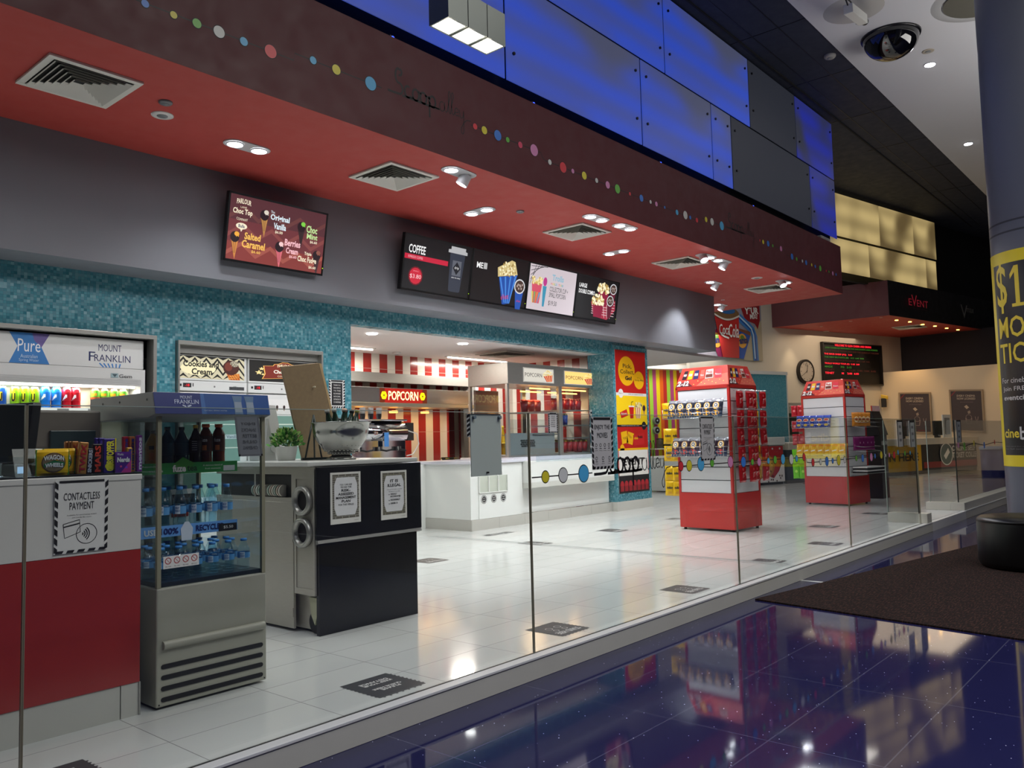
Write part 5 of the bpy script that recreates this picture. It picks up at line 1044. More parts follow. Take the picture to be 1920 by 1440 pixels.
g = G(); g.box(RX0, RX1+.004, RY-.005, RY+.7, 1.11, 1.138, mt('d9d8d2', .25)); g.build('worktop', t, .004)
cv = sheet('payment_sign', 'curling Contactless payment sheet on the white panel of the red till counter', (1.463, RY-.006, .795), (1, 0, 0), .232, .33, art_contactless, V=(0, -.02, 1), paper=mt('dfdfda', .5))
# candy tray and its sweets
t = thing('display_tray', 'low clear tray of sweets along the edge of the red till counter', 'tray', (1.5, 4.1, 1.138))
g = G(); g.box(1.0, 1.86, 3.975, 4.2, 1.138, 1.144, mt('26272a', .3)); g.build('base', t)
g = G(); g.box(1.0, 1.86, 3.972, 3.975, 1.138, 1.235, M_CLEAR); g.box(1.0, 1.86, 4.2, 4.203, 1.138, 1.24, M_CLEAR); g.build('front_lip', t)
def flat_pack(name, cat, label, p, w_, h_, th, col, art, rz=0.0, tip=0.0, group=None, side=None):
    t = thing(name, label, cat, p, rz, group=group); M = wm(t) @ Matrix.Rotation(tip, 4, 'Y') if tip else wm(t); g = G(M); g.box(-w_/2, w_/2, 0, th, .0, h_, side or mt(col, .3)); g.build('box', t, .002)
    g = G(); g.O = M @ Vector((-w_/2, 0, 0)); R3 = M.to_3x3(); g.plane(g.O, R3 @ Vector((1, 0, 0)), R3 @ Vector((0, 0, 1)), w_, h_); g.rect(0, 0, 1, 1, mt(col, .3)); art(g); g.build('print', t); return t
def pillow(g, w_, h_, th, m, back=None, nu=8, nv=10, crimp=.06, bands=None):
    """sealed foil bag: bulging body with flat crimped ends, standing on its lower seam, facing -y"""
    def pt(i, j, s):
        u = -1+2*i/nu; v = -1+2*j/nv; b = max(0, 1-u**4)*max(0, 1-abs(v)**5); wv = .015*math.sin(7*u+3*v)+.01*math.sin(13*v-4*u)
        return Vector((u*w_/2*(1-.04*math.cos(v*math.pi/2)), s*(th/2*b**.6*(1+wv*4)+.0006), (v+1)/2*h_))
    for s in (-1, 1):
        V = [pt(i, j, s) for j in range(nv+1) for i in range(nu+1)]
        for j in range(nv):
            F = [(j*(nu+1)+i, j*(nu+1)+i+1, (j+1)*(nu+1)+i+1, (j+1)*(nu+1)+i) for i in range(nu)]
            if s > 0: F = [tuple(reversed(f)) for f in F]
            mm = m
            if bands:
                for z0, z1, bm in bands:
                    if z0 <= (j+.5)/nv < z1: mm = bm
            g.add(V, F, mm, True)
    return lambda u, v, l, _w=w_, _h=h_, _t=th: Vector(((u-.5)*_w*.98, -(_t/2*(max(0, 1-(2*u-1)**4)*max(0, 1-abs(2*v-1)**5))**.6+.0016+.0006*l), v*_h))
def bag(name, label, w_, h_, th, col, bands=None, art=None, rough=.22, cat='snack bag'):
    t = thing(name, label, cat); g = G(); wp = pillow(g, w_, h_, th, mt(col, rough, .15), bands=bands); g.build('bag', t)
    if art: g = G(); g.warp = wp; g.su, g.sv = w_, h_; art(g); g.warp = None; g.build('print', t)
    return t
def a_wagon(g):
    blob(g, .5, .5, .36, .38, mt('5a4430', .3), 1, n=24); blob(g, .5, .5, .33, .34, mt('7b6a50', .3), 2, n=24); g.poly([(.2, .45), (.5, .58), (.82, .5), (.82, .38), (.5, .44), (.22, .32)], mt('1c6a3c', .3), 3)
    g.text('WAGON', .2, .56, .8, .74, PAPER, l=5, bold=.04, arc=.05); g.text('WHEELS', .24, .3, .78, .46, PAPER, l=5, bold=.04, arc=.03); g.rect(0, 0, .04, 1, mt('2f7a34', .3), 2); g.rect(.96, 0, 1, 1, mt('2f7a34', .3), 2)
ctr = lambda px, y: at(px, 880, 'y', y).x
b0 = bag('biscuit_bag', 'yellow Wagon Wheels biscuit bag with green edges in the till tray', .145, .118, .03, 'e0b41c', art=a_wagon); b0.location = (ctr(98, 4.03), 4.03, 1.146)
c0 = copy_tree(b0); c0.location = (ctr(112, 4.07), 4.08, 1.15); c0['label'] = 'second biscuit bag tucked behind the yellow Wagon Wheels bag'
def a_bar(tx, m, m2, up=True):
    def f(g):
        g.rect(.06, .04, .94, .96, m, 1)
        g.warp = None; 
        if up: g.V, g.U, a, b = g.U, g.V, g.su, g.sv
        g.text(tx, *( (.06, .2, .94, .82) ), m2, l=3, bold=.04)
    return f
def bar(label, px, y, w_, h_, th, col, txt, tcol, group=None, z=1.146, name='chocolate_bar', cat='chocolate bar', extra=None, tip=0.0):
    t = thing(name, label, cat, (ctr(px, y), y, z), 0, group=group); M = wm(t) @ Matrix.Rotation(tip, 4, 'Y'); R3 = M.to_3x3()
    g = G(M); g.box(-w_/2, w_/2, 0, th, 0, h_, mt(col, .25, .2)); g.build('wrapper', t, .004)
    g = G().plane(M @ Vector((w_/2, 0, 0)), R3 @ Vector((0, 0, 1)), R3 @ Vector((-1, 0, 0)), h_, w_)
    if extra: extra(g)
    g.text(txt, .06, .2, .94, .8, mt(tcol, .4), l=3, bold=.04); g.build('print', t); return t
for i, (px, y) in enumerate(((128, 4.12), (135, 4.1), (141, 4.08))): bar('gold wrapped caramel bar standing behind the Twix bar, %s from the left' % ORD[i], px, y, .03, .155, .02, 'a06a30', 'TWIX', '7a1c1c', 'gold bars behind')
bar('gold Twix bar with red lettering leaning in the till tray', 153, 4.03, .042, .15, .02, 'b07a3c', 'TWIX', 'a01c28', tip=.08)
bar('narrow dark chocolate bar with silver lettering beside the Twix bar', 167, 4.03, .028, .12, .018, '2c2028', 'SNICKERS', 'b8bcc8', tip=.06)
bar('black Mars bar with red lettering in the till tray', 183, 4.03, .045, .14, .02, '1c1416', 'MARS', 'c83c28')
for i, (px, y) in enumerate(((184, 4.13), (191, 4.12))): bar('purple sweet box behind the Mars bar, %s from the left' % ORD[i], px, y, .03, .17, .02, '33267a', 'GOBSTOPPER', '5a4aa8', 'purple boxes behind')
bar('purple and yellow Gobstopper box with large yellow letters', 206, 4.03, .058, .165, .02, '3a2a80', 'GOBSTOPPER', 'e8e040', name='sweet_box', cat='sweet box', extra=lambda g: (g.rect(.02, .0, 1, .12, mt('d8c828', .4), 1), blob(g, .2, .5, .1, .4, mt('d8d428', .4), 2), blob(g, .45, .5, .05, .3, mt('d8d428', .4), 2)))
flat_pack('sweet_box', 'sweet box', 'square purple and pink Nerds box at the front of the till tray', (ctr(230, 4.02), 4.015, 1.146), .075, .1, .02, '5a2a8a', lambda g: (g.poly([(.35, 0), (1, 0), (1, .6)], mt('c83a90', .4), 2), g.text('Nerds', .1, .5, .9, .74, PAPER, l=4, bold=.05, sh=.03), g.text('Wonka', .1, .82, .5, .94, PAPER, l=4), blob(g, .35, .3, .07, .05, mt('e85a9a', .4), 3), blob(g, .7, .25, .08, .06, mt('8a4ad0', .4), 3)))
for i, (px, h_, c, y) in enumerate(((236, .175, 'c83a4a', 4.1), (248, .175, 'e0884a', 4.09), (243, .12, 'c89a3a', 4.03), (262, .18, '8a3aa0', 4.04))): bar('roll of Mentos sweets standing in the till tray, %s from the left' % ORD[i], px, y, .026, h_, .022, c, 'mentos', ('2a3a8a', 'e8e0f0')[i == 3], 'mentos rolls', name='sweet_roll', cat='sweets')
# payment terminal, small screen, till monitors
t = thing('card_terminal', 'black card payment terminal with grey keys at the left edge of the till counter', 'card terminal', (1.22, 4.1, 1.138), R(12)); M = wm(t) @ Matrix.Rotation(R(-22), 4, 'X'); R3 = M.to_3x3()
g = G(M); g.box(-.055, .055, 0, .05, .0, .2, mt('101113', .35)); g.build('case', t, .01)
g = G(); g.O = M @ Vector((-.055, -.001, 0)); g.plane(g.O, R3 @ Vector((1, 0, 0)), R3 @ Vector((0, 0, 1)), .11, .2); g.rect(.12, .72, .88, .93, E('8a6464', .5)); g.build('display', t)
for r_ in range(5):
    for c in range(4): g = G(M); x = -.04+.022*c; z = .118-.022*r_+.008*(r_ == 0); g.box(x, x+.016, -.005, 0, z, z+.012, mt(('d8b830' if r_ == 0 else ('38a05a' if (r_ == 4 and c == 3) else ('d8902c' if (r_ == 4 and c == 2) else '84878e'))), .4)); g.build('key', t)
t = thing('customer_display', 'small lit blue display in a clear stand beside the card terminal', 'display', (1.36, 4.1, 1.138)); g = G(); g.box(1.345, 1.41, 4.08, 4.1, 1.138, 1.2, mt('17191c', .4)); g.build('case', t, .004); g = G(); g.box(1.35, 1.39, 4.077, 4.08, 1.16, 1.19, E('9cc4ec', .9)); g.build('display', t); g = G(); g.obox((1.33, 4.04, 1.14), (.11, 0, 0), (0, .002, 0), (0, .05, .13), M_CLEAR); g.build('stand', t)
t = thing('till_monitor', 'grey backed till monitor facing the staff behind the sweets', 'till', (1.7, 4.5, 1.138)); g = G(); a_ = at(50, 842, 'y', 4.45); b2 = at(190, 770, 'y', 4.45)
g.box(a_.x, b2.x, 4.45, 4.52, a_.z, b2.z, mt('6a645c', .5)); g.build('housing', t, .012); g = G(); g.box(a_.x+.1, a_.x+.32, 4.43, 4.45, a_.z-.02, a_.z+.09, mt('2a3a3c', .3)); g.build('rear_display', t, .004); g = G(); g.box(a_.x+.12, a_.x+.3, 4.44, 4.56, 1.138, a_.z, mt('2a2a2c', .5)); g.build('stand', t)
t = thing('till_monitor', 'dark till monitor tilted at the far left above the card terminal', 'till', (1.35, 4.4, 1.138)); g = G(); p0 = at(38, 770, 'y', 4.5); g.obox((p0.x-.0, 4.42, 1.2), (.05, .02, 0), (-.09, .25, 0), (.03, 0, .3), mt('191c1f', .35)); g.build('housing', t, .01); g = G(); g.box(p0.x-.05, p0.x+.08, 4.4, 4.6, 1.138, 1.2, mt('131517', .4)); g.build('base', t, .01)

# ================================================================ BOTTLE COOLER
KX0, KX1, KY0, KY1 = 1.925, 2.53, 3.95, 4.66
M_CG = mt('a09f91', .4, noise=.04)
t = thing('bottle_cooler', 'grey open display cooler of water bottles with a blue spring water canopy', 'cooler', (2.22, 4.3, 0))
g = G(); g.box(KX0, KX1, KY0, KY1, .012, .578, M_CG); g.build('base', t, .008)
g = G(); M_ = M_CG
for k in range(4):
    z = .046+.052*k; P = [(KX0+.03+.011*math.sin(R(a)), z+.011*math.cos(R(a))) for a in range(180, 361, 30)]; P = [(KX0+.03-.011*math.cos(R(a)), z+.011*math.sin(R(a))) for a in range(-90, 91, 30)]
    P = [(KX0+.035-.011*math.cos(R(a)), z+.011*math.sin(R(a))) for a in range(-90, 91, 30)]+[(KX1-.035+.011*math.cos(R(a)), z+.011*math.sin(R(a))) for a in range(90, -91, -30)]
    gg = G(); gg.prism([(x, KY0-.0035, zz) for x, zz in P], (0, .004, 0), mt('0d0e0d', .6)); gg.build('vent_slot', t)
g = G(); pts = [(KX0+.02, .285), (KX1-.015, .285), (KX1-.015, .325), (KX0+.02, .325)]
g.cyl((KX0+.03, KY0-.004, .303), (KX1-.02, KY0-.004, .303), .021, M_CG, n=16); g.build('bumper', t)
g = G()
for x in (KX0+.015, KX1-.015): g.cyl((x, KY0-.002, .025), (x, KY0+.001, .025), .004, BLK, n=8)
g.build('screw', t)
for x, y in ((KX0+.004, KY0+.004), (KX1-.024, KY0+.004), (KX0+.004, KY1-.024), (KX1-.024, KY1-.024)): g = G(); g.box(x, x+.02, y, y+.02, .578, 1.43, mt('9b987f', .35, .2)); g.build('post', t)
g = G(); g.box(KX0+.025, KX1-.025, KY0+.006, KY0+.012, .585, 1.42, M_COOLG) if False else None
g.box(KX0+.03, KX1-.004, KY0+.008, KY0+.013, .585, .80, M_COOLG); g.build('front_glass', t)
g = G(); g.box(KX1-.012, KX1-.006, KY0+.03, KY1-.03, .585, 1.42, M_COOLG); g.build('side_glass', t)
g = G(); g.box(KX0+.006, KX0+.012, KY0+.03, KY1-.03, .585, 1.42, M_COOLG); g.build('side_glass', t)
g = G(); g.box(KX0+.02, KX1-.02, KY1-.03, KY1-.01, .585, 1.42, glass_mat('dark_cooler_back', (.34, .38, .38), 1.4)); g.build('back_glass', t)
g = G(); g.box(KX0+.02, KX1-.02, KY0+.02, KY1-.03, .578, .6, mt('3c4242', .3, .4)); g.build('deck', t)
def art_canopy(g):
    g.rect(0, 0, 1, 1, mt('1f4f92', .25)); g.rect(0, 0, .4, 1, mt('182c72', .25), 1.5); g.poly([(.38, 0), (.42, 0), (.41, 1), (.38, 1)], mt('3a6aa8', .25), 1.7)
    g.text('MOUNT', .21, .72, .31, .87, mt('c8d4e8', .4), l=3); g.text('FRANKLIN', .16, .48, .36, .68, mt('c8d4e8', .4), l=3); leafmark(g, .26, .3, .09, .16, mt('c8d4e8', .4)); 
    for x in (.67, .78): g.poly([(x, .0), (x+.075, .0), (x+.07, .6), (x+.08, .92), (x-.01, .92), (x, .6)], mt('5c7c9c', .3), 2); g.rect(x+.005, .1, x+.07, .62, mt('8c9cac', .4), 2.5)
    g.text('NATURAL SPRING WATER', .4, .14, .6, .2, mt('a8b8cc', .4), l=3)
ca = thing_ = None
g = G(); y0 = KY0-.03; x0, x1 = KX0-.03, KX1+.01
prof = [(y0, 1.425), (y0+.025, 1.535), (KY1, 1.535), (KY1, 1.41), (KY0+.03, 1.41)]
g.add([(x0, y, z) for y, z in prof]+[(x1, y, z) for y, z in prof], [tuple(range(5)), tuple(range(9, 4, -1))]+[(i, i+5, (i+1) % 5+5, (i+1) % 5) for i in range(5)], mt('8b8d8c', .4)); cp = g.build('canopy', t, .003)
g = G(); O = Vector((x0+.004, y0, 1.427)); V = Vector((0, .025, .11)); N_ = Vector((1, 0, 0)).cross(V.normalized()); g.plane(O+N_*.001, (1, 0, 0), V, w=x1-x0-.008, h=V.length-.004); art_canopy(g); g.build('print', cp)
for y in (4.0, 4.3, 4.5): g = G(); g.cyl((x0-.002, y, 1.5), (x0+.001, y, 1.5), .006, BLK, n=8); g.build('screw', cp)
for z, cg, kind in ((1.152, '2f8a44', 0), (.825, '6aa4e4', 1)):
    g = G(); g.box(KX0+.02, KX1-.025, 4.23, KY1-.035, z-.008, z, mt('b4bab8', .3, .3)); sh = g.build('shelf', t)
    g = G(); g.box(KX0+.015, KX1-.015, 4.215, 4.22, z-.03, z+.028, mt(cg, .35)); g.plane((KX0+.015, 4.215, z-.03), (1, 0, 0), w=KX1-KX0-.03, h=.058)
    if kind == 0: g.poly([(.34, .8), (.44, 1.5), (.56, .9), (.5, .3), (.4, .5)], mt('3f8a34', .4), 2); g.text('fuze', .34, .15, .47, .8, PAPER, l=4, bold=.04); g.text('tea', .48, .2, .58, .7, mt('1c3c24', .4), l=4, bold=.02); g.text('A delicious blend of', .64, .6, .84, .75, PAPER, l=3); g.text('fruit extracts', .66, .3, .82, .45, PAPER, l=3); g.text('Rejoinde &', .06, .6, .22, .8, PAPER, l=3); g.text('vatives', .12, .2, .25, .4, PAPER, l=3); g.rect(.85, .1, .97, .6, mt('d0d4d4', .4), 3)
    else: g.text('USE', .08, .2, .2, .75, PAPER, l=3, bold=.03); g.text('100%', .23, .2, .4, .78, mt('1d2c66', .4), l=3, bold=.04); g.poly([(.43, -.5), (.53, -.5), (.54, .6), (.5, 1.2), (.46, 1.2), (.42, .6)], mt('d0dce8', .4), 4); g.text('RECYCLED', .57, .25, .86, .8, mt('1d2c66', .4), l=3, bold=.03); g.rect(.8, .0, .99, .7, mt('1f2124', .4), 5); g.text('$5.50', .85, .2, .95, .5, PAPER, l=6)
    g.build('shelf_strip', sh)
g = G().plane((KX0+.035, KY0+.005, .668), (1, 0, 0), w=.185, h=.06); g.rect(0, 0, 1, 1, PAPER, 1)
for i in range(4): g.ring(.13+.245*i, .62, .09, .02, mt('b0302c', .4), 2, n=14); g.line([(.07+.245*i, .8), (.19+.245*i, .42)], .002, mt('b0302c', .4)); g.text('do not', .05+.245*i, .12, .21+.245*i, .22, INK, l=2)
g.build('warning_sticker', t)
g = G(); g.box(KX1-.2, KX1-.04, KY1-.036, KY1-.032, .75, 1.02, PAPER); g.box(KX1-.19, KX1-.05, KY1-.039, KY1-.036, .93, .99, mt('2a2c2e', .4)); g.box(KX1-.19, KX1-.09, KY1-.039, KY1-.036, .86, .93, mt('b8342c', .4)); g.build('rear_label', t)
def fuze(c2): return lambda: bottle('tea_bottle', 'x', .235, .034, mt('6a2c14', .15), mt(c2, .4), mt('4c2a1c', .3), (.35, .72), art=lambda g, r, H: (ctext(g, 'fuze', r+.0004, H*.58, H*.67, FC-34, FC+20, PAPER), curved(g, r, H*.38, H*.5, FC-26, FC+14, mt('d87830', .4))), neck=.5, shoulder=.82)
row(fuze('d85a20'), [(2.36+.078*k, 4.28, 1.153) for k in range(2)], lambda i: 'brown tea bottle with an orange cap on the upper cooler shelf, %s of two' % ORD[i], 'tea bottles in the cooler')
row(lambda: bottle('juice_bottle', 'x', .2, .036, mt('c89038', .25), mt('4a3020', .4), mt('c08030', .35), (.2, .6), art=lambda g, r, H: (curved(g, r, H*.22, H*.42, FC-20, FC+20, mt('e07a20', .4)), curved(g, r, H*.5, H*.6, FC-20, FC+20, mt('2a1c14', .4)))), [(2.06, 4.28, 1.153)], lambda i: 'amber orange juice bottle at the left of the upper cooler shelf')
row(lambda: bottle('sports_drink', 'x', .22, .038, mt('1c4a58', .15), mt('1c2a34', .4), mt('24505c', .35), (.3, .6)), [(2.15, 4.3, 1.153), (2.23, 4.3, 1.153)], lambda i: 'dark teal drink bottle on the upper cooler shelf, %s of two' % ORD[i], 'dark teal bottles in the cooler')
row(lambda: bottle('cola_bottle', 'x', .23, .034, mt('201816', .15), mt('c8a020', .4), mt('1a1a1c', .35), (.35, .65), art=lambda g, r, H: [curved(g, r, H*(.4+.05*k), H*(.41+.05*k), FC-25, FC+20, PAPER) for k in range(5)]), [(2.3, 4.28, 1.153)], lambda i: 'dark cola bottle with a yellow cap in the middle of the upper cooler shelf')
def wb_art(g, r, H): curved(g, r, H*.36, H*.56, FC-30, FC+14, mt('e4eef4', .4)); ctext(g, 'MOUNT', r+.0004, H*.48, H*.53, FC-24, FC+8, mt('2a5aa0', .5)); ctext(g, 'FRANKLIN', r+.0004, H*.41, H*.46, FC-27, FC+11, mt('2a5aa0', .5))
def water2(): return bottle('water_bottle', 'x', .225, .034, M_PET, mt('3f8cd2', .4), mt('5d9cd0', .35), (.36, .54), art=wb_art, neck=.4, shoulder=.7)
P_ = []; 
for r_, y in enumerate((4.27, 4.36, 4.45)):
    for k in range(6): P_.append((2.02+.092*k-(r_ % 2)*.02, y, .826))
row(water2, P_, lambda i: 'blue capped water bottle, %s from left in the %s row of the middle cooler shelf' % (ORD[i % 6], ('front', 'second', 'back')[i//6]), 'water bottles on the middle cooler shelf')
P_ = []
for r_, y in enumerate((4.06, 4.15, 4.24, 4.33)):
    for k in range(6): P_.append((2.0+.092*k-(r_ % 2)*.02, y, .601))
pr = [None]
def water3():
    return bottle('water_bottle', 'x', .16, .033, M_PET, mt('3f8cd2', .4), mt('5d9cd0', .35), (.36, .55), art=wb_art, neck=.42, shoulder=.72)
row(water3, P_, lambda i: 'small water bottle in the cooler well, %s from the left in the %s row' % (ORD[i % 6], ('front', 'second', 'third', 'back')[i//6]), 'small water bottles in the cooler well')

# ================================================================ BLACK SERVICE CART
AX0, AX1, AY0, AY1 = 3.31, 4.22, 4.57, 5.85
t = thing('service_cart', 'black fronted stainless cart with two round bin holes in its side and two notices', 'cart', (3.8, 5.1, 0))
M_CB = mt('15171b', .2, noise=.1)
g = G(); g.box(AX0, 4.25, AY0, AY0+.02, .625, 1.11, M_CB); g.build('upper_panel', t, .003)
g = G(); g.prism([(3.325, AY0+.002, .0), (4.2, AY0+.002, .0), (4.2, AY0+.002, .6), (3.325, AY0+.002, .6)], (0, .03, 0), M_CB); g.build('lower_panel', t, .003)
g = G(); g.prism([(3.31, AY0+.02, .595), (3.31, AY0-.012, .605), (3.31, AY0-.004, .625), (3.31, AY0+.02, .628)], (.93, 0, 0), mt('8b8b88', .3, .6)); g.build('rail', t)
g = G(); g.box(3.25, 4.24, AY0+.022, AY1+.03, 1.115, 1.148, mt('d0d1cc', .3)); g.build('worktop', t, .006)
g = G(); g.box(3.37, 4.2, AY0+.03, AY1, .02, 1.11, M_STEELD); g.build('carcass', t)
X = AX0
g = G()
for a in ((.26, .30), (1.03, 1.112)): g.box(X, 3.37, AY0+.03, 4.83, a[0], a[1], M_STEELD)
for y in ((4.6, 4.622), (4.808, 4.83)): g.box(X, 3.37, y[0], y[1], .3, 1.03, M_STEELD)
g.box(X+.006, 3.37, 4.622, 4.808, .3, 1.03, M_STEELD); g.build('bin_panel', t)
for z in (.885, .672):
    g = G(); V = []; ns = 28; c = Vector((X, 4.715, z)); pr_ = [(.075, .006), (.1, -.004), (.1, -.03), (.088, -.038), (.07, -.03), (.066, .008)]; rg = []
    for r_, xo in pr_: rg += [(X+xo, 4.715+r_*math.cos(2*math.pi*i/ns), z+r_*math.sin(2*math.pi*i/ns)) for i in range(ns)]
    g.add(rg, [(k*ns+i, (k+1)*ns+i, (k+1)*ns+(i+1) % ns, k*ns+(i+1) % ns) for k in range(len(pr_)-1) for i in range(ns)], M_STEEL, True); g.build('bin_ring', t)
    g = G(); g.cyl((X+.004, 4.715, z), (X-.003, 4.715, z), .074, mt('050505', .8), n=28, smooth=False); g.build('bin_hole', t)
g = G(); g.box(X, X+.02, 4.84, 5.84, .02, .87, M_STEELD); g.build('door', t, .003)
g = G(); g.box(X-.012, X, 4.832, 4.842, .6, .66, M_STEELD); g.box(X-.012, X, 4.832, 4.842, .1, .16, M_STEELD); g.build('hinge', t)
g = G(); g.box(X, X+.03, 4.83, 5.84, .87, .9, M_STEELD); g.box(X, X+.03, 4.83, 5.84, 1.06, 1.112, M_STEELD); g.box(X, X+.03, 4.83, 4.86, .9, 1.06, M_STEELD); g.box(X+.04, X+.06, 4.86, 5.84, .9, 1.06, mt('101416', .5)); g.box(X, 3.37, 5.3, 5.32, .9, 1.06, M_STEELD); g.build('open_shelf', t)
g = G(); g.cyl((3.39, 4.66, .075), (3.36, 4.66, .075), .075, mt('1a1a1a', .5), n=20); g.build('wheel', t)
g = G(); g.prism([(3.345, 4.60, .24), (3.345, 4.71, .24), (3.345, 4.69, .12), (3.345, 4.65, .06), (3.345, 4.62, .14)], (.02, 0, 0), mt('b8b89c', .5)); g.build('wheel_guard', t)
t2 = thing('lid_stack', 'stacks of patterned cup lids lying in the open shelf of the black cart', 'lids', (3.34, 5.05, .9))
for k in range(2):
    for j in range(6): g = G(); g.cyl((3.335, 4.98+.028*j+.2*k, .945), (3.335, 4.995+.028*j+.2*k, .945), .042, mt(('cfcabf', 'b8a89a', '9aa89c')[j % 3], .5), n=14); g.build('lid', t2)
def brick(g, tcol):
    g.rect(0, 0, 1, 1, mt('dcdad4', .6)); g.rect(.06, .1, .94, .96, mt(tcol, .7), 1.5)
    for j in range(20):
        for i in range(4 if j % 2 else 5):
            x = .06+.22*i-(.11 if j % 2 == 0 else 0); x0, x1 = max(.065, x), min(.935, x+.2); 
            if x1-x0 > .05 and (x1 < .3 or x0 > .7 or j < 3 or j > 16): g.rect(x0, .105+.043*j, x1, .14+.043*j, mt('5e5a50', .7), 2)
    g.poly([(.2, .16), (.8, .16), (.88, .3), (.88, .76), (.8, .9), (.2, .9), (.12, .76), (.12, .3)], mt('dedee0', .6), 2.6)
def art_risk(g):
    brick(g, 'a8a69c')
    for s, y, h_, w_ in (('YOU CAN ASK', .74, .035, .42), ('TO SEE THE', .69, .035, .36), ('RISK-', .62, .05, .3), ('ASSESSED', .55, .05, .52), ('MANAGEMENT', .48, .05, .66), ('PLAN', .41, .05, .28), ('FOR THIS VENUE', .35, .035, .5)): g.text(s, .5-w_/2, y, .5+w_/2, y+h_, INK, l=5, bold=.02 if h_ > .04 else .005)
    g.text('government', .78, .04, .92, .06, INK, l=3)
def art_illegal(g):
    brick(g, '97957c')
    for s, y, h_, x0, x1 in (('IT IS', .76, .06, .35, .65), ('ILLEGAL', .67, .06, .25, .76), ('FOR US TO SUPPLY LIQUOR', .6, .02, .22, .8), ('TO YOU IF YOU ARE', .56, .02, .28, .72), ('UNDULY', .5, .035, .35, .6), ('INTOXICATED', .45, .035, .35, .75), ('DISORDERLY', .38, .035, .35, .72), ('UNDER 18', .31, .035, .35, .62)): g.text(s, x0, y, x1, y+h_, INK, l=5, bold=.02 if h_ > .03 else 0)
    for y in (.51, .39, .32): g.disc(.3, y, .015, INK, 5)
    g.text('government', .78, .04, .92, .06, INK, l=3)
sheet('notice', 'risk assessed management plan notice on the black cart', (3.417, AY0-.003, .72), (1, 0, 0), .257, .348, art_risk, V=(0, 0, 1))
sheet('notice', 'It is illegal notice on the black cart, right of the other notice', (3.857, AY0-.003, .712), (1, 0, 0), .245, .348, art_illegal)
# things on the cart
WZ = 1.149
t = thing('silver_bowl', 'large hammered silver bowl holding wine bottles on the cart', 'bowl', (3.735, 4.86, WZ)); M_SB = mt('9c9c98', .16, .95)
bc = (3.735, 4.86, WZ)
g = G(); g.lathe([(.11, 0), (.105, .012), (.07, .03), (.065, .04), (.09, .05), (.135, .08), (.178, .14), (.2, .2), (.207, .262), (.219, .266), (.219, .272), (.203, .27), (.195, .2), (.172, .145), (.13, .088), (.08, .062), (.001, .058)], bc, M_SB, n=40, capb=True, capt=False); g.build('bowl', t)
g = G(); rn = random.Random(2)
for j in range(3):
    for i in range(26): a = 2*math.pi*(i+.5*(j % 2))/26; r_ = .088+.026*j; z = .05+.016*j+.005*j*j; g.sphere((bc[0]+r_*math.cos(a), bc[1]+r_*math.sin(a), WZ+z), .011, M_SB, n=8, k=5)
g.build('studded_band', t)
def wine(c, cc): return lambda: bottle('wine_bottle', 'x', .3, .037, mt(c, .15), mt(cc, .35), None, neck=.38, shoulder=.68)
for i, (dx, dy, cc, lb) in enumerate(((-.19, -.02, 'a8a8a0', 'silver'), (-.11, -.04, 'b0b0a8', 'grey topped'), (.02, -.05, 'c89a78', 'copper'), (.1, .06, '24303a', 'dark green'), (.17, .03, '1c2426', 'black'), (.24-.05, -.06, '9a9a50', 'olive'))):
    b = wine('1c3022', cc)(); b.location = (bc[0]+dx*.3, bc[1]+dy*.5, WZ+.105); b.rotation_euler = (.0, R(dx*75), 0); b['label'] = 'wine bottle with a %s cap standing in the silver bowl' % lb
    b.location.z += -.035
t = thing('potted_plant', 'small bushy green plant in a white pot on the cart', 'potted plant', (3.57, 5.3, WZ)); pc = (3.57, 5.3, WZ)
g = G(); g.lathe([(.062, 0), (.08, .1), (.084, .105), (.076, .105), (.072, .095)], pc, mt('d4d4d0', .4), n=24, capt=False); g.lathe([(.001, .09), (.074, .09)], pc, mt('2a2018', .9), n=20, capt=False, capb=False); g.build('pot', t)
g = G(); rn = random.Random(4); LG = [mt(c, .5) for c in ('3f8a2c', '5aa63c', '2c5a24', '8ab858', 'a8b878')]; M_stm = mt('4a6a34', .6)
for i in range(460):
    a = rn.uniform(0, 6.28); el = rn.uniform(.05, 1.45); rr = rn.uniform(.05, .13); c = Vector((pc[0]+rr*math.cos(a)*math.cos(el)*.95, pc[1]+rr*math.sin(a)*math.cos(el)*.95, WZ+.1+rr*math.sin(el)*1.0)); d = Vector((math.cos(a)*math.cos(el), math.sin(a)*math.cos(el), math.sin(el)+.2)).normalized(); s_ = d.orthogonal().normalized(); s_ = Matrix.Rotation(rn.uniform(0, 6.28), 3, d) @ s_; n_ = d.cross(s_); L = rn.uniform(.026, .042)
    g.add([c, c+d*L*.5+s_*L*.36+n_*.004, c+d*L, c+d*L*.5-s_*L*.36+n_*.004], [(0, 1, 2, 3)], LG[rn.randrange(5)])
g.build('leaves', t); g = G()
for i in range(14): a = i*.45; g.tube([(pc[0], pc[1], WZ+.09), (pc[0]+.03*math.cos(a), pc[1]+.03*math.sin(a), WZ+.13), (pc[0]+.07*math.cos(a), pc[1]+.07*math.sin(a), WZ+.17+.01*(i % 4))], .0018, M_stm, n=5)
g.build('stems', t)
t = thing('display_board', 'brown hardboard back of a tilted display board on a black easel', 'board', (3.6, 5.1, WZ))
tl, tr, bl, br = (at(528, 688, 'y', 5.2), at(598, 681, 'y', 5.2), at(568, 866, 'y', 5.32), at(641, 860, 'y', 5.32))
bl.z = br.z = WZ+.005; dep = (br-bl).cross(tl-bl).normalized()*-.022
g = G(); g.prism([bl, br, tr, tl], -dep if dep.y < 0 else dep, M_WOOD); g.build('board', t, .002)
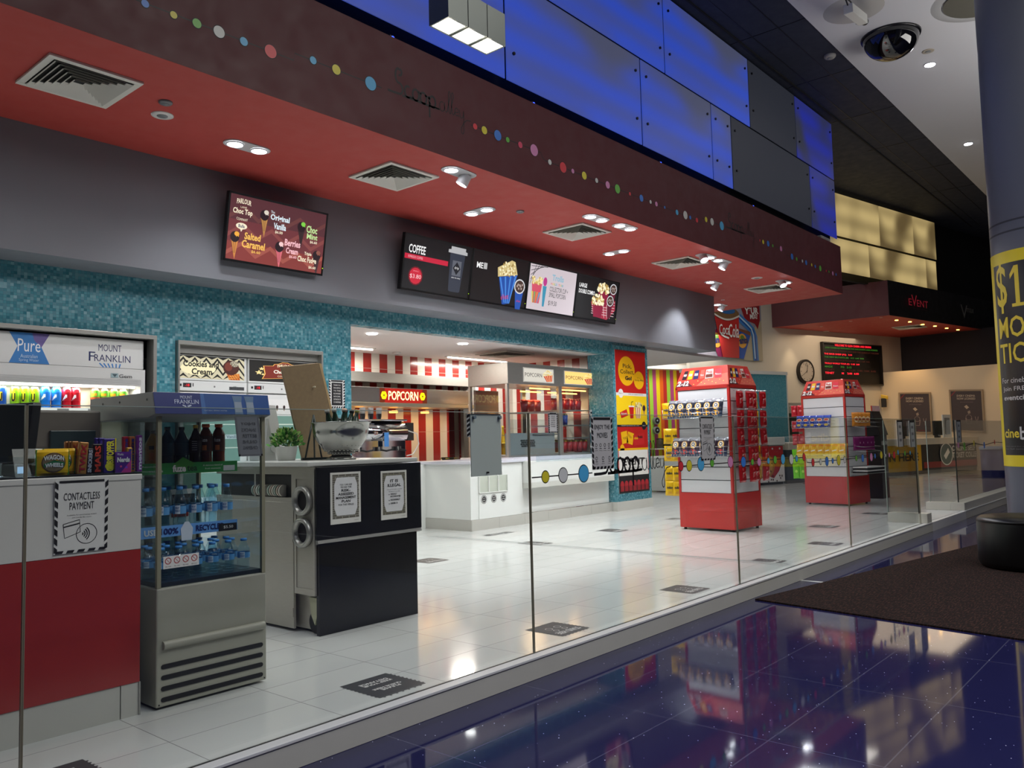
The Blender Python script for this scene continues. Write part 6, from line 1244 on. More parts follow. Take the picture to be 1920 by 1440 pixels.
g = G(); a_ = br; b2 = tr; g.obox(a_+Vector((.003, .002, 0)), Vector((.028, .01, 0)), Vector((0, .02, 0)), b2-a_, mt('a08860', .5)); g.build('edge', t)
g = G(); g.cyl((bl.x+.03, 5.225, WZ+.55), (bl.x+.03, 5.2, WZ+.553), .006, mt('c8c0a8', .4), n=8); g.build('stud', t)
t = thing('easel', 'black folding easel propping the brown display board', 'easel', (3.66, 5.06, WZ)); 
top = at(588, 778, 'y', 5.14); M_EA = mt('12221c', .4)
for (px_, y_) in ((572, 5.1), (604, 5.1), (590, 5.2)):
    f_ = at(px_, 862, 'y', y_); f_.z = WZ; g = G(); g.tube([f_, top], .007, M_EA, n=6); g.build('leg', t)
a_ = at(564, 862, 'y', 5.1); b_ = at(612, 862, 'y', 5.1); g = G(); g.box(a_.x, b_.x, 5.08, 5.1, WZ, WZ+.018, M_EA); g.build('foot_rail', t)
t = thing('paper_cone_stand', 'pale grey pointed card stand beside the potted plant on the cart', 'stand', (3.5, 5.5, WZ)); q = at(503, 785, 'y', 5.5)
g = G(); g.prism([(q.x-.04, 5.5, WZ), (q.x+.07, 5.5, WZ), (q.x, 5.5, q.z)], (0, .03, 0), mt('b4b5b2', .5)); g.build('card', t)
g = G(); g.cyl((q.x+.05, 5.49, WZ+.09), (q.x+.05, 5.5, WZ+.09), .028, mt('c8c8c6', .5), n=14); g.build('badge', t)
t = thing('cone_dispenser', 'tall white dispenser panel between the cooler and the potted plant', 'dispenser', (3.4, 5.6, WZ)); a_ = at(484, 865, 'y', 5.65); b2 = at(512, 760, 'y', 5.65); c_ = at(535, 865, 'y', 5.65)
g = G(); g.prism([(a_.x-.0, 5.65, WZ), (c_.x, 5.65, WZ), (b2.x+.02, 5.65, b2.z), (a_.x, 5.65, b2.z)], (0, .12, 0), mt('c6c8c6', .4)); g.build('body', t, .005)

# ================================================================ SNACK KIOSKS
M_SL = mt('dcdde0', .25); M_KR = mt('b5302c', .22, noise=.03)
def rope(g, pts, r=.0035): g.tube(pts, r, mt('c8cacc', .25, .9), n=5)
def kiosk(loc, rz, lab):
    W, D, HB, HT = .73, .83, .5, 1.93      # local x, y
    t = thing('snack_kiosk', lab, 'kiosk', loc, rz); M = wm(t); hx, hy = W/2, D/2
    g = G(M); g.box(-hx, hx, -hy, hy, .03, HB, M_KR); g.build('base', t, .004)
    g = G(M)
    for x in (-hx, hx-.035):
        for y in (-hy, hy-.035): g.box(x, x+.035, y, y+.035, HB, HT, M_KR)
    for z in (HT-.04,): g.box(-hx, hx, -hy, hy, z, HT, M_KR)
    g.build('frame', t, .003)
    for x in (-hx+.03, hx-.07):
        for y in (-hy+.03, hy-.07): g = G(M); g.cyl((x+.02, y+.02, 0), (x+.02, y+.02, .03), .02, BLK, n=10); g.build('foot', t)
    g = G(M); n = 8; sh = (HT-.04-HB)/n
    for i in range(n): z = HB+.004+sh*i; g.box(-hx+.012, hx-.012, -hy+.012, hy-.012, z, z+sh-.012, M_SL); g.box(-hx+.025, hx-.025, -hy+.025, hy-.025, z+sh-.012, z+sh, mt('55585c', .5))
    g.build('slat_wall', t)
    g = G(M); k = .66; z0, z1 = HT, 2.2; V = [(-hx, -hy, z0), (hx, -hy, z0), (hx, hy, z0), (-hx, hy, z0)]+[(x*.72, y*.84, z1) for x, y in ((-hx, -hy), (hx, -hy), (hx, hy), (-hx, hy))]
    g.add(V, [(3, 2, 1, 0), (4, 5, 6, 7), (0, 1, 5, 4), (1, 2, 6, 5), (2, 3, 7, 6), (3, 0, 4, 7)], mt('c23a30', .3)); hdr = g.build('header', t, .003)
    for face in (0, 1):
        a, b, c, d = ((3, 0, 4, 7) if face == 0 else (0, 1, 5, 4)); A, B, C2, D2 = (M @ Vector(V[q]) for q in (a, b, c, d))
        g = G(); nrm = (B-A).cross(D2-A).normalized()
        def wp(u, v, l, A=A, B=B, C2=C2, D2=D2, nrm=nrm): p = A+(B-A)*u; q = D2+(C2-D2)*u; return p+(q-p)*v+nrm*.0015*l
        g.warp = wp; g.su, g.sv = (B-A).length, (D2-A).length
        g.rect(.01, .03, .99, .97, mt('c8443a', .25), 1); g.poly([(.4, .03), (.99, .03), (.99, .6), (.6, .5)], mt('dc6a5a', .25), 1.5); g.poly([(0.01, .03), (.34, .03), (.2, .3), (.01, .2)], mt('5c1a22', .3), 1.8)
        for i, (c, w_) in enumerate((('2c1c24', .09), ('e0b020', .1), ('262a5c', .1), ('d85a4a', .09), ('e8e0d8', .16), ('d03040', .14))):
            x = .08+(.0, .11, .23, .36, .47, .66)[i]; g.poly([(x, .38), (x+w_, .4), (x+w_-.005, .85), (x+.005, .83)], mt(c, .3), 3)
            if i == 4: g.poly([(x+.01, .42), (x+w_-.01, .43), (x+w_-.015, .6), (x+.01, .58)], mt('6a2a1c', .3), 4); g.text('Pods', x+.02, .63, x+w_-.02, .78, mt('b82028', .4), l=5, bold=.03)
            elif i in (3, 5): g.text('Maltesers', x+.01, .52, x+w_-.01, .62, PAPER, l=5, sh=.02)
            else: g.text(('M&M', 'M&M', 'mars')[i], x+.015, .55, x+w_-.015, .68, PAPER, l=5, bold=.03); 
        for i in range(9): g.disc(.35+.07*i, .12+.08*((i*5) % 3), .008, mt('f0d060', .4), 4, n=8)
        g.text('2', .03, .06, .1, .32, PAPER, l=6, bold=.05); g.text('for $', .11, .08, .15, .2, PAPER, l=6, bold=.02); g.text('12', .155, .06, .25, .32, PAPER, l=6, bold=.05); g.warp = None; g.build('print', hdr)
    return t, M, hx, hy
def basket(t, M, hx, y0, y1, z, h_=.13, dep=.24):
    g = G(M); X0, X1 = -hx, -hx-dep
    for k in (0, 1, 2): zz = z+h_*k/2; rope(g, [(X0, y0, zz), (X1, y0, zz), (X1, y1, zz), (X0, y1, zz)])
    n = 22
    for i in range(n+1): y = y0+(y1-y0)*i/n; rope(g, [(X0, y, z), (X1, y, z), (X1, y, z+.03)], .002)
    for i in range(5): y = y0+(y1-y0)*i/4; rope(g, [(X1, y, z), (X1, y, z+h_)], .003)
    return g.build('wire_basket', t)
def bagart(bandc, dc, txt, tc, ring=True):
    def f(g):
        blob(g, .5, .58, .3, .2, mt(dc, .25), 1, n=16)
        if ring: blob(g, .5, .6, .2, .14, PAPER, 2); blob(g, .5, .6, .15, .1, mt('20243a', .3), 3); blob(g, .5, .6, .08, .055, PAPER, 4)
        blob(g, .5, .2, .36, .12, mt(bandc, .25), 1.5)
        if txt: g.text(txt, .2, .5, .8, .66, mt(tc, .3), l=5, bold=.04)
    return f
def shelf_bags(M, mk, n, y0, y1, x, z, labf, group, lean=14, depth2=True):
    """bags standing in a basket on the -x face; they face away from the kiosk"""
    pr = None; Rz = math.atan2(M[1][0], M[0][0])
    for i in range(n):
        y = y0+(y1-y0)*(i+.5)/n; p = M @ Vector((x, y, z))
        o = mk() if pr is None else copy_tree(pr)
        pr = pr or o; o.location = p; o.rotation_euler = (R(-lean), 0, Rz-math.pi/2+random.uniform(-.12, .12)); o['label'] = labf(n-1-i); o['group'] = group
K1 = (10.42, 5.24, 0); K1R = R(-4)
t, M, hx, hy = kiosk(K1, K1R, 'red and white snack kiosk nearer the viewer, with dark chip bags in two wire baskets')
basket(t, M, hx, -hy+.05, hy+.06, 1.5); basket(t, M, hx, -hy-.02, hy+.02, .99)
DK = mt('23283a', .2, .3)
def chipbag(c1, c2, c3): return lambda: bag('chip_bag', 'x', .165, .255, .085, c1, bands=[(0, .35, mt(c2, .22, .2)), (.8, 1, mt('b8bcc4', .2, .7))], art=bagart(c3, 'e0b060', None, None))
shelf_bags(M, chipbag('2c3040', '39465e', 'e8a828'), 6, -hy+.05, hy+.04, -hx-.14, 1.505, lambda i: 'dark blue and gold chip bag, %s from left in the nearer kiosk upper basket' % ORD[i], 'chip bags in the upper basket')
shelf_bags(M, chipbag('3a2a38', '34405c', 'c84838'), 6, -hy, hy, -hx-.14, .995, lambda i: 'red trimmed dark chip bag, %s from left in the nearer kiosk lower basket' % ORD[i], 'chip bags in the lower basket')
def pegs(t, M, face, us, zs, hx, hy, L=.2):
    for z in zs:
        for u in us:
            g = G(M)
            a, b = {'-y': ((u, -hy, z), (u, -hy-L, z)), '+y': ((u, hy, z), (u, hy+L, z)), '+x': ((hx, u, z), (hx+L, u, z)), '-x': ((-hx, u, z), (-hx-L, u, z))}[face]
            g.cyl(a, b, .003, mt('d0d2d4', .25, .9), n=6); g.build('peg', t)
def hang(M, mk, pts, labf, group, rz=0.0):
    pr = None; Rz = math.atan2(M[1][0], M[0][0])
    for i, p in enumerate(pts):
        o = mk() if pr is None else copy_tree(pr); pr = pr or o
        o.location = M @ Vector(p); o.rotation_euler = (R(random.uniform(-3, 3)), R(random.uniform(-2, 2)), Rz+rz); o['label'] = labf(i); o['group'] = group
ZR = (1.83, 1.58, 1.34, 1.10, .86)
pegs(t, M, '-y', (-.265, -.09, .085, .26), [z+.02 for z in ZR], hx, hy)
def maltbag(): return bag('sweet_bag', 'x', .168, .225, .05, 'a3141c', art=lambda g: (g.poly([(.25, .25), (.8, .4), (.7, .62), (.3, .55)], mt('d8b8b4', .3), 1), g.poly([(.3, .28), (.75, .42), (.66, .56), (.34, .48)], mt('b8242c', .3), 2), blob(g, .35, .75, .12, .08, mt('c8404a', .3), 1)))
hang(M, maltbag, [(x, -hy-.09-.05*(k % 2), z-.215) for z in ZR for k, x in enumerate((-.265, -.09, .085, .26))], lambda i: 'red sweet bag, %s from left in the %s hanging row of the nearer kiosk' % (ORD[i % 4], ORD[i//4]), 'red sweet bags on the nearer kiosk')
def yelbag(): return bag('sweet_bag', 'x', .14, .215, .05, 'd8ae14', art=lambda g: (g.text('m&m', .2, .45, .8, .62, INK, l=3, bold=.04), blob(g, .5, .2, .2, .1, mt('b88a10', .3), 1)))
pegs(t, M, '+x', (-.25,), [z for z in ZR], hx, hy, .34)
hang(M, yelbag, [(hx+.08+.13*k, -hy+.16, z-.2) for z in ZR for k in (0, 1)], lambda i: 'yellow sweet bag right of the nearer kiosk, %s of two in the %s row down' % (ORD[i % 2], ORD[i//2]), 'yellow sweet bags right of the nearer kiosk', rz=R(-20))
pegs(t, M, '+y', (-.25,), [z for z in (1.72, 1.34, 1.08, .78)], hx, hy, .3)
hang(M, yelbag, [(-hx+.1, hy+.08+.13*k, z-.2) for z in (1.72, 1.36, 1.12, .84, .64) for k in (0, 1)], lambda i: 'yellow sweet bag left of the nearer kiosk, %s of two in the %s row down' % (ORD[i % 2], ORD[i//2]), 'yellow sweet bags left of the nearer kiosk', rz=R(-70))
K2 = (14.98, 5.25, 0)
t, M, hx, hy = kiosk(K2, R(-9), 'red and white snack kiosk farther from the viewer, with blue and yellow bags')
basket(t, M, hx, -hy+.2, hy+.06, 1.36, .12); basket(t, M, hx, -hy-.05, hy+.08, .82, .06)
shelf_bags(M, lambda: bag('chip_bag', 'x', .15, .22, .06, '1c3c9c', art=lambda g: (blob(g, .5, .6, .35, .14, mt('e8c8b0', .3), 1), blob(g, .5, .6, .25, .09, mt('d05a3a', .3), 2), blob(g, .5, .2, .25, .1, mt('d8b83a', .3), 1)), rough=.25), 5, -hy+.22, hy+.04, -hx-.14, 1.365, lambda i: 'blue chip bag in the upper basket of the farther kiosk, %s from the left' % ORD[i], 'blue chip bags on the farther kiosk')
shelf_bags(M, lambda: bag('chip_bag', 'x', .16, .26, .06, 'd8a828', bands=[(0, .35, mt('e0cc58', .25))], art=lambda g: (g.poly([(.1, .5), (.9, .65), (.9, .45), (.1, .35)], mt('9c2c2c', .3), 1), g.poly([(.2, .5), (.7, .58), (.7, .5), (.2, .44)], PAPER, 2), blob(g, .5, .85, .3, .08, mt('e07a28', .3), 1))), 7, -hy-.04, hy+.06, -hx-.14, .825, lambda i: 'yellow chip bag in the lower basket of the farther kiosk, %s from the left' % ORD[i], 'yellow chip bags on the farther kiosk')
g = G(M)
for z in (1.38, .96): 
    rope(g, [(-.3, -hy, z), (-.3, -hy-.25, z-.03), (.35, -hy-.25, z-.03), (.35, -hy, z)]); rope(g, [(-.3, -hy, z+.08), (-.3, -hy-.25, z+.05), (.35, -hy-.25, z+.05), (.35, -hy, z+.08)])
g.build('wire_basket', t)
hang(M, lambda: bag('sweet_bag', 'x', .15, .24, .05, 'd88a34', art=lambda g: (blob(g, .5, .5, .3, .2, mt('f0d8a8', .3), 1), blob(g, .5, .5, .2, .1, mt('a84a20', .3), 2))), [(-.26+.13*k, -hy-.12, 1.37) for k in range(4)], lambda i: 'orange bag in the upper side basket of the farther kiosk, %s from the left' % ORD[i], 'orange bags on the farther kiosk', rz=R(-25))
hang(M, lambda: bag('sweet_bag', 'x', .15, .24, .05, '7c2464', art=lambda g: (g.poly([(.1, .3), (.9, .5), (.9, .62), (.1, .45)], mt('d8a8cc', .3), 1))), [(-.26+.13*k, -hy-.12, .95) for k in range(5)], lambda i: 'purple bag in the lower side basket of the farther kiosk, %s from the left' % ORD[i], 'purple bags on the farther kiosk', rz=R(-25))
pegs(t, M, '+y', (-.25,), (1.78, 1.42, 1.1), hx, hy, .3)
hang(M, lambda: bag('sweet_bag', 'x', .11, .2, .04, 'b01828', art=lambda g: blob(g, .5, .5, .2, .1, mt('e08080', .3), 1)), [(-hx+.1, hy+.08+.12*k, z) for z in (1.58, 1.3, 1.06) for k in (0, 1)], lambda i: 'red sweet bag left of the farther kiosk, %s of two in the %s row down' % (ORD[i % 2], ORD[i//2]), 'red sweet bags left of the farther kiosk', rz=R(-70))
hang(M, lambda: bag('sweet_bag', 'x', .12, .26, .04, '6cc81c', art=lambda g: blob(g, .5, .5, .2, .1, mt('b8f060', .3), 1)), [(-hx+.1, hy+.08+.13*k, z) for z in (.72, .45) for k in (0, 1)], lambda i: 'bright green bag left of the farther kiosk, %s of two in the %s row' % (ORD[i % 2], ('upper', 'lower')[i//2]), 'green sweet bags left of the farther kiosk', rz=R(-70))
t2 = thing('leaflet_rack', 'flat wire rack of black and white boxes at the side of the farther kiosk', 'rack', M @ Vector((0, -hy-.15, .55))); M2 = M
for k in range(4): g = G(M2); g.box(-.25+.0*k, .38, -hy-.28, -hy-.02, .56+.03*k, .58+.03*k, mt('d8d8d8' if k % 2 else '2a2a2e', .4)); g.build('box', t2)
g = G(M2); g.box(-.28, .5, -hy-.3, -hy, .55, .556, mt('c8cccc', .3, .5)); g.build('tray', t2)
t2 = thing('snack_stand', 'black cardboard snack stand with a striped top beside the farther kiosk', 'display stand', (16.0, 5.3, 0)); q = at(1665, 890, 'z', 0)
c_ = at(1655, 800, 'y', 4.9); g = G(); V0 = Vector((c_.x, 4.9, 0)); g.obox(V0+Vector((-.2, 0, 0)), (.42, 0, 0), (0, .3, 0), (.0, 0, 1.2), mt('1d1a1c', .4)); g.build('body', t2, .005)
g = G(); g.obox(V0+Vector((-.24, -.02, 1.2)), (.5, 0, 0), (0, .25, 0), (-.12, .1, .46), mt('201c1e', .4)); g.build('backboard', t2, .005)
g = G(); 
for k in range(9): g.obox(V0+Vector((-.38+.052*k, .06, 1.66)), (.026, 0, 0), (0, .02, 0), (-.02, .0, .1), mt('c83a34', .4)); g.obox(V0+Vector((-.354+.052*k, .06, 1.66)), (.026, 0, 0), (0, .02, 0), (-.02, 0, .1), PAPER)
g.build('striped_top', t2)
g = G().plane(V0+Vector((-.16, -.012, .95)), (1, 0, 0), w=.34, h=.2); g.text('NEED NOW', 0, .3, 1, .7, PAPER, bold=.04); g.build('lettering', t2)

# ================================================================ FLOOR STICKERS
M_STK = mt('3b3c3e', .4)
def sticker(label, cx, cy, w_, h_, art=1, rz=0.0):
    t = thing('floor_sticker', label, 'floor sticker', (cx, cy, 0), rz, group=None); M = wm(t); R3 = M.to_3x3()
    g = G(); O = M @ Vector((-w_/2, -h_/2, .0006)); g.plane(O, R3 @ Vector((1, 0, 0)), R3 @ Vector((0, 1, 0)), w_, h_, lay=.0004)
    g.obox(M @ Vector((-w_/2, -h_/2, .0002)), R3 @ Vector((w_, 0, 0)), R3 @ Vector((0, h_, 0)), (0, 0, .0008), M_STK)
    for i in range(9): v = .04+.1*i; g.poly([(1, v), (1.03, v+.03), (1.03, v+.06), (1, v+.06)], M_STK); g.poly([(0, v), (-.03, v+.03), (-.03, v+.06), (0, v+.06)], M_STK)
    for i in range(7): u = .06+.13*i; g.poly([(u, 0), (u+.05, 0), (u+.03, -.05), (u, -.04)], M_STK)
    g.build('sheet', t)
    g = G(); g.plane(O+Vector((0, 0, .0008)), R3 @ Vector((1, 0, 0)), R3 @ Vector((0, 1, 0)), w_, h_, lay=.0004)
    if art == 1:
        for u in (.35, .65): g.ring(u, .62, .09, .012, PAPER, 2, n=16); g.ring(u, .42, .07, .012, PAPER, 2, n=16)
        g.text('STAND HERE', .88, .3, .12, .12, PAPER, l=2, bold=.01)
    else:
        for s, y in (('PLEASE', .26), ('QUEUE HERE', .36), ('KEEP YOUR', .6), ('DISTANCE', .7)): k = .2 if len(s) < 8 else .3; g.text(s, .5+k, y+.08, .5-k, y, PAPER, l=2, bold=.02)
    g.build('print', t)
sticker('square Please queue here floor sticker right of the cooler', 2.86, 3.39, .31, .32, 2)
sticker('square Stand here floor sticker behind the seam of the second glass pane', 4.39, 3.42, .3, .31)
sticker('square Stand here floor sticker before the nearer kiosk, along the third glass pane', 6.12, 3.43, .29, .31)
sticker('square Stand here floor sticker beyond the dark floor joint by the glass', 7.92, 3.5, .24, .3)
sticker('dark floor sticker half hidden by the black cart', 6.15, 6.5, .3, .3)
sticker('dark floor sticker lying on the floor joint behind the second seam', 7.88, 6.45, .24, .36, 1)
sticker('dark floor sticker on the brightest patch of floor', 9.5, 6.4, .3, .34)
sticker('narrow dark floor sticker before the white counter', 8.42, 7.54, .5, .14, 1)
sticker('dark floor sticker along the glass between the two kiosks, the nearer one', 9.5, 3.5, .26, .34)
sticker('dark floor sticker between the two kiosks, the farther one', 11.25, 4.15, .3, .34)
sticker('dark floor sticker right of the farther kiosk near the entrance gap', 13.37, 4.13, .26, .34)
sticker('dark floor sticker left of the nearer kiosk base', 11.3, 6.46, .26, .2)
sticker('dark floor sticker by the first glass seam at the bottom edge', 1.3, 3.45, .3, .3, 2)

# ================================================================ LOBBY
t = thing('carpet_mat', 'dark brown flecked carpet square lying on the blue floor', 'carpet')
a_ = Vector((6.6, 3.04, ZL)); d1 = Vector((math.cos(R(-9.3)), math.sin(R(-9.3)), 0)); d2 = Vector((d1.y, -d1.x, 0))
COL.objects.unlink(t); bpy.data.objects.remove(t)
g = G(); g.obox(a_+Vector((0, 0, .0005)), d1*8, d2*6, (0, 0, .012), carpet_mat()); tag(g.build('carpet', None), 'dark brown flecked carpet lying on the blue floor under the ottoman', 'carpet')
t = thing('ottoman', 'round black leather ottoman on the carpet in front of the column', 'ottoman', (9.57, 1.5, ZL+.0125)); M_LE = mt('0b0b0c', .32, noise=.1)
g = G(); g.lathe([(.40, .0), (.44, .02), (.455, .06), (.455, .42), (.45, .45)], (9.57, 1.5, ZL+.0125), M_LE, n=56, capt=False); g.build('drum', t)
g = G(); g.lathe([(.45, .45), (.458, .455), (.452, .475), (.42, .495), (.2, .505), (.0001, .5)], (9.57, 1.5, ZL+.0125), M_LE, n=56, capb=False); g.build('seat', t)
# column with its wrapped banner
CXc, CYc, CR = 12.21, 1.53, .6
def seg(name, z0, z1, r): g = G(); g.cyl((CXc, CYc, z0), (CXc, CYc, z1), r, mt('5a5e6c', .35, noise=.02), n=96, caps=True); return g
g = seg('c', ZL+.013, 7.88, CR)
for z in (3.71, 3.84): g.lathe([(CR+.001, z-.012), (CR+.001, z+.012)], (CXc, CYc, 0), mt('33353e', .5), n=96, capb=False, capt=False)
struct(g, 'column_2')
va = math.degrees(math.atan2(-CYc, -CXc))     # direction from the column to the viewer
def wrap(r): return lambda u, v, l: Vector((CXc+(r+.0008*l)*math.cos(R(va-90+u)), CYc+(r+.0008*l)*math.sin(R(va-90+u)), v))
t = thing('column_banner', 'black and yellow ticket price banner wrapped round the grey column', 'banner', (CXc, CYc, .83)); 
# u is measured in degrees; 0 = left outline of the column for the viewer
def cyl_rect(g, u0, u1, z0, z1, m, l, n=None):
    n = n or max(2, int((u1-u0)/4))
    for i in range(n): a = u0+(u1-u0)*i/n; b = u0+(u1-u0)*(i+1)/n; g.poly([(a, z0), (b, z0), (b, z1), (a, z1)], m, l)
YEL = mt('d8c41c', .4); BNB = mt('141418', .35)
g = G(); g.warp = wrap(CR+.004); ZB0, ZB1 = .79, 3.47
cyl_rect(g, 2, 200, ZB0, ZB1, YEL, 0, 60); g.build('band', t)
g = G(); g.cuts = 2.5; g.warp = wrap(CR+.004); cyl_rect(g, 21, 190, ZB0+.14, ZB1-.15, BNB, 2, 60)
def ct(s, u0, u1, z0, z1, m, bold=.0): g.text(s, u0, z0, u1, z1, m, l=5, bold=bold)
YT = mt('d8c030', .4); WT = mt('c8c8c8', .4)
ct('$', 27, 45, 2.70, 3.32, YT, .01); cyl_rect(g, 56, 61, 2.76, 3.27, YT, 5); g.poly([(56, 3.27), (50, 3.17), (50, 3.11), (56, 3.19)], YT, 5); cyl_rect(g, 51, 66, 2.76, 2.80, YT, 5); ct('0', 74, 94, 2.76, 3.27, YT, .01); ct('MOVIES', 27, 110, 2.385, 2.65, YT, .012); ct('TICKETS', 26, 118, 2.07, 2.32, YT, .012)
ct('For cinebuzz members', 26, 112, 1.825, 1.89, WT); ct('Join FREE today at', 27, 100, 1.71, 1.78, WT); ct('eventcinemas.com.au', 27.5, 120, 1.61, 1.67, WT, .02)
ct('cine', 24, 49, 1.145, 1.255, YT, .02); ct('buzz', 50, 84, 1.12, 1.28, WT, .02); ct('Not valid for upgrades and special events', 24, 110, 1.03, 1.045, mt('77777a', .5)); ct('for full terms see the website', 24, 100, 1.0, 1.015, mt('77777a', .5))
g.warp = None; g.build('print', t)
# blue bin
q = at(1867, 940, 'z', ZL); t = thing('litter_bin', 'dark blue round bin with a pale rim half hidden by the column', 'bin', (18.6, 3.05, ZL)); bx = CO+ray(1878, 900)*16.6; bx.z = ZL
t.location = bx
g = G(); g.lathe([(.34, .06), (.35, .98)], bx, mt('1c2068', .35), n=32); g.build('body', t)
g = G(); g.lathe([(.36, .98), (.37, 1.0), (.36, 1.04), (.2, 1.03), (.001, 1.02)], bx, mt('9aa2b0', .3), n=32, capt=False); g.build('lid', t)
g = G(); g.lathe([(.3, 0), (.3, .06)], bx, mt('121216', .5), n=24); g.build('foot', t)

# ================================================================ FAR HALL
T0 = Vector((24.176, 7.426, 0))
def fw(px, py, p0=C0, h=H1): return onw(px, py, p0, h)
def art_mural(g):
    X = lambda *p: [((x/6.857-25)/124, (131-y/6.857)/116) for x, y in p]
    g.rect(0, 0, 1, 1, mt('8d8a98', .6), .5); g.poly(X((760, 920), (1020, 920), (1020, 400), (870, 560)), mt('b0a38a', .6), 1); g.poly(X((330, 330), (420, 330), (400, 560), (330, 600)), mt('a8485a', .5), 1)
    g.poly(X((745, 240), (1000, 180), (1000, 400), (965, 520), (930, 450), (800, 410)), mt('8a1c24', .5), 2)
    a, b = X((800, 340), (985, 250)); g.text('Y*UR', a[0], a[1], b[0], b[1], PAPER, l=3, bold=.04, rot=4); a, b = X((868, 395), (968, 330)); g.text('MIX?', a[0], a[1], b[0], b[1], PAPER, l=3, bold=.03, rot=4)
    P = X((715, 380), (760, 420), (830, 480), (890, 540), (915, 620), (925, 920)); g.line(P, .24, mt('3a78b8', .5), 3); g.line(P, .1, mt('1f4c98', .5), 4); g.line([(u-.02, v+.03) for u, v in P], .05, mt('b0cce0', .5), 5)
    g.poly(X((330, 610), (440, 540), (490, 900), (430, 890)), mt('8a2450', .5), 3); g.poly(X((700, 540), (862, 600), (760, 905), (690, 900)), mt('1f4fa4', .5), 3); g.poly(X((700, 520), (865, 560), (862, 610), (700, 550)), mt('7a4a34', .5), 3.5)
    for x, y in ((418, 690), (745, 680)):
        c = X((x, y))[0]; blob(g, c[0], c[1], .07, .115, mt('e0a03c', .5), 5, n=18); blob(g, c[0], c[1]+.05, .03, .04, mt('5a7a2c', .5), 6); g.text('Fanta', c[0]-.075, c[1]-.06, c[0]+.09, c[1]+.05, mt('20285c', .5), l=7, bold=.05, rot=6)
    g.poly(X((385, 340), (710, 330), (690, 900), (480, 895)), mt('b02a28', .45), 8); c = X((548, 350))[0]; blob(g, c[0], c[1], .19, .1, mt('6e5236', .5), 9, n=20); blob(g, c[0]+.01, c[1]+.04, .12, .05, mt('2a5a90', .5), 10)
    g.line(X(*[(385+325*i/10, 370+60*math.sin(math.pi*i/10)) for i in range(11)]), .05, mt('c8c4bc', .5), 11)
    a, b = X((440, 620), (570, 490)); g.text('Coca', a[0], a[1], b[0], b[1], PAPER, l=12, bold=.01, sh=.03); a, b = X((560, 650), (690, 480)); g.text('Cola', a[0], a[1], b[0], b[1], PAPER, l=12, bold=.01, sh=.03); g.line(X((460, 615), (500, 640), (560, 660)), .05, PAPER, 12)
a_ = fw(1305, 667); b_ = fw(1429, 674); wl = (b_-a_).dot(U1); sheet('wall_mural', 'cola and orange drinks mural with a blue pouring stream on the far wall', Vector((a_.x, a_.y, 3.55))-nn*.03, U1, wl, 1.9, art_mural, cat='mural', lay=.006)
# clock
cc = fw(1508, 697); cn = -nn; t = thing('wall_clock', 'round white wall clock with a thick black rim beside the session board', 'clock', cc)
g = G(); c3 = cc+cn*.0; g.cyl(c3, c3+cn*.09, .385, mt('1a1414', .35), n=40); g.build('rim', t)
g = G(); g.cyl(c3+cn*.09, c3+cn*.095, .31, mt('b9ada0', .5), n=40); g.build('face', t)
g = G().plane(c3+cn*.096, U1, lay=.004)
for i in range(12): a = R(30*i); g.line([(.25*math.sin(a), .25*math.cos(a)), (.29*math.sin(a), .29*math.cos(a))], .02, INK, 1)
g.text('12', -.05, .17, .05, .25, INK, l=1); g.build('markings', t)
g = G().plane(c3+cn*.1, U1, lay=.004); g.line([(-.01, -.05), (.06, .2)], .018, INK, 1); g.build('hand', t); g = G().plane(c3+cn*.1, U1, lay=.004); g.line([(.03, .03), (-.2, -.12)], .014, INK, 2); g.build('hand', t)
# session board
bl = fw(1541, 713); tr = fw(1648, 652); O = Vector((bl.x, bl.y, 2.85)); wb = (tr-bl).dot(U1)
def art_led(g):
    g.rect(0, 0, 1, 1, mt('0c0809', .5), .5); rn = random.Random(3); rd, gr, dm, dg = E('ff2434', 1.6), E('3c7a28', .8), E('5c2a20', .5), E('2c4a20', .5)
    L = [('WELCOME TO GLEN CINEMA AND DINING', .22, .84, rd), ('JOIN CINEBUZZ REWARDS FOR DISCOUNTS AND POINTS', .06, .95, gr), ('BOOK ONLINE TODAY AND SKIP THE QUEUE AT THE BAR', .06, .97, dm), ('THE BIKES SHEEP (PG)   3:10', .04, .5, rd), ('THE NEW MUTANTS (M)   4:15  6:40  8:50', .04, .7, gr), ('BILL AND TED FACE THE MUSIC (PG)  1:30  3:45', .04, .8, dm), ('TROLLS WORLD TOUR (G)  11:05  2:00', .04, .62, rd), ('MADE          PG   2:15', .04, .48, gr), ('TENET         M    12:30  3:40  7:00  8:45', .04, .9, dm), ('TENET         M    2:00  6:00', .04, .6, rd)]
    for i, (s, x0, x1, m) in enumerate(L): y = .92-.075*i; g.text(s, x0, y, x1, y+.048, m, l=2, bold=.02)
t = sheet('session_board', 'black LED session board with red and green lines on the far wall', O-nn*.03, U1, wb, 1.36, art_led, paper=mt('120d0e', .4), cat='display board', lay=.006, th=.03)
g = G(); th_ = .04
for o_, a_, v_ in ((O, U1*wb, Vector((0, 0, th_))), (O+Vector((0, 0, 1.36-th_)), U1*wb, Vector((0, 0, th_))), (O, U1*th_, Vector((0, 0, 1.36))), (O+U1*(wb-th_), U1*th_, Vector((0, 0, 1.36)))): g.obox(o_-nn*.03, a_, v_, -nn*.08, mt('17100f', .4))
g.build('frame', t)
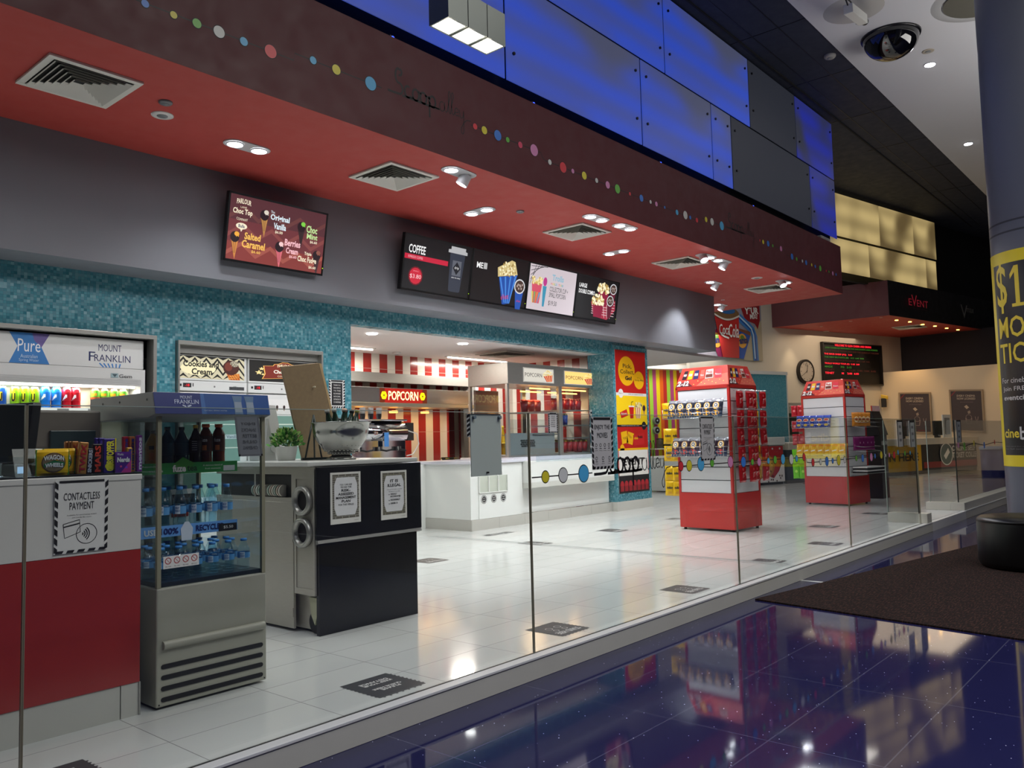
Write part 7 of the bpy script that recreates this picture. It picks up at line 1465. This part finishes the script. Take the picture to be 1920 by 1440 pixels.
# ticket wall posters
TW0 = C0-Vector((U2.y, -U2.x, 0))*0; NT_ = Vector((U2.y, -U2.x, 0)); NT_ = NT_ if NT_.dot(CO-C0) > 0 else -NT_
def art_lic(g):
    g.rect(0, 0, 1, 1, mt('3a2e30', .4), .5); g.text('EVERY CINEMA', .2, .86, .8, .91, mt('c8b8a8', .5)); g.text('NOW LICENSED', .2, .79, .8, .84, mt('c8b8a8', .5)); g.text('ask at the bar for details', .3, .72, .72, .745, mt('77686a', .5)); g.poly([(0, .86), (0, .9), (.14, 1), (.18, 1)], mt('7a2a30', .5), 2)
    k = mt('8a7a74', .5); g.poly([(.42, .62), (.5, .66), (.58, .6), (.5, .56)], mt('a89888', .5), 2); g.poly([(.52, .5), (.6, .53), (.62, .46), (.54, .44)], mt('8a7a70', .5), 2); g.ring(.55, .36, .1, .012, k, 2, n=14); g.line([(.45, .34), (.48, .2), (.62, .2), (.65, .34)], .02, k); g.line([(.76, .38), (.78, .3), (.84, .3), (.86, .38)], .015, k); g.line([(.81, .3), (.81, .2)], .015, k); g.text('wine and beer', .55, .06, .85, .09, mt('8a2a30', .5))
UT = U2
for px, lb in (((1690, 1744), 'dark framed Every cinema now licensed poster nearer the session board'), ((1785, 1842), 'dark framed Every cinema now licensed poster nearer the column')):
    a_ = onw(px[0], 760, C0, H2); b_ = onw(px[1], 760, C0, H2); O = Vector((a_.x, a_.y, 1.22)); w_ = (b_-a_).length
    t = sheet('framed_poster', lb, O+NT_*.05, (b_-a_), w_, 1.3, art_lic, cat='poster', lay=.005, th=.02)
    g = G(); f = .05; d = (b_-a_).normalized()
    for o_, s_, v_ in ((O-d*f, d*(w_+2*f), (0, 0, f)), (O-d*f+Vector((0, 0, 1.3)), d*(w_+2*f), (0, 0, f)), (O-d*f, d*f, (0, 0, 1.3)), (O+d*w_, d*f, (0, 0, 1.3))): g.obox(o_+NT_*.02, s_, v_, NT_*.05, mt('8d7b64', .4))
    g.build('frame', t)
# ticket counter
cu = lambda px, py=860: (onw(px, py, T0, H1)-T0).dot(U1)
t = thing('ticket_counter', 'long ticket counter with a yellow Join here panel and dark ends', 'counter', T0); u0 = cu(1475); u3 = cu(1905)
def tb(g, ua, ub_, z0, z1, m, off=0.0, th=.1): a = T0+U1*ua; g.obox(Vector((a.x, a.y, z0))-nn*off, U1*(ub_-ua), nn*th, (0, 0, z1-z0), m)
g = G(); tb(g, u0, u3, .86, 1.05, mt('cfc7b8', .4), .08, .9); g.build('worktop', t, .01)
g = G(); tb(g, u0, cu(1640)-2, .08, .86, mt('3d4650', .4)); g.build('dark_panel', t)
g = G(); tb(g, cu(1640)-2, cu(1728), .1, .86, mt('d8a814', .4)); g.plane(T0+U1*cu(1640)-nn*.002+Vector((0, 0, .33)), U1, w=cu(1722)-cu(1640), h=.3, lay=.004); g.text('JOIN HERE', .02, 0, 1, 1, mt('2a241c', .5), bold=.03); g.build('join_here_panel', t)
g = G(); tb(g, cu(1728), u3, .1, .86, mt('111015', .4)); tb(g, cu(1732), u3, .16, .34, mt('8e1c1c', .4), .005, .01); g.build('black_panel', t)
g = G(); tb(g, u0, u3, 0, .1, mt('6a6660', .4), -.02); g.build('kick_board', t)
g = G(); ua = cu(1785); g.plane(T0+U1*ua-nn*.012+Vector((0, 0, .4)), U1, w=cu(1850)-ua, h=.42, lay=.004); g.text('ONLINE SELF SERVE', 0, .55, 1, .95, PAPER, bold=.02); g.text('TICKET COLLECTION', 0, .05, 1, .45, PAPER, bold=.02); g.build('lettering', t)
g = G(); c3 = T0+U1*(cu(1774))-nn*.015+Vector((0, 0, .55)); g.plane(c3, U1, lay=.004); g.disc(0, 0, .34, mt('2c4a44', .4), 1, asp=1); g.ring(0, 0, .34, .03, PAPER, 2); g.poly([(-.15, -.05), (.1, .18), (.18, .05), (-.05, -.16)], PAPER, 2); g.build('round_sign', t)
for px, lb, w_, h_, c in ((1703, 'black till screen on the ticket counter beside the first licensed poster', .5, .3, '17130f'), (1770, 'black till screen on the ticket counter between the two licensed posters', .5, .45, '141416'), ):
    p = T0+U1*cu(px)+nn*.25; t = thing('ticket_till', lb, 'till', (p.x, p.y, 1.05)); g = G(); g.obox((p.x, p.y, 1.12), U1*w_, nn*.06, (0, 0, h_), mt(c, .4)); g.build('housing', t, .01); g = G(); g.obox(Vector((p.x, p.y, 1.05))+U1*w_*.35, U1*w_*.3, nn*.12, (0, 0, .08), mt('1a1a1a', .5)); g.build('stand', t)
t = thing('document_stand', 'pale framed sheet standing on the ticket counter', 'sign', T0+U1*cu(1782)); p = T0+U1*cu(1778)+nn*.1; g = G(); g.obox((p.x, p.y, 1.05), U1*.45, nn*.03, (0, 0, .7), mt('c4cbd0', .4)); g.build('frame', t); g = G(); g.obox(Vector((p.x, p.y, 1.15))+U1*.08-nn*.004, U1*.29, nn*.004, (0, 0, .5), mt('6a737c', .4)); g.build('sheet', t)
# desk camera arm on the wall, small framed panel, door panel
p2 = C0+NT_*.1+U2*.05; t = thing('wall_phone', 'yellow handset over a black bracket right of the session board', 'telephone', (p2.x, p2.y, 2.2)); g = G(); g.obox((p2.x, p2.y, 2.42), U2*.22+Vector((0, 0, -.06)), NT_*.08, (0, 0, .12), mt('c8a83a', .5)); g.build('handset', t, .02); g = G(); g.obox((p2.x, p2.y, 2.1), U2*.16, NT_*.08, (0, 0, .3), mt('1c1a1a', .5)); g.build('bracket', t, .01)
p = onw(1488, 840, T0, H1)+nn*1.2; a_ = onw(1481, 815, p, H1); b_ = onw(1500, 780, p, H1); t = thing('wall_panel', 'pale upright panel with a dark green window left of the farther kiosk', 'panel', a_)
p = fw(1495, 775)-nn*.1; g = G(); g.obox((a_.x-.35, a_.y+.1, 1.0), U1*1.2, nn*.1, (0, 0, 1.15), mt('b3aa9b', .5)); g.build('board', t, .005); g = G(); g.obox(Vector((a_.x-.1, a_.y+.0, 1.25)), U1*.45, nn*.06, (0, 0, .6), mt('2d3a2c', .3)); g.build('window', t)
# white topped cabinet with the cookie poster
cl = cu(1398); cr = cu(1468); t = thing('dessert_cabinet', 'white topped cabinet with a red ice cream cookie poster on its front', 'cabinet', T0+U1*cl)
g = G(); tb(g, cl, cr, .06, 1.0, mt('8f9a98', .4), 0, 1.0); g.build('body', t); g = G(); tb(g, cl-.05, cr+.05, 1.0, 1.2, mt('dfe2de', .3), .05, 1.1); g.build('worktop', t, .01); g = G(); tb(g, cl, cr, 0, .06, mt('333538', .5), -.03, .9); g.build('plinth', t)
def art_cookie(g):
    g.rect(0, 0, 1, 1, mt('b8242c', .4), .5); blob(g, .45, .45, .3, .36, mt('b07838', .5), 2, n=20); blob(g, .45, .45, .24, .29, mt('d09a54', .5), 3, n=20); dotsfill(g, 30, lambda u, v: (u-.45)**2/.05+(v-.45)**2/.07 < 1, (mt('6a3c1c', .5), mt('e8c080', .5)), .02, 4)
    g.poly([(.05, .2), (.3, .06), (.5, .2), (.7, .1), (.85, .3), (.95, .55), (1, .6), (1, 0), (.1, 0)], mt('e8e4e4', .4), 5); dotsfill(g, 10, lambda u, v: v < .2 and u > .3, (mt('4a2418', .5),), .02, 6); [g.disc(.1+.2*i, .93, .02, PAPER, 3, n=8) for i in range(5)]
g = G(); g.plane(T0+U1*cl-nn*.01+Vector((0, 0, .07)), U1, w=cr-cl, h=.9, lay=.005); art_cookie(g); g.build('poster', t)
t = thing('metal_column', 'polished round post beside the white topped cabinet', 'post', T0+U1*cu(1484)-nn*.6); p = T0+U1*cu(1484)-nn*.6; g = G(); g.cyl((p.x, p.y, 0), (p.x, p.y, 1.0), .09, M_STEEL, n=20); g.build('post', t); g = G(); g.cyl((p.x, p.y, 0), (p.x, p.y, .03), .22, M_STEEL, n=20); g.build('foot', t)
# candy wall fittings
def onc(px, py): return onw(px, py, PS-nn*.02, H1)
for py, lb in ((789, 'upper'), (807, 'lower')):
    p = onc(1229, py); t = thing('wall_speaker', '%s round black speaker on the striped candy wall' % lb, 'speaker', p, group=None); g = G(); g.cyl(p+nn*.02, p-nn*.08, .11, mt('8a8d90', .4), n=24); g.build('ring', t); g = G(); g.cyl(p-nn*.08, p-nn*.085, .085, mt('141416', .5), n=24); g.build('cone', t); g = G(); g.sphere(p-nn*.085, .028, mt('aeb6c8', .2), n=10, k=6); g.build('dust_cap', t)
for i, (px, py, c, w_, h_) in enumerate(((1231, 832, '4a4438', .16, .34), (1244, 834, '2a2724', .2, .42), (1233, 868, '5a4a4a', .14, .34), (1246, 868, '3a3434', .14, .3), (1256, 866, '8a2a48', .14, .3))):
    p = onc(px, py); t = thing('candy_scoop_bin', 'candy dispenser on the striped wall, %s of five' % ORD[i], 'candy dispenser', p, group='candy dispensers on the striped wall'); g = G(); p = p-nn*.14
    g.lathe([(w_*.45, -h_/2), (w_*.6, -h_*.2), (w_*.6, h_*.4), (w_*.3, h_/2)], p, mt(c, .3), n=16); g.build('bin', t); g = G(); g.lathe([(w_*.62, h_*.4), (w_*.62, h_*.46)], p, BLK, n=16); g.build('lid', t)
a_ = onc(1218, 843); t = thing('candy_shelf', 'white shelf across the striped candy wall', 'shelf', a_); g = G(); g.obox((a_.x, a_.y, a_.z), U1*1.3, -nn*.3, (0, 0, .03), mt('e0e0dc', .3)); g.build('board', t)
a_ = onc(1218, 884); t = thing('candy_ledge', 'white ledge at the foot of the striped candy wall', 'ledge', a_); g = G(); g.obox((a_.x-.3, a_.y, .42), U1*1.7, -nn*.35, (0, 0, .05), mt('e0e0dc', .3)); g.build('board', t)
p = at(1241, 923, 'z', 0); t = thing('grey_cabinet', 'plain pale grey cabinet behind the nearer kiosk by the candy wall', 'cabinet', (16.9, 9.6, 0)); g = G(); g.box(16.66, 18.2, 9.2, 10.3, .03, .78, mt('b4b7b4', .4)); g.build('body', t, .006); g = G(); g.box(16.63, 18.23, 9.17, 10.3, .78, .82, mt('c8cac8', .3)); g.build('worktop', t)
# bright panel in the low ceiling beyond the pillar
t = thing('ceiling_panel_light', 'bright square panel light in the low ceiling right of the pillar', 'panel light', (14.2, 9.4, 2.9)); g = G(); g.box(13.2, 15.1, 9.5, 10.6, 2.885, 2.9, mt('d8d8d6', .5)); g.build('frame', t); g = G(); g.box(13.25, 14.9, 9.6, 10.5, 2.875, 2.885, E('fafcff', 3.0)); g.build('diffuser', t)
light('AREA', 'panel_light', t, (14.1, 10.0, 2.85), 40, (1, 1, 1), size=1.0)
# soffit-mounted spotlight, small lit floodlights of the blue panels
t = thing('flood_light', 'small white floodlight at the end of the red fascia top', 'floodlight', (16.3, 5.75, 5.05)); g = G(); g.box(16.1, 16.6, 5.7, 5.85, 5.04, 5.16, mt('9c9c98', .4)); g.build('housing', t, .02); g = G(); g.box(16.6, 16.75, 5.74, 5.8, 5.03, 5.08, mt('7d7d7a', .4)); g.build('bracket', t)
for i, x in enumerate((7.1, 9.9, 5.0, 12.9)):
    t = thing('led_spot', 'tiny blue lit spotlight on the ledge under the blue panels, %s of four' % ORD[i], 'spotlight', (x, 5.72, 5.03), group='blue ledge spotlights'); g = G(); g.box(x-.03, x+.03, 5.67, 5.73, 5.03, 5.09, mt('22232c', .4)); g.build('housing', t); g = G(); g.cyl((x, 5.668, 5.065), (x, 5.66, 5.065), .018, E('3050ff', 3.0), n=10); g.build('lamp', t)
# area lamps without fixtures, added as general fill for lobby and shop
light('AREA', 'lobby_fill', None, (6, -2, 7.5), 420, (1, .97, .9), size=6)
light('AREA', 'lobby_up_fill', None, (15, -2, 5.0), 420, (1, .97, .93), size=5, rot=(math.pi, 0, 0))  # added lamp aimed upward to brighten the high ceiling
light('AREA', 'shop_fill', None, (7, 5.0, 3.9), 160, (.95, .97, 1), shape='RECTANGLE', size=13, size_y=1.0)  # added fill lamp over the shop floor, no fixture
